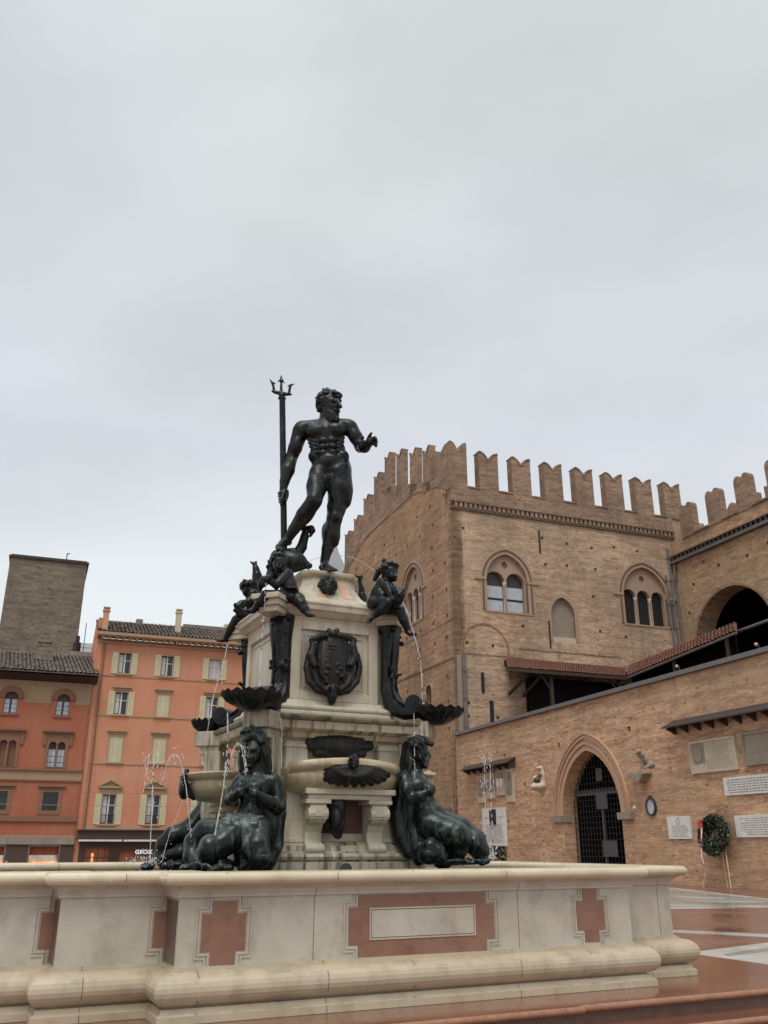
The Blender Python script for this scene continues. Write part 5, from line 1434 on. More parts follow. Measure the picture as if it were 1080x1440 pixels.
# ================================================================ LEAN-TO ROOFS BEHIND THE WALL
def tiled_roof(par, e0, e1, r0, r1, n, mat, rad=.12, name='tiles', rows=5):
    """half-round tiles running from ridge (r) to eave (e)"""
    e0, e1, r0, r1 = map(Vector, (e0, e1, r0, r1)); b = MB()
    nrm = (e1 - e0).cross(r0 - e0).normalized()
    if nrm.z < 0: nrm = -nrm
    b.add([e0 - nrm * .06, e1 - nrm * .06, r1 - nrm * .06, r0 - nrm * .06, e0, e1, r1, r0], [(0, 1, 2, 3), (4, 5, 6, 7), (0, 1, 5, 4), (1, 2, 6, 5), (2, 3, 7, 6), (3, 0, 4, 7)])
    ax_ = (e1 - e0).normalized()
    for i in range(n):
        t = (i + .5) / n
        for j in range(rows):
            f0 = j / rows; f1 = min(1.0, (j + 1.12) / rows)
            a = e0.lerp(e1, t); c_ = r0.lerp(r1, t); p, q = a.lerp(c_, f0), a.lerp(c_, f1)
            h0, h1 = rad * rnd.uniform(1.0, 1.2), rad * .82
            j_ = ax_ * rnd.uniform(-.015, .015)
            A = [p + j_ + ax_ * (h0 * math.cos(PI * k / 5)) + nrm * (h0 * math.sin(PI * k / 5) * .9 + .02) for k in range(6)]
            B = [q + j_ + ax_ * (h1 * math.cos(PI * k / 5)) + nrm * (h1 * math.sin(PI * k / 5) * .9) for k in range(6)]
            b.add(A + B, [(k, k + 1, 7 + k, 6 + k) for k in range(5)])
    return build(name, b, mat, par, MB_)


lt = thing('lean_to_roof', 'red tiled lean to roof along the south side of palace block, dark below', 'lean-to', MB_, (40, 61, 15))
tiled_roof(lt, (33.2, 59.9, 14.68), (44.0, 59.9, 14.68), (34.7, 62.9, 16.14), (46.3, 62.9, 16.08), 44, M['tile_red'], .12)
b = MB(); b.box(33.2, 44.0, 59.75, 60.0, 14.4, 14.58); b.prism([(59.9, 14.5), (62.95, 16.0), (62.95, 15.6), (60.2, 14.4)], lambda u, v, w: (w, u, v), 34.5, 34.7)
for u in np.arange(35.2, 45.5, .9): b.add([(u, 59.8, 14.45), (u + .12, 59.8, 14.45), (u + .12, 62.9, 15.98), (u, 62.9, 15.98), (u, 59.8, 14.62), (u + .12, 59.8, 14.62), (u + .12, 62.9, 16.15), (u, 62.9, 16.15)], [(0, 1, 2, 3), (4, 5, 6, 7), (0, 1, 5, 4), (1, 2, 6, 5), (2, 3, 7, 6), (3, 0, 4, 7)])
build('rafters', b, M['dark_wood'], lt, MB_)
for u in (37.2, 43.6):
    b = MB(); b.box(u - .12, u + .12, 60.2, 60.45, 9.0, 14.5); b.tube([(u, 60.3, 13.2), (u - .9, 60.3, 14.45)], .08, 6); build('post', b, M['dark_wood'], lt, MB_)
b = MB(); b.tube([(34.8, 62.9, 13.2), (35.4, 60.6, 14.5)], .14, 6); b.tube([(36.1, 62.9, 13.1), (36.5, 60.4, 14.5)], .12, 6); build('brace', b, M['dark_wood'], lt, MB_)
b = MB(); b.box(36.5, 46.3, 62.4, 62.6, 9.0, 14.6); build('shade_backing', b, M['shade_black'], lt, MB_)  # black sheet standing in for the unlit space under the roof
l2 = thing('lean_to_roof', 'orange tiled lean to roof in front of the great arch, rising to the right', 'lean-to', MB_, (48, 55, 15.5))
tiled_roof(l2, (44.05, 59.8, 14.66), (44.0, 46.9, 15.63), (46.5, 62.6, 16.25), (46.5, 49.5, 17.05), 34, M['tile_red'], .16, rows=6)
b = MB(); b.tube([(44.0, 59.8, 14.53), (43.95, 46.9, 15.5)], .09, 6); build('fascia', b, M['grey_metal'], l2, MB_)
for y in (48.2, 54, 59.6):
    b = MB(); b.box(44.1, 44.3, y - .1, y + .1, 9.0, 14.7 + (60 - y) * .074); build('post', b, M['dark_wood'], l2, MB_)
b = MB(); b.prism([(49.6, 9.0), (62.5, 9.0), (62.5, 16.05), (49.6, 16.85)], lambda u, v, w: (w, u, v), 46.3, 46.45); build('shade_backing', b, M['shade_black'], l2, MB_)  # added black sheet painting the gap below this roof dark
b = MB(); b.tube([(46, 49.4, 16.2), (46, 40, 16.6)], .12, 8); meta(build('roof_beam', b, M['grey_metal'], frame=MB_), 'dark metal beam crossing in front of the great arch at right edge', 'beam')
lt2 = MB(); lt2.box(47.5, 52.6, 28, 52, 9.0, 13.6); meta(build('terrace_shade_block', lt2, M['shade_black'], frame=MB_), 'near-black block standing in for the unlit enclosed terrace behind the gate wall below the arch', 'terrace')

# ================================================================ THE LOW WALL WITH THE GATE
XL = 30.0
gw = thing('gate_wall', 'long orange brick courtyard wall with a pointed gateway', 'wall', MB_, (XL, 45, 0))
lw = lambda u, v, w: (XL + w, u, v)
gh = [(pointed_open(45.35, 2.95, -.5, 3.5, 3.5, 12), 1.0, False)]
for u, v in ((48.265, 7.6), (41.0, 7.75), (55.36, 7.57), (52.74, 5.54), (61.6, 7.3), (60.1, 6.9), (55.2, 3.3)): gh.append((hole(u, v, .13), .3, True))
b = MB(); wall_holes(b, [(12, -1), (62.95, -1), (62.95, 9.7), (12, 9.95)], gh, lw, 1.0); build('wall', b, M['brick_wall'], gw, MB_)
b = MB(); b.add([lw(u, v, w) for u, v in ((12, 9.96), (62.95, 9.71)) for w in (-.28, 1.1) ] + [lw(u, v + .22, w) for u, v in ((12, 9.96), (62.95, 9.71)) for w in (-.28, 1.1)], [(0, 1, 3, 2), (4, 5, 7, 6), (0, 2, 6, 4), (1, 3, 7, 5), (0, 1, 5, 4), (2, 3, 7, 6)]); build('coping', b, M['grey_metal'], gw, MB_)
arcs = lambda h, r_: [lw(u, v, 0) for u, v in [(45.35 + h, 3.46)] + pointed(45.35, h, 3.5, r_, 14) + [(45.35 - h, 3.46)]]
for nm, h, r_, o1, p, mt in (('arch_ring', 2.96, 3.51, .30, .03, 'terracotta'), ('arch_roll', 3.27, 3.86, .08, .11, 'pink_trim'), ('arch_ring', 3.36, 3.96, .18, .06, 'brick_wall'), ('arch_roll', 3.55, 4.18, .07, .13, 'trim_ochre'), ('arch_ring', 3.63, 4.27, .14, .08, 'terracotta'), ('arch_hood', 3.78, 4.44, .05, .14, 'terracotta')):
    b = MB(); b.sweep(arcs(h, r_), (-1, 0, 0), [(0, -.1), (-o1, -.1), (-o1, p), (0, p)]); build(nm, b, M[mt], gw, MB_)
b = MB()
for s_ in (-1, 1): b.prism(rect(*sorted((45.35 + s_ * 2.88, 45.35 + s_ * 4.05)), 3.10, 3.46), lw, -.25, .5)
build('impost', b, M['plaque_dark'], gw, MB_)
# iron gate
gt = MB()
def gate_top(u): 
    Rr = (3.5 ** 2 + 2.95 ** 2) / (2 * 2.95); d = abs(u - 45.35); return 3.5 + math.sqrt(max(0, Rr ** 2 - (d - 2.95 + Rr) ** 2))
for k in range(19):
    u = 42.5 + k * .315; gt.tube([(XL + .75, u, 0), (XL + .75, u, gate_top(u) - .02)], .022, 6)
for z in np.arange(.25, 6.6, .31):
    lo_, hi_ = 42.42, 48.28
    if z > 3.5:
        us = [u for u in np.linspace(42.42, 48.28, 80) if gate_top(u) > z]
        if not us: continue
        lo_, hi_ = us[0], us[-1]
    gt.tube([(XL + .75, lo_, z), (XL + .75, hi_, z)], .016, 6)
gate = build('iron_gate', gt, M['iron'], gw, MB_)
b = MB(); b.box(XL + .70, XL + .82, 45.15, 45.29, 0, 4.6); b.box(XL + .70, XL + .82, 42.7, 48.0, 4.55, 4.68)
for k in range(24): b.box(XL + .70, XL + .76, 42.8 + k * .222, 42.9 + k * .222, 4.68, 4.86)
build('gate_frame', b, M['board_grey'], gate, MB_)
b = MB(); b.box(XL + .66, XL + .70, 44.6, 45.7, 3.75, 4.6); b.box(XL + .66, XL + .70, 44.0, 45.4, 1.2, 2.05); b.box(XL + .66, XL + .70, 44.9, 45.5, 5.3, 6.0); build('gate_board', b, M['board_grey'], gate, MB_)
# the passage behind the gate
b = MB(); b.box(XL + 1.02, XL + 9, 41.5, 42.0, -1, 9); b.box(XL + 1.02, XL + 9, 48.8, 49.3, -1, 9); b.box(XL + 9, XL + 9.4, 41.5, 49.3, -1, 9); b.box(XL + 1.02, XL + 9.4, 41.5, 49.3, 9.0, 9.3); build('gate_passage', b, M['shade_black'], gw, MB_)

# ---- little roofs over the tablets
def ledge(u0, u1, z, label):
    t = thing('tablet_canopy', label, 'canopy', MB_, (XL, u0, z))
    b = MB(); b.add([lw(u, z + dz, w) for u in (u0, u1) for w, dz in ((0, .38), (-.75, .0), (-.75, -.07), (0, .30))], [(0, 1, 2, 3), (4, 5, 6, 7), (0, 1, 5, 4), (1, 2, 6, 5), (2, 3, 7, 6), (3, 0, 4, 7)]); build('slab', b, M['dark_wood'], t, MB_)
    n = int((u1 - u0) / .9)
    for k in range(n + 1):
        b = MB(); u = u0 + .15 + (u1 - u0 - .3) * k / n; b.add([lw(u + d, z + dz, w) for d in (-.05, .05) for w, dz in ((0, -.35), (0, .2), (-.6, -.08))], [(0, 1, 2), (3, 4, 5), (0, 1, 4, 3), (1, 2, 5, 4), (2, 0, 3, 5)])
        build('bracket', b, M['dark_wood'], t, MB_)


ledge(53.75, 60.9, 7.0, 'short dark canopy over the worn tablets left of the gateway')
ledge(24, 37.3, 7.35, 'long dark canopy over the stone tablets at right edge')


# ---- stone tablets
def tablet(label, u0, u1, z0, z1, mat, lines=0, ink='ink', proud=.09, x0f=.07, head=0, name='wall_tablet', cat='tablet', group=None, seed=0, frame=False, top=.1):
    t = thing(name, label, cat, MB_, (XL, (u0 + u1) / 2, (z0 + z1) / 2), group)
    b = MB(); b.prism(rect(u0, u1, z0, z1), lw, -proud, .02); build('slab', b, M[mat], t, MB_, bevel=.015)
    if frame:
        b = MB(); b.sweep([lw(u, v, 0) for u, v in rect(u0, u1, z0, z1)], (-1, 0, 0), [(-.02, 0), (.09, 0), (.09, proud + .05), (-.02, proud + .05)], closed=True); build('border', b, M[mat], t, MB_)
    if lines:
        r_ = random.Random(seed + 1); b = MB(); H = (z1 - z0) * (1 - top - .08) / lines; L = u1 - u0
        for i in range(lines):
            z = z1 - (z1 - z0) * top - H * (i + .5); a = u1 - L * x0f
            ind = r_.uniform(0, .16) * L if r_.random() < .35 else 0
            p = a - ind; end = u0 + L * .07 + (ind if ind else (r_.uniform(0, .1) * L))
            while p > end + .05:
                w_ = min(r_.uniform(.05, .22), p - end); b.prism(rect(p - w_, p, z - H * .24, z + H * .24), lw, -proud - .004, -proud + .003); p -= w_ + r_.uniform(.03, .06)
        build('worn_lettering', b, M[ink], t, MB_)
    return t


t = tablet('large cream tablet with a portrait relief at its left, under long canopy', 33.0, 36.15, 5.05, 6.52, 'plaque_old', 11, 'ink_soft', x0f=.34, seed=1, frame=True)
b = MB(); b.prism(rect(35.15, 35.95, 5.5, 6.4), lw, -.125, -.09); b.prism([(35.55 + .3 * math.cos(2 * PI * k / 18), 5.95 + .4 * math.sin(2 * PI * k / 18)) for k in range(18)], lw, -.17, -.12); build('portrait_relief', b, M['plaque_dark'], t, MB_)
tablet('dark weathered blank tablet beside the portrait tablet', 30.3, 32.5, 5.15, 6.55, 'plaque_dark', 0, proud=.12, frame=True)
tablet('long low white tablet with five lines of text', 30.6, 34.12, 3.93, 4.72, 'plaque', 6, seed=3)
t = tablet('square white tablet left of the wreath', 36.8, 38.5, 2.08, 3.12, 'plaque', 7, 'ink_soft', x0f=.2, seed=4, top=.38)
b = MB(); b.sweep([lw(37.65 + .11 * math.cos(2 * PI * k / 14), 2.9 + .15 * math.sin(2 * PI * k / 14), -.09) for k in range(14)], (-1, 0, 0), [(-.012, 0), (.012, 0), (.012, .012), (-.012, .012)], closed=True); build('oval_emblem', b, M['ink'], t, MB_)
tablet('wide white tablet with handwritten looking lines right of the wreath', 30.9, 33.72, 2.12, 3.05, 'plaque', 8, 'ink_soft', x0f=.12, seed=5)
t = tablet('tall white memorial panel with small dark relief, behind the right fountain jets', 55.45, 58.85, 1.75, 4.22, 'plaque', 17, 'ink', x0f=.05, seed=6, top=.42)
b = MB(); b.prism(rect(56.75, 57.6, 3.15, 4.15), lw, -.19, -.09); build('relief', b, M['bronze_dull'], t, MB_, bevel=.03)
b = MB(); b.prism(rect(55.7, 56.5, 3.58, 3.63), lw, -.095, -.08); b.prism(rect(57.8, 58.6, 3.58, 3.63), lw, -.095, -.08); build('heading_lines', b, M['ink'], t, MB_)
for i, (u, z0, z1, lab, ink) in enumerate(((58.9, 4.62, 6.5, 'leftmost worn stone relief under the short canopy', 1), (57.4, 4.85, 6.55, 'second worn stone relief under the short canopy', 1), (55.9, 5.0, 6.6, 'worn coat of arms relief with two pale shields under short canopy', 2), (54.65, 4.5, 6.65, 'rightmost worn stone relief under the short canopy', 1))):
    t = tablet(lab, u - .55, u + .55, z0, z1, 'plaque_old', 0, name='stone_relief', cat='relief', group=None, proud=.10)
    b = MB(); r_ = random.Random(i)
    if ink == 1:
        b.prism(round_arch(u - .38, u + .38, z0 + .5, z1 - .55, 8), lw, -.14, -.09)
        for k in range(12): b.prism(rect(*sorted((u + r_.uniform(-.3, .3), u + r_.uniform(-.3, .3))), *sorted((r_.uniform(z0 + .5, z1 - .4), r_.uniform(z0 + .5, z1 - .4)))), lw, -.15 - k * .003, -.13)
        build('carving', b, M['plaque_dark'], t, MB_)
    else:
        for s_ in (-.24, .24): b.prism([(u + s_ - .18, z1 - .5), (u + s_ + .18, z1 - .5), (u + s_ + .18, z0 + .7), (u + s_, z0 + .4), (u + s_ - .18, z0 + .7)], lw, -.2, -.09)
        build('shields', b, M['plaque'], t, MB_)
        b = MB(); b.prism(rect(u - .42, u + .42, z1 - .48, z1 - .1), lw, -.17, -.09); build('crest', b, M['plaque_dark'], t, MB_)
t = thing('oval_plaque', 'small grey oval plaque on the wall right of the gateway', 'plaque', MB_, (XL, 39.7, 3.65))
ov = [(39.7 + .36 * math.cos(2 * PI * k / 24), 3.66 + .42 * math.sin(2 * PI * k / 24)) for k in range(24)]
b = MB(); b.prism(ov, lw, -.06, .01); build('shield', b, M['glass_pale'], t, MB_)
b = MB(); b.sweep([lw(u, v, 0) for u, v in ov], (-1, 0, 0), [(-.05, 0), (.05, 0), (.05, .11), (-.05, .11)], closed=True); b.prism([(39.62, 4.02), (39.78, 4.02), (39.8, 4.2), (39.6, 4.2)], lw, -.12, 0); build('rim', b, M['win_dark'], t, MB_)
t = MB(); t.sphere((XL - .05, 41.1, 3.66), .11, 10, 6); meta(build('wall_lamp', t, M['win_white'], frame=MB_, smooth=True), 'tiny round white lamp on the wall beside gateway impost', 'lamp')
for y in (36.6, 31.0):
    t = thing('floodlight', 'small white dome light on the wall coping, %s' % ('nearer the tiled roof' if y > 35 else 'nearer the right edge'), 'floodlight', MB_, (XL + .1, y, 10.1))
    b = MB(); b.sphere((XL + .1, y, 10.40), .08, 10, 6); build('dome', b, M['plaque_old'], t, MB_, smooth=True)
    b = MB(); b.tube([(XL + .3, y, 10.0), (XL + .2, y, 10.4)], .05, 6); build('arm', b, M['iron'], t, MB_)

# ---- carved beasts on brackets
li = thing('stone_lion', 'worn stone lion seated on a bracket right of the gateway', 'lion', MB_, (XL, 40.1, 5.2))
b = MB(); b.prism([(39.4, 5.36), (40.9, 5.36), (40.9, 5.26), (40.6, 5.2), (40.4, 5.0), (40.25, 4.88), (39.95, 4.88), (39.8, 5.0), (39.65, 5.2), (39.4, 5.26)], lw, -.5, .02); build('bracket', b, M['plaque_dark'], li, MB_, bevel=.03)
c = Clay(860, 960, 4.8, 38.6)
c.c((270, 560, 0, 20), (235, 520, 0, 22), (205, 490, 0, 20), k=.4); c.e(262, 555, 0, 28, 24, .3); c.e(178, 468, -.1, 18, 17, .3); c.c((170, 470, -.1, 11), (150, 482, -.2, 7)); c.c((205, 500, 0, 13), (200, 545, -.05, 9), (198, 575, -.05, 9)); c.c((225, 510, .1, 13), (218, 575, .05, 8)); c.e(195, 490, 0, 18, 22, .3); c.c((285, 565, 0, 8), (298, 545, .1, 5)); c.c((245, 565, -.2, 12), (222, 577, -.25, 8)); c.c((180, 450, -.1, 6), (172, 445, -.1, 3))
part('body', c, .04, M['plaque_dark'], li)
ge = thing('stone_griffin', 'broken pale stone beast on a bracket left of the gateway', 'griffin', MB_, (XL, 51.1, 5.6))
c = Clay(640, 1000, 4.909, 48.3)
c.c((590, 395, 0, 18), (600, 440, 0, 22), (605, 490, 0, 20)); c.e(575, 395, -.1, 16, 12, .3); c.c((560, 470, 0, 26), (600, 500, 0, 26)); c.e(575, 520, -.1, 52, 30, .5); c.e(540, 525, -.2, 22, 20, .4); c.c((600, 540, 0, 30), (600, 575, .1, 14))
part('body', c, .045, M['plaque_old'], ge)
c = Clay(640, 1000, 4.909, 48.3); c.e(565, 478, -.25, 24, 20, .35); c.c((560, 470, -.3, 14), (590, 440, -.2, 9)); part('dark_core', c, .045, M['ground_dark'], ge)

# ---- the wreath on its easel
wr = thing('memorial_wreath', 'large green laurel wreath with red and white ribbon on a wooden easel', 'wreath', MB_, (XL - .6, 34.7, 0))
wc = Vector((XL - .42, 34.72, 2.24)); tilt = .12; b = MB(); bp = MB(); r_ = random.Random(77)
bb_ = MB(); bb_.tube([wc + Vector((.02 + tilt * math.sin(a), .70 * math.cos(a), .62 * math.sin(a))) for a in [2 * PI * k / 24 for k in range(25)]], .16, 8, cap=False); build('straw_ring', bb_, M['leaf'], wr, MB_)
for i in range(2600):
    a = r_.uniform(0, 2 * PI); ph = r_.uniform(0, 2 * PI); rr = .36 * math.sqrt(r_.random()) + .03
    ctr = wc + Vector((tilt * math.sin(a), (.62 + rr * math.cos(ph)) * math.cos(a), (.56 + rr * math.cos(ph)) * math.sin(a))) + Vector((-abs(rr * math.sin(ph)), 0, 0))
    d = Vector((r_.gauss(-.5, .5), -math.sin(a) + r_.gauss(0, .6), math.cos(a) + r_.gauss(0, .6))).normalized() * r_.uniform(.10, .17)
    s_ = d.cross(Vector((r_.gauss(0, 1), r_.gauss(0, 1), r_.gauss(0, 1)))).normalized() * .045
    (b if r_.random() < .9 else bp).add([ctr - d * .5, ctr + s_, ctr + d * .5, ctr - s_], [(0, 1, 2, 3)])
build('leaves', b, M['leaf'], wr, MB_); build('pale_leaves', bp, M['leaf_pale'], wr, MB_)
b = MB(); 
for y0, y1 in ((35.15, 35.6), (34.25, 33.75)): b.tube([(XL - .35, y0, 1.9), (XL - .75, y1, 0.0)], .028, 6)
b.tube([(XL - .2, 34.7, 2.6), (XL - .1, 34.7, 0)], .035, 6); build('easel', b, M['pole_wood'], wr, MB_)
b = MB(); rp = [(XL - .74, 35.2, 2.72), (XL - .82, 35.2, 2.3), (XL - .8, 35.33, 1.8), (XL - .83, 35.36, 1.35), (XL - .8, 35.3, 1.0)]
for i in range(len(rp) - 1):
    p, q = Vector(rp[i]), Vector(rp[i + 1]); d = Vector((0, .075, 0)); b.add([p - d, p + d * .1, q + d * .1, q - d], [(0, 1, 2, 3)])
build('ribbon', b, M['ribbon_white'], wr, MB_)
b = MB()
for i in range(len(rp) - 1):
    p, q = Vector(rp[i]), Vector(rp[i + 1]); d = Vector((0, .075, 0)); b.add([p - d * 1.6, p - d, q - d, q - d * 1.6], [(0, 1, 2, 3)])
for k in range(9):
    a = 2 * PI * k / 9; p = Vector((XL - .78, 35.2, 2.74)); u_ = Vector((0, math.cos(a), math.sin(a))) * .17; v_ = Vector((0, -math.sin(a), math.cos(a))) * .06; b.add([p, p + u_ + v_, p + u_ * 1.05 + Vector((-.05, 0, 0)), p + u_ - v_], [(0, 1, 2, 3)])
build('rosette', b, M['ribbon_red'], wr, MB_)
# flowers below the white memorial panel
fl = thing('memorial_flowers', 'dark green wreath with pale flowers under the white memorial panel', 'wreath', MB_, (XL, 56.6, .9))
b = MB(); bp = MB(); r_ = random.Random(3)
for i in range(700):
    ctr = Vector((XL - r_.uniform(.05, .5), r_.uniform(55.6, 58.0), r_.uniform(.2, 1.7))); d = Vector((r_.gauss(0, 1), r_.gauss(0, 1), r_.gauss(0, 1))).normalized() * r_.uniform(.1, .2); s_ = d.cross(Vector((r_.gauss(0, 1), r_.gauss(0, 1), r_.gauss(0, 1)))).normalized() * .07
    (b if r_.random() < .86 else bp).add([ctr - d, ctr + s_, ctr + d, ctr - s_], [(0, 1, 2, 3)])
build('leaves', b, M['leaf'], fl, MB_); build('flowers', bp, M['ribbon_white'], fl, MB_)
# dark kiosk roof seen low between siren and wall
ks = thing('dark_shelter', 'low dark shelter standing at the foot of the palace corner', 'shelter', MB_, (29, 69, 0))
b = MB(); b.box(28.2, 30.0, 64.5, 72, -.5, 4.2); build('body', b, M['ground_dark'], ks, MB_, bevel=.05)
b = MB(); b.box(27.9, 30.05, 64.2, 72.3, 4.2, 4.45); build('roof', b, M['grey_metal'], ks, MB_)

# ================================================================ THE HOUSES ON THE LEFT
YH = 66.0
fac = lambda u, v, w: (u, YH + w, v)
oh = thing('orange_house', 'four storey orange stuccoed house with cream shutters and grey tiled roof', 'house', MB_, (3, YH, -.8))
cols = [(5.02, 8.06, 11.58, 15.1, 18.4), (5.05, 8.0, 11.55, 15.1, 18.4), (5.0, 8.0, 11.5, 15.0, 18.3), (4.94, 7.94, 11.45, 14.95, 18.2)]
rows = [(13.44, 14.93, .46), (10.52, 12.1, .46), (7.25, 9.03, .47), (3.17, 5.10, .47)]
wh = []; op = {}
for r_i, (z0, z1, hw) in enumerate(rows):
    for k, u in enumerate(cols[r_i]): wh.append((rect(u - hw, u + hw, z0, z1), .3, False))
gf = [(3.75, 5.35, -.7, 1.66), (6.0, 9.3, -.7, 1.45)]
for a in gf: wh.append((rect(*a), 1.6, True))
b = MB(); wall_holes(b, [(3.0, -1.4), (20, -1.4), (20, 15.9), (3.0, 15.9)], wh, fac, .5); build('wall', b, M['orange'], oh, MB_)
rr = random.Random(8)


def house_window(par, fn, u, z0, z1, hw, state, head, sw=.40):
    fr = MB()
    fr.sweep([fn(a, v, 0) for a, v in rect(u - hw, u + hw, z0, z1)], (0, -1, 0), [(-.02, -.2), (.07, -.2), (.07, .03), (-.02, .03)], closed=True)
    w = build('window', fr, M['trim_ochre'], par, MB_)
    if state == 'closed':
        for s_ in (-1, 1): shutter(w, fn, *sorted((u, u + s_ * hw)), z0 + .02, z1 - .02, .03)
    else:
        p = MB(); p.prism(rect(u - hw, u + hw, z0, z1), fn, .24, .27); build('pane', p, M['glass_dark'] if state != 'pale' else M['curtain'], w, MB_)
        f = MB(); f.prism(rect(u - .05, u + .05, z0, z1), fn, .17, .23)
        for a0, a1 in ((u - hw, u - hw + .06), (u + hw - .06, u + hw)): f.prism(rect(a0, a1, z0, z1), fn, .17, .23)
        f.prism(rect(u - hw, u + hw, z0 + (z1 - z0) * .62, z0 + (z1 - z0) * .62 + .05), fn, .18, .22); build('sash', f, M['win_white'], w, MB_)
        if state == 'half': 
            f = MB(); f.prism(rect(u - hw + .08, u - .12, z0 + .1, z1 - .1), fn, .225, .24); build('curtain', f, M['curtain'], w, MB_)
        for s_ in (-1, 1): shutter(w, fn, *sorted((u + s_ * (hw + .03), u + s_ * (hw + .03 + sw))), z0 - .03, z1 + .03, -.05)
    h = MB()
    if head == 1: h.prism(rect(u - hw - .2, u + hw + .2, z1 + .28, z1 + .40), fn, -.18, .05); h.prism(rect(u - hw - .12, u + hw + .12, z1 + .12, z1 + .27), fn, -.06, .05)
    if head == 2:
        h.prism(rect(u - hw - .3, u + hw + .3, z1 + .40, z1 + .52), fn, -.22, .05); h.prism(rect(u - hw - .2, u + hw + .2, z1 + .10, z1 + .36), fn, -.06, .05)
        h.sweep([fn(a, v, 0) for a, v in ((u - hw - .32, z1 + .56), (u, z1 + .98), (u + hw + .32, z1 + .56))], (0, -1, 0), [(-.02, -.05), (.09, -.05), (.09, .24), (-.02, .24)])
        h.prism([(u - hw - .2, z1 + .53), (u + hw + .2, z1 + .53), (u, z1 + .88)], fn, -.05, .05)
    if head: build('head_moulding', h, M['trim_ochre'], w, MB_)
    s = MB(); s.prism(rect(u - hw - .12, u + hw + .12, z0 - .12, z0 - .03), fn, -.14, .05); build('sill', s, M['trim_ochre'], w, MB_)
    return w


def shutter(par, fn, a, b_, z0, z1, w0):
    s = MB()
    s.prism(rect(a, b_, z0, z1), fn, w0 + .02, w0 + .045)
    for x0, x1, y0, y1 in ((a, a + .05, z0, z1), (b_ - .05, b_, z0, z1), (a + .05, b_ - .05, z0, z0 + .07), (a + .05, b_ - .05, z1 - .07, z1), (a + .05, b_ - .05, (z0 + z1) / 2 - .03, (z0 + z1) / 2 + .03)):
        s.prism(rect(x0, x1, y0, y1), fn, w0 - .005, w0 + .019)
    z = z0 + .10
    while z < z1 - .1: s.prism(rect(a + .055, b_ - .055, z, z + .035), fn, w0 + .003, w0 + .0195); z += .075
    build('shutter', s, M['shutter'], par, MB_)


states = [['half', 'half', 'pale', 'half', 'closed'], ['half', 'closed', 'half', 'half', 'closed'], ['closed', 'closed', 'closed', 'half', 'closed'], ['half', 'half', 'half', 'half', 'half']]
for r_i, (z0, z1, hw) in enumerate(rows):
    for k, u in enumerate(cols[r_i]):
        w = house_window(oh, fac, u, z0, z1, hw, states[r_i][k], (0, 1, 1, 2)[r_i])
        if r_i == 3:
            g_ = MB()
            for j in range(9): g_.box(u - .42 + j * .105, u - .405 + j * .105, YH - .03, YH - .01, z0, z0 + .55)
            g_.box(u - .45, u + .45, YH - .04, YH, z0 + .55, z0 + .59); build('railing', g_, M['iron'], w, MB_)
b = MB(); b.box(3.35, 20, YH - .05, YH + .05, 13.20, 13.30); b.box(3.35, 20, YH - .05, YH + .05, 10.38, 10.50); b.box(3.35, 20, YH - .05, YH + .05, 7.08, 7.19); b.box(3.35, 20, YH - .07, YH + .05, 2.78, 2.96); build('string_course', b, M['trim_ochre'], oh, MB_)
b = MB(); b.box(3.0, 3.32, YH - .06, YH + .05, -1.2, 15.6); build('corner_strip', b, M['orange'], oh, MB_)
b = MB(); b.tube([(3.5, YH - .10, 2.9), (3.5, YH - .10, 15.6)], .055, 8); build('drainpipe', b, M['trim_brown'], oh, MB_)
# eaves, brackets, roof, chimneys
b = MB(); b.box(2.9, 20, YH - .75, YH + .1, 15.95, 16.12); b.box(2.85, 20, YH - .85, YH - .72, 16.02, 16.24); b.box(3.0, 20, YH - .12, YH + .1, 15.55, 15.72); build('eaves', b, M['trim_ochre'], oh, MB_)
b = MB(); u = 3.2
while u < 20: b.box(u, u + .16, YH - .66, YH, 15.74, 15.94); u += .48
build('eaves_bracket', b, M['trim_ochre'], oh, MB_)
roof = tiled_roof(oh, (2.85, YH - .85, 16.2), (20, YH - .85, 16.2), (2.85, YH + 4.2, 18.2), (20, YH + 4.2, 18.2), 60, M['tile_grey'], .13, 'roof', 12)
b = MB(); b.prism([(YH, 15.9), (YH + 4.2, 18.15), (YH + 9, 15.9), (YH + 9, -1), (YH, -1)], lambda u, v, w: (w, u, v), 2.92, 2.99); b.box(2.92, 20, YH + 8.5, YH + 9, -1, 15.9); b.box(2.9, 3.4, YH + .2, YH + 3, 16.3, 17.45); build('gable', b, M['orange'], oh, MB_)
for u, z1, yy, mt in ((3.35, 18.1, YH - .1, 'terracotta'), (8.75, 18.75, YH + 1.2, 'plaque_old')):
    b = MB(); b.box(u - .2, u + .2, yy - .2, yy + .2, 16.2, z1 - .25); b.box(u - .26, u + .26, yy - .26, yy + .26, z1 - .25, z1 - .15); b.box(u - .15, u + .15, yy - .15, yy + .15, z1 - .15, z1); b.box(u - .24, u + .24, yy - .24, yy + .24, z1, z1 + .07); build('chimney', b, M[mt], roof, MB_)
b = MB(); b.box(9.6, 18, YH + 4.4, YH + 5.4, 17.6, 18.5); b.box(5.8, 6.3, YH + 3.2, YH + 3.7, 17.6, 18.3); build('dormer', b, M['tile_grey'], roof, MB_)
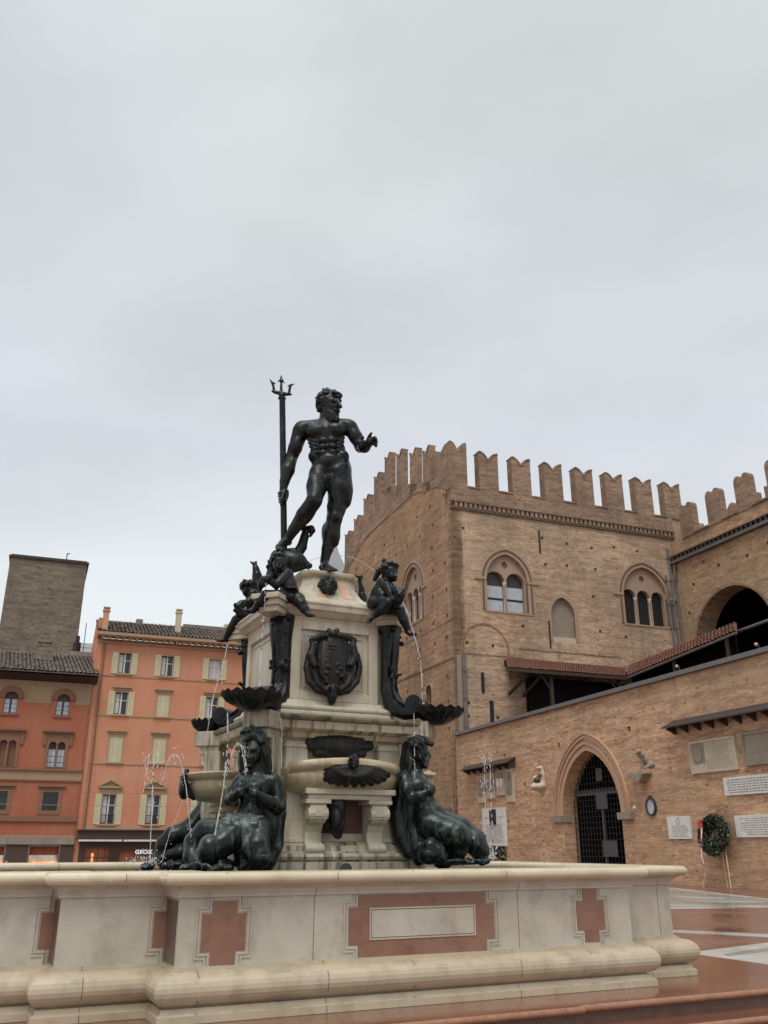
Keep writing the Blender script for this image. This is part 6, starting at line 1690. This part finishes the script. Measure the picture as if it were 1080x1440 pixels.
# shop front
b = MB(); b.box(3.1, 20, YH - .45, YH + .02, 2.22, 2.72); b.box(3.1, 20, YH - .7, YH + .02, 2.74, 2.80); build('shop_fascia', b, M['ground_dark'], oh, MB_)
b = MB(); b.box(3.2, 6.0, YH - .9, YH - .5, 2.05, 2.17); b.box(6.1, 9.6, YH - .9, YH - .5, 2.05, 2.17); build('awning_box', b, M['plaque'], oh, MB_)
b = MB(); b.box(3.0, 20, YH - .04, YH + .02, -1.2, 2.2) if False else None
b = MB()
for x0, x1, z0, z1 in ((3.33, 3.74, -1, 2.2), (5.36, 5.99, -1, 2.2), (9.31, 20, -1, 2.2), (3.74, 5.36, 1.67, 2.2), (5.99, 9.31, 1.46, 2.2)): b.box(x0, x1, YH - .05, YH + .05, z0, z1)
build('shop_front', b, M['ground_dark'], oh, MB_)
b = MB(); b.box(3.85, 4.75, YH + .9, YH + 1.2, -.6, 1.1); b.box(4.2, 4.35, YH + .5, YH + .7, -.6, 1.3); build('shop_window', b, M['shop_light'], oh, MB_)
b = MB(); b.box(6.5, 7.5, YH + .7, YH + 1.0, -.6, 1.28); build('shop_window', b, M['shop_light'], oh, MB_)
b = MB(); b.box(6.55, 7.45, YH + .6, YH + .68, 1.05, 1.28); build('shop_strip_light', b, M['sign_light'], oh, MB_)
b = MB()
for u in (4.55, 5.0, 5.3): b.box(u, u + .04, YH + .02, YH + .07, -.7, 1.66)
b.box(3.75, 5.35, YH + .02, YH + .07, 1.0, 1.05); b.box(7.6, 7.66, YH + .02, YH + .07, -.7, 1.4); build('shop_window_frame', b, M['iron'], oh, MB_)
# lettering of the shop sign, raised and lit: strokes built as bars
sg = thing('shop_sign', 'small white lit shop sign with four letters above the orange house shop door', 'shop sign', MB_, (7.7, YH - .25, 1.4))
b = MB(); b.box(6.95, 8.2, YH - .10, YH - .055, 1.17, 1.60); build('board', b, M['ground_dark'], sg, MB_)
cu = bpy.data.curves.new('lettering', 'FONT'); cu.body = 'GEOX'; cu.size = .34; cu.extrude = .02; cu.align_x = 'CENTER'; cu.space_character = 1.15; cu.offset = .008
tmp = bpy.data.objects.new('tmp', cu); COL.objects.link(tmp); dg = bpy.context.evaluated_depsgraph_get(); me = bpy.data.meshes.new_from_object(tmp.evaluated_get(dg)); bpy.data.objects.remove(tmp)
vv = [(7.55 + v.co.x * 1.12 + v.co.y * .12, YH - .13 - v.co.z, 1.28 + v.co.y) for v in me.vertices]
build('lettering', (vv, [tuple(p.vertices) for p in me.polygons]), M['sign_light'], sg, MB_)

# ---- the dark red house
YD = 65.8
fd = lambda u, v, w: (u, YD + w, v)
rh = thing('dark_red_house', 'dark red house with arched windows, frescoed frieze and broad tiled eaves', 'house', MB_, (0, YD, -.8))
hz = [-5.7, -2.25, 1.17]
wl = []
for u in (-5.6, -2.22, 1.17): wl.append((round_arch(u - .44, u + .44, 10.25, 11.25, 8), .3, False))
for u in (-5.5, -2.0, 1.13): wl.append((rect(u - .56, u + .56, 6.74, 8.6), .3, False))
for u in (-5.5, -2.05, 1.13): wl.append((rect(u - .48, u + .48, 3.98, 5.2), .3, False))
for a in ((-4.0, -1.2), (.18, 2.15)): wl.append((rect(a[0], a[1], -.7, 1.72), 1.4, True))
b = MB(); wall_holes(b, [(-14, -1.4), (2.98, -1.4), (2.98, 13.0), (-14, 13.0)], wl, fd, .5); build('wall', b, M['darkred'], rh, MB_)
for u in (-5.6, -2.22, 1.17):
    b = MB(); b.sweep([fd(a, v, 0) for a, v in [(u + .44 * math.cos(PI * k / 10), 11.25 + .44 * math.sin(PI * k / 10)) for k in range(11)]], (0, -1, 0), [(0, -.25), (.36, -.25), (.36, .10), (0, .10)])
    w = build('window', b, M['trim_brown'], rh, MB_)
    p = MB(); p.prism(round_arch(u - .44, u + .44, 10.25, 11.25, 8), fd, .26, .29); build('backing', p, M['win_dark'], w, MB_)
    for s_ in (-1, 1):
        p = MB(); p.prism(rect(*sorted((u + s_ * .07, u + s_ * .41)), 10.3, 11.2), fd, .20, .24); q = build('pane', p, M['glass_pale'], w, MB_)
        p = MB()
        for z in (10.58, 10.88): p.prism(rect(*sorted((u + s_ * .07, u + s_ * .41)), z, z + .025), fd, .185, .199)
        build('glazing_bar', p, M['win_dark'], q, MB_)
    p = MB(); p.prism(rect(u - .6, u + .6, 10.08, 10.24), fd, -.12, .2); build('sill', p, M['trim_brown'], w, MB_)
for u in (-5.5, -2.0, 1.13):
    b = MB(); wall_holes(b, rect(u - .74, u + .74, 6.7, 8.95), [(round_arch(u - .53, u - .03, 6.74, 8.2, 8), .25, False), (round_arch(u + .03, u + .53, 6.74, 8.2, 8), .25, False)], lambda a, v, w: (a, YD - .06 + w, v), .2)
    b.prism(rect(u - 1.02, u + 1.02, 9.08, 9.22), fd, -.28, .05); b.prism(rect(u - .9, u + .9, 8.96, 9.07), fd, -.14, .05)
    for s_ in (-1, 1): b.prism(rect(*sorted((u + s_ * .75, u + s_ * .95)), 8.2, 8.95), fd, -.12, .05)
    w = build('window', b, M['trim_brown'], rh, MB_)
    p = MB(); p.prism(rect(u - .55, u + .55, 6.74, 8.55), fd, .26, .29); build('backing', p, M['trim_brown'] if u < 0 else M['win_dark'], w, MB_)
    if u > 0:
        for s_ in (-1, 1):
            p = MB(); p.prism(rect(*sorted((u + s_ * .07, u + s_ * .52)), 6.8, 7.95), fd, .20, .24); q = build('pane', p, M['glass_pale'], w, MB_)
            p = MB(); p.prism(rect(*sorted((u + s_ * .28, u + s_ * .305)), 6.8, 7.95), fd, .186, .199)
            for z in (7.1, 7.5): p.prism(rect(*sorted((u + s_ * .07, u + s_ * .52)), z, z + .025), fd, .18, .1855)
            build('glazing_bar', p, M['win_dark'], q, MB_)
    p = MB(); p.tube([(u, YD + .0, 6.74), (u, YD + .0, 8.2)], .045, 8); build('column', p, M['plaque_old'], w, MB_)
for u in (-5.5, -2.05, 1.13):
    b = MB(); b.sweep([fd(a, v, 0) for a, v in rect(u - .48, u + .48, 3.98, 5.2)], (0, -1, 0), [(0, -.2), (.26, -.2), (.26, .04), (0, .04)], closed=True); b.prism(rect(u - .9, u + .9, 5.48, 5.6), fd, -.2, .05)
    w = build('window', b, M['trim_brown'], rh, MB_)
    p = MB(); p.prism(rect(u - .48, u + .48, 3.98, 5.2), fd, .2, .23); build('pane', p, M['glass_dark'], w, MB_)
    p = MB(); p.prism(rect(u - .48, u + .48, 4.3, 4.33), fd, .16, .18); p.prism(rect(u - .48, u + .48, 5.05, 5.08), fd, .16, .18); build('sash', p, M['trim_brown'], w, MB_)
# bands; the frescoed frieze and the worn painted band
b = MB(); b.box(-14, 2.97, YD - .16, YD + .03, 6.52, 6.66); b.box(-14, 2.97, YD - .1, YD + .03, 5.84, 5.93); b.box(-14, 2.97, YD - .14, YD + .03, 3.28, 3.62); build('string_course', b, M['trim_brown'], rh, MB_)
b = MB(); b.box(-14, 2.97, YD - .03, YD + .03, 5.94, 6.51); b.box(-14, 2.97, YD - .03, YD + .03, 2.28, 2.42); build('painted_band', b, M['fresco'], rh, MB_)
fz = []
for u in (-5.6, -2.22, 1.17): fz.append(([(u + .82, 11.0)] + [(u + .82 * math.cos(PI * k / 10), 11.28 + .82 * math.sin(PI * k / 10)) for k in range(11)] + [(u - .82, 11.0)], .04, False))
# frieze outline dips round the window heads
o = [(-14, 11.02)]
for f_, _, _ in fz: o += list(reversed(f_))
o += [(2.96, 11.02), (2.96, 12.5), (-14, 12.5)]
b = MB(); b.prism(o, fd, -.02, .02); build('frieze', b, M['fresco'], rh, MB_)
for u0_ in (-1.0, -4.6): b = MB(); b.prism(rect(u0_, u0_ + 1.35, 11.25, 12.1), fd, -.03, .0); build('painted_panel', b, M['trim_ochre'], rh, MB_)
b = MB(); b.box(-14, 2.97, YD - .18, YD + .02, 1.86, 2.27); build('arcade_lintel', b, M['plaque_dark'], rh, MB_)
b = MB()
for x0, x1 in ((-14, -4.01), (-1.19, .17), (2.16, 2.97)): b.box(x0, x1, YD - .06, YD + .04, -1.1, 1.85)
build('shop_pier', b, M['ground_dark'], rh, MB_)
for a0, a1 in ((-4.0, -1.2), (.18, 2.15)):
    b = MB(); b.sweep([fd(u, v, 0) for u, v in ((a0, -.9), (a0, 1.72), (a1, 1.72), (a1, -.9))], (0, -1, 0), [(-.02, -.2), (.1, -.2), (.1, .06), (-.02, .06)]) if False else b.box(a0 - .02, a0 + .08, YD - .09, YD + .1, -.9, 1.72)
    b.box(a1 - .08, a1 + .02, YD - .09, YD + .1, -.9, 1.72); b.box(a0 - .02, a1 + .02, YD - .09, YD + .1, 1.73, 1.84); build('shop_frame', b, M['grey_metal'], rh, MB_)
    b = MB(); b.box(a0 + .1, a1 - .1, YD + .5, YD + .6, -.6, .85); build('shop_window', b, M['shop_light'], rh, MB_)
    b = MB(); b.box(a0 + .1, a1 - .1, YD + .5, YD + .6, .86, 1.2); build('shop_blind', b, M['shop_white'], rh, MB_)
b = MB(); b.prism([(YD - 1.25, 12.78), (YD + .1, 13.3), (YD + .1, 12.5), (YD - .05, 12.5)], lambda u, v, w: (w, u, v), -14, 3.25); build('eaves', b, M['dark_wood'], rh, MB_)
rf = tiled_roof(rh, (-14, YD - 1.35, 12.95), (3.3, YD - 1.35, 12.95), (-14, YD + 4.6, 15.3), (2.75, YD + 4.6, 15.3), 62, M['tile_grey'], .13, 'roof', 14)
b = MB(); b.prism([(YD, 12.9), (YD + 4.6, 15.2), (YD + 9, 12.9), (YD + 9, -1), (YD, -1)], lambda u, v, w: (w, u, v), 2.85, 2.9); build('gable', b, M['darkred'], rh, MB_)
b = MB(); b.box(-1.25, .1, YD + 2.3, YD + 3.3, 13.9, 15.6); b.box(-.9, -.25, YD + 2.5, YD + 3.1, 15.6, 16.1); b.box(-1.05, -.1, YD + 2.4, YD + 3.2, 15.75, 15.85); b.box(-1.45, .3, YD + 2.1, YD + 3.5, 13.8, 14.15); build('chimney', b, M['tower_brick'], rf, MB_)
b = MB(); b.box(1.2, 3.2, YD + 4.2, YD + 5.6, 15.0, 15.6); build('parapet', b, M['plaque_dark'], rf, MB_)
b = MB(); b.tube([(1.7, YD + 4.9, 15.6), (1.7, YD + 4.9, 16.4)], .3, 10); b.tube([(1.7, YD + 4.9, 16.4), (1.7, YD + 4.9, 16.9)], .16, 8); b.tube([(2.2, YD + 4.9, 15.6), (2.2, YD + 4.9, 18)], .03, 5); b.box(.9, 2.8, YD + 4.7, YD + 4.72, 16.0, 16.03); build('roof_vent', b, M['iron'], rf, MB_)

# ---- the medieval tower behind
YT = 92
tw = thing('brick_tower', 'blunt grey brown medieval brick tower behind the dark red house', 'tower', MB_, (-1.5, YT, 0))
b = MB(); b.box(-5.15, 2.22, YT, YT + 8, 0, 29.0); build('shaft', b, M['tower_brick'], tw, MB_)
b = MB(); b.box(-5.3, 2.4, YT - .2, YT + 8.2, 29.0, 29.2); b.box(-5.1, 2.2, YT, YT + 8, 29.2, 29.35); build('coping', b, M['dark_wood'], tw, MB_)
b = MB(); b.tube([(.15, YT + 1, 29.3), (.15, YT + 1, 30.3)], .05, 5); b.tube([(.15, YT + 1, 30.2), (.45, YT + 1, 30.3)], .05, 5); build('lightning_rod', b, M['iron'], tw, MB_)
b = MB(); b.tube([(2.3, YT - .1, 10), (2.3, YT - .1, 21.5)], .06, 5); b.box(2.22, 3.0, YT + 1, YT + 1.1, 20.0, 20.6); build('cable_run', b, M['iron'], tw, MB_)
hb = thing('grey_house', 'slice of grey roof between tower and orange house', 'house', MB_, (4, 84, 0))
b = MB(); b.box(2.2, 9, 82, 90, 0, 17.2); build('wall', b, M['plaque_dark'], hb, MB_)
b = MB(); b.prism([(81.8, 17.2), (86, 19.6), (90.2, 17.2)], lambda u, v, w: (w, u, v), 2.3, 9.2); build('roof', b, M['zinc'], hb, MB_)

# ---- far spire
sp = thing('church_spire', 'pale grey pyramid spire far off behind the standing man\'s heel', 'spire', MW, pt(476, 900, 150) * 1.0)
a_ = pt(472.5, 765, 150); b = MB()
b.loft([[(a_.x + r * math.cos(PI / 4 + PI / 2 * k), 150 + r * math.sin(PI / 4 + PI / 2 * k), a_.z + z) for k in range(4)] for r, z in ((4.6, -9), (2.9, -5.6), (2.1, -4.0), (.75, -1.7), (.5, -1.1), (.06, 0))]); build('roof', b, M['zinc'], sp, MW)
b = MB(); b.box(a_.x - 3, a_.x + 3, 147, 153, 0, a_.z - 9); build('belfry', b, M['tower_brick'], sp, MW)

# ---- wires across the square
for z, lab in ((5.15, 'upper thin overhead wire across the house fronts'), (4.35, 'lower thin overhead wire across the house fronts')):
    b = MB(); b.tube([MB_ @ Vector((-16 + 40 * k / 16, 63.5, z + .25 * (2 * k / 16 - 1) ** 2 - .1)) for k in range(17)], .014, 5); meta(build('overhead_wire', b, M['grey_metal']), lab, 'wire', 'overhead wires across the square')

# ---- someone walking past the shops
pe = figure('person', 'person in a pale coat walking past the shop window at far left', 'person', (9, 1212, 58.0))
gzv = gz(-5.5, 58) ; base = pt(9, 1212, 58.0); bx = base.x
c = Clay(0, 0, 1, 58)
def V3(x, y, z): return np.array((bx + x, 58 + y, -.78 + z))
def cc(a, b_, r0, r1): c.p.append(('c', V3(*a), V3(*b_), r0, r1, .03, 1))
for s_, f_ in ((-1, -.12), (1, .16)): cc((s_ * .09, 0, .85), (s_ * .09 + f_ * .4, f_ * .4, .48), .085, .06); cc((s_ * .09 + f_ * .4, f_ * .4, .48), (s_ * .09 + f_ * .7, f_, .07), .058, .04); cc((s_ * .09 + f_ * .7, f_, .05), (s_ * .09 + f_ * .7 + .14, f_ - .06, .04), .045, .035)
cc((0, 0, .88), (0, 0, 1.3), .14, .16); cc((-.16, 0, 1.36), (.16, 0, 1.36), .075, .075); cc((0, 0, 1.4), (0, -.01, 1.5), .055, .05); c.p.append(('e', V3(.01, -.02, 1.6), (.08, .095, .115), np.eye(3), .03, 1)); cc((.03, -.11, 1.58), (.035, -.125, 1.56), .015, .015)
for s_ in (-1, 1): cc((s_ * .2, 0, 1.34), (s_ * .25, .06 * s_, 1.06), .05, .042); cc((s_ * .25, .06 * s_, 1.06), (s_ * .24 + .04, -.08, .84), .04, .03); cc((s_ * .24 + .04, -.08, .82), (s_ * .24 + .05, -.1, .74), .035, .02)
part('body', c, .022, M['skin'], pe)
c = Clay(0, 0, 1, 58); cc((0, 0, .8), (0, 0, 1.3), .20, .19); cc((-.17, 0, 1.36), (.17, 0, 1.36), .09, .09)
for s_ in (-1, 1): cc((s_ * .2, 0, 1.34), (s_ * .25, .06 * s_, 1.06), .065, .055); cc((s_ * .25, .06 * s_, 1.06), (s_ * .24 + .035, -.07, .87), .055, .045)
part('coat', c, .022, M['coat'], pe)
c = Clay(0, 0, 1, 58)
for s_, f_ in ((-1, -.12), (1, .16)): cc((s_ * .09, 0, .85), (s_ * .09 + f_ * .4, f_ * .4, .48), .10, .075); cc((s_ * .09 + f_ * .4, f_ * .4, .48), (s_ * .09 + f_ * .7, f_, .10), .07, .058)
part('trousers', c, .022, M['trousers'], pe)
c = Clay(0, 0, 1, 58); c.p.append(('e', V3(0, .01, 1.635), (.092, .105, .10), np.eye(3), .03, 1)); part('hair', c, .02, M['trousers'], pe)

# ================================================================ THE WATER
def jet(label, pts2, d, r=.008, drops=10, seed=0, spread=.03):
    r_ = random.Random(seed + 100)
    P_ = [pt(x, y, d + (q[0] if q else 0)) for x, y, *q in pts2]
    fine = []
    for i in range(len(P_) - 1):
        p0 = P_[max(0, i - 1)]; p1 = P_[i]; p2 = P_[i + 1]; p3 = P_[min(len(P_) - 1, i + 2)]
        for k in range(8):
            t = k / 8; fine.append(.5 * ((2 * p1) + (p2 - p0) * t + (2 * p0 - 5 * p1 + 4 * p2 - p3) * t * t + (3 * p1 - p0 - 3 * p2 + p3) * t ** 3))
    fine.append(P_[-1])
    t = thing('water_jet', label, 'water jet', MW, fine[0], 'jets of the fountain')
    b = MB(); n = len(fine); i = 0
    while i < n - 1:
        L = r_.randint(3, 9); seg = fine[i:i + L + 1]
        if len(seg) > 1: b.tube([p + Vector((r_.gauss(0, .15 * r), 0, r_.gauss(0, .15 * r))) for p in seg], [r * r_.uniform(.35, .85) for _ in seg], 6)
        i += L + (1 if r_.random() < .35 else 0)
    build('stream', b, M['jet'], t, smooth=True)
    b = MB()
    for k in range(drops):
        p = fine[r_.randrange(n // 3, n)] + Vector((r_.gauss(0, spread), r_.gauss(0, spread), r_.gauss(0, spread * 1.6))); b.sphere(p, r_.uniform(.3, .75) * r, 6, 4, r_.uniform(1.2, 3))
    if drops: build('droplets', b, M['jet'], t, smooth=True)


jet('thin jet falling from the fish of the left front child to shell dish', [(374, 820), (372, 850), (368, 905), (364, 978)], 10.45, .010, 10, 1)
jet('thin jet falling from the far left child\'s foot past the orange house', [(320, 905), (315, 930), (306, 960), (299, 985), (290, 1040)], 11.9, .010, 12, 2)
jet('thin jet arcing from the right corner child to right shell dish', [(566, 845), (573, 862), (583, 895), (592, 935), (594, 990)], 10.9, .010, 18, 3)
jet('faint arc of water crossing behind the standing man\'s ankles', [(432, 790), (450, 784), (470, 781), (492, 783), (512, 792), (530, 806), (547, 824)], 12.3, .007, 8, 4)
jet('long jet dropping from left shell dish across the stone bowl', [(320, 1003), (320, 1040), (318, 1072), (312, 1120), (303, 1170), (297, 1211)], 9.75, .011, 14, 5)
jet('dripping strand at left edge of the pedestal front', [(393, 1004), (396, 1030), (396, 1070), (394, 1150)], 10.3, .008, 8, 6, .012)
jet('dripping strand at right edge of the pedestal front', [(582, 1003), (583, 1040), (583, 1100)], 11.0, .008, 10, 7, .015)
jet('arching jet from the left siren\'s breast', [(346, 1090), (343, 1070), (339, 1049), (333, 1047), (327, 1058), (320, 1078), (314, 1090)], 9.8, .010, 14, 8, .02)
jet('second arching jet from the left siren\'s face side', [(337, 1048), (343, 1052), (345, 1068), (348, 1085)], 9.75, .010, 10, 9, .02)
jet('high arching jet peaking left of the stone bowl and falling into basin', [(228, 1100), (233, 1080), (240, 1064), (248, 1062), (255, 1074), (262, 1110), (267, 1160), (270, 1212)], 10.2, .010, 26, 10, .05)
jet('broken upright jet before the left shuttered windows', [(211, 1212), (213, 1150), (215, 1100), (216, 1070), (216, 1060)], 9.9, .010, 36, 11, .07)
jet('thin stray jet left of the upright one', [(201, 1120), (205, 1090), (210, 1064), (214, 1058)], 10.0, .007, 34, 12, .09)
jet('slanting jet below the stone bowl', [(258, 1124), (250, 1145), (240, 1168), (232, 1195), (228, 1212)], 10.6, .008, 10, 13)
jet('left of the twin upright jets before the white memorial panel', [(684, 1212), (683, 1160), (682, 1110), (681, 1072), (681, 1062)], 11.6, .012, 26, 14, .035)
jet('right of the twin upright jets before the white memorial panel', [(694, 1210), (692, 1160), (690, 1110), (689, 1072), (689, 1062)], 11.6, .012, 26, 15, .035)
# foam where the twin jets fall back, and spray in the basin
t = thing('water_splash', 'white splash of foam at the foot of twin upright jets', 'splash', MW, pt(688, 1212, 11.6)); b = MB(); r_ = random.Random(4)
for k in range(120): b.sphere(pt(686 + r_.gauss(0, 6), 1208 - abs(r_.gauss(0, 10)), 11.6 + r_.gauss(0, .1)), r_.uniform(.004, .012), 6, 4, 1.4)
build('foam', b, M['jet'], t, smooth=True)
t = thing('water_splash', 'white splash of foam at far left foot of the fountain', 'splash', MW, pt(210, 1212, 10.8)); b = MB()
for k in range(90): b.sphere(pt(206 + r_.gauss(0, 12), 1214 - abs(r_.gauss(0, 8)), 10.9 + r_.gauss(0, .2)), r_.uniform(.004, .010), 6, 4, 1.4)
build('foam', b, M['jet'], t, smooth=True)
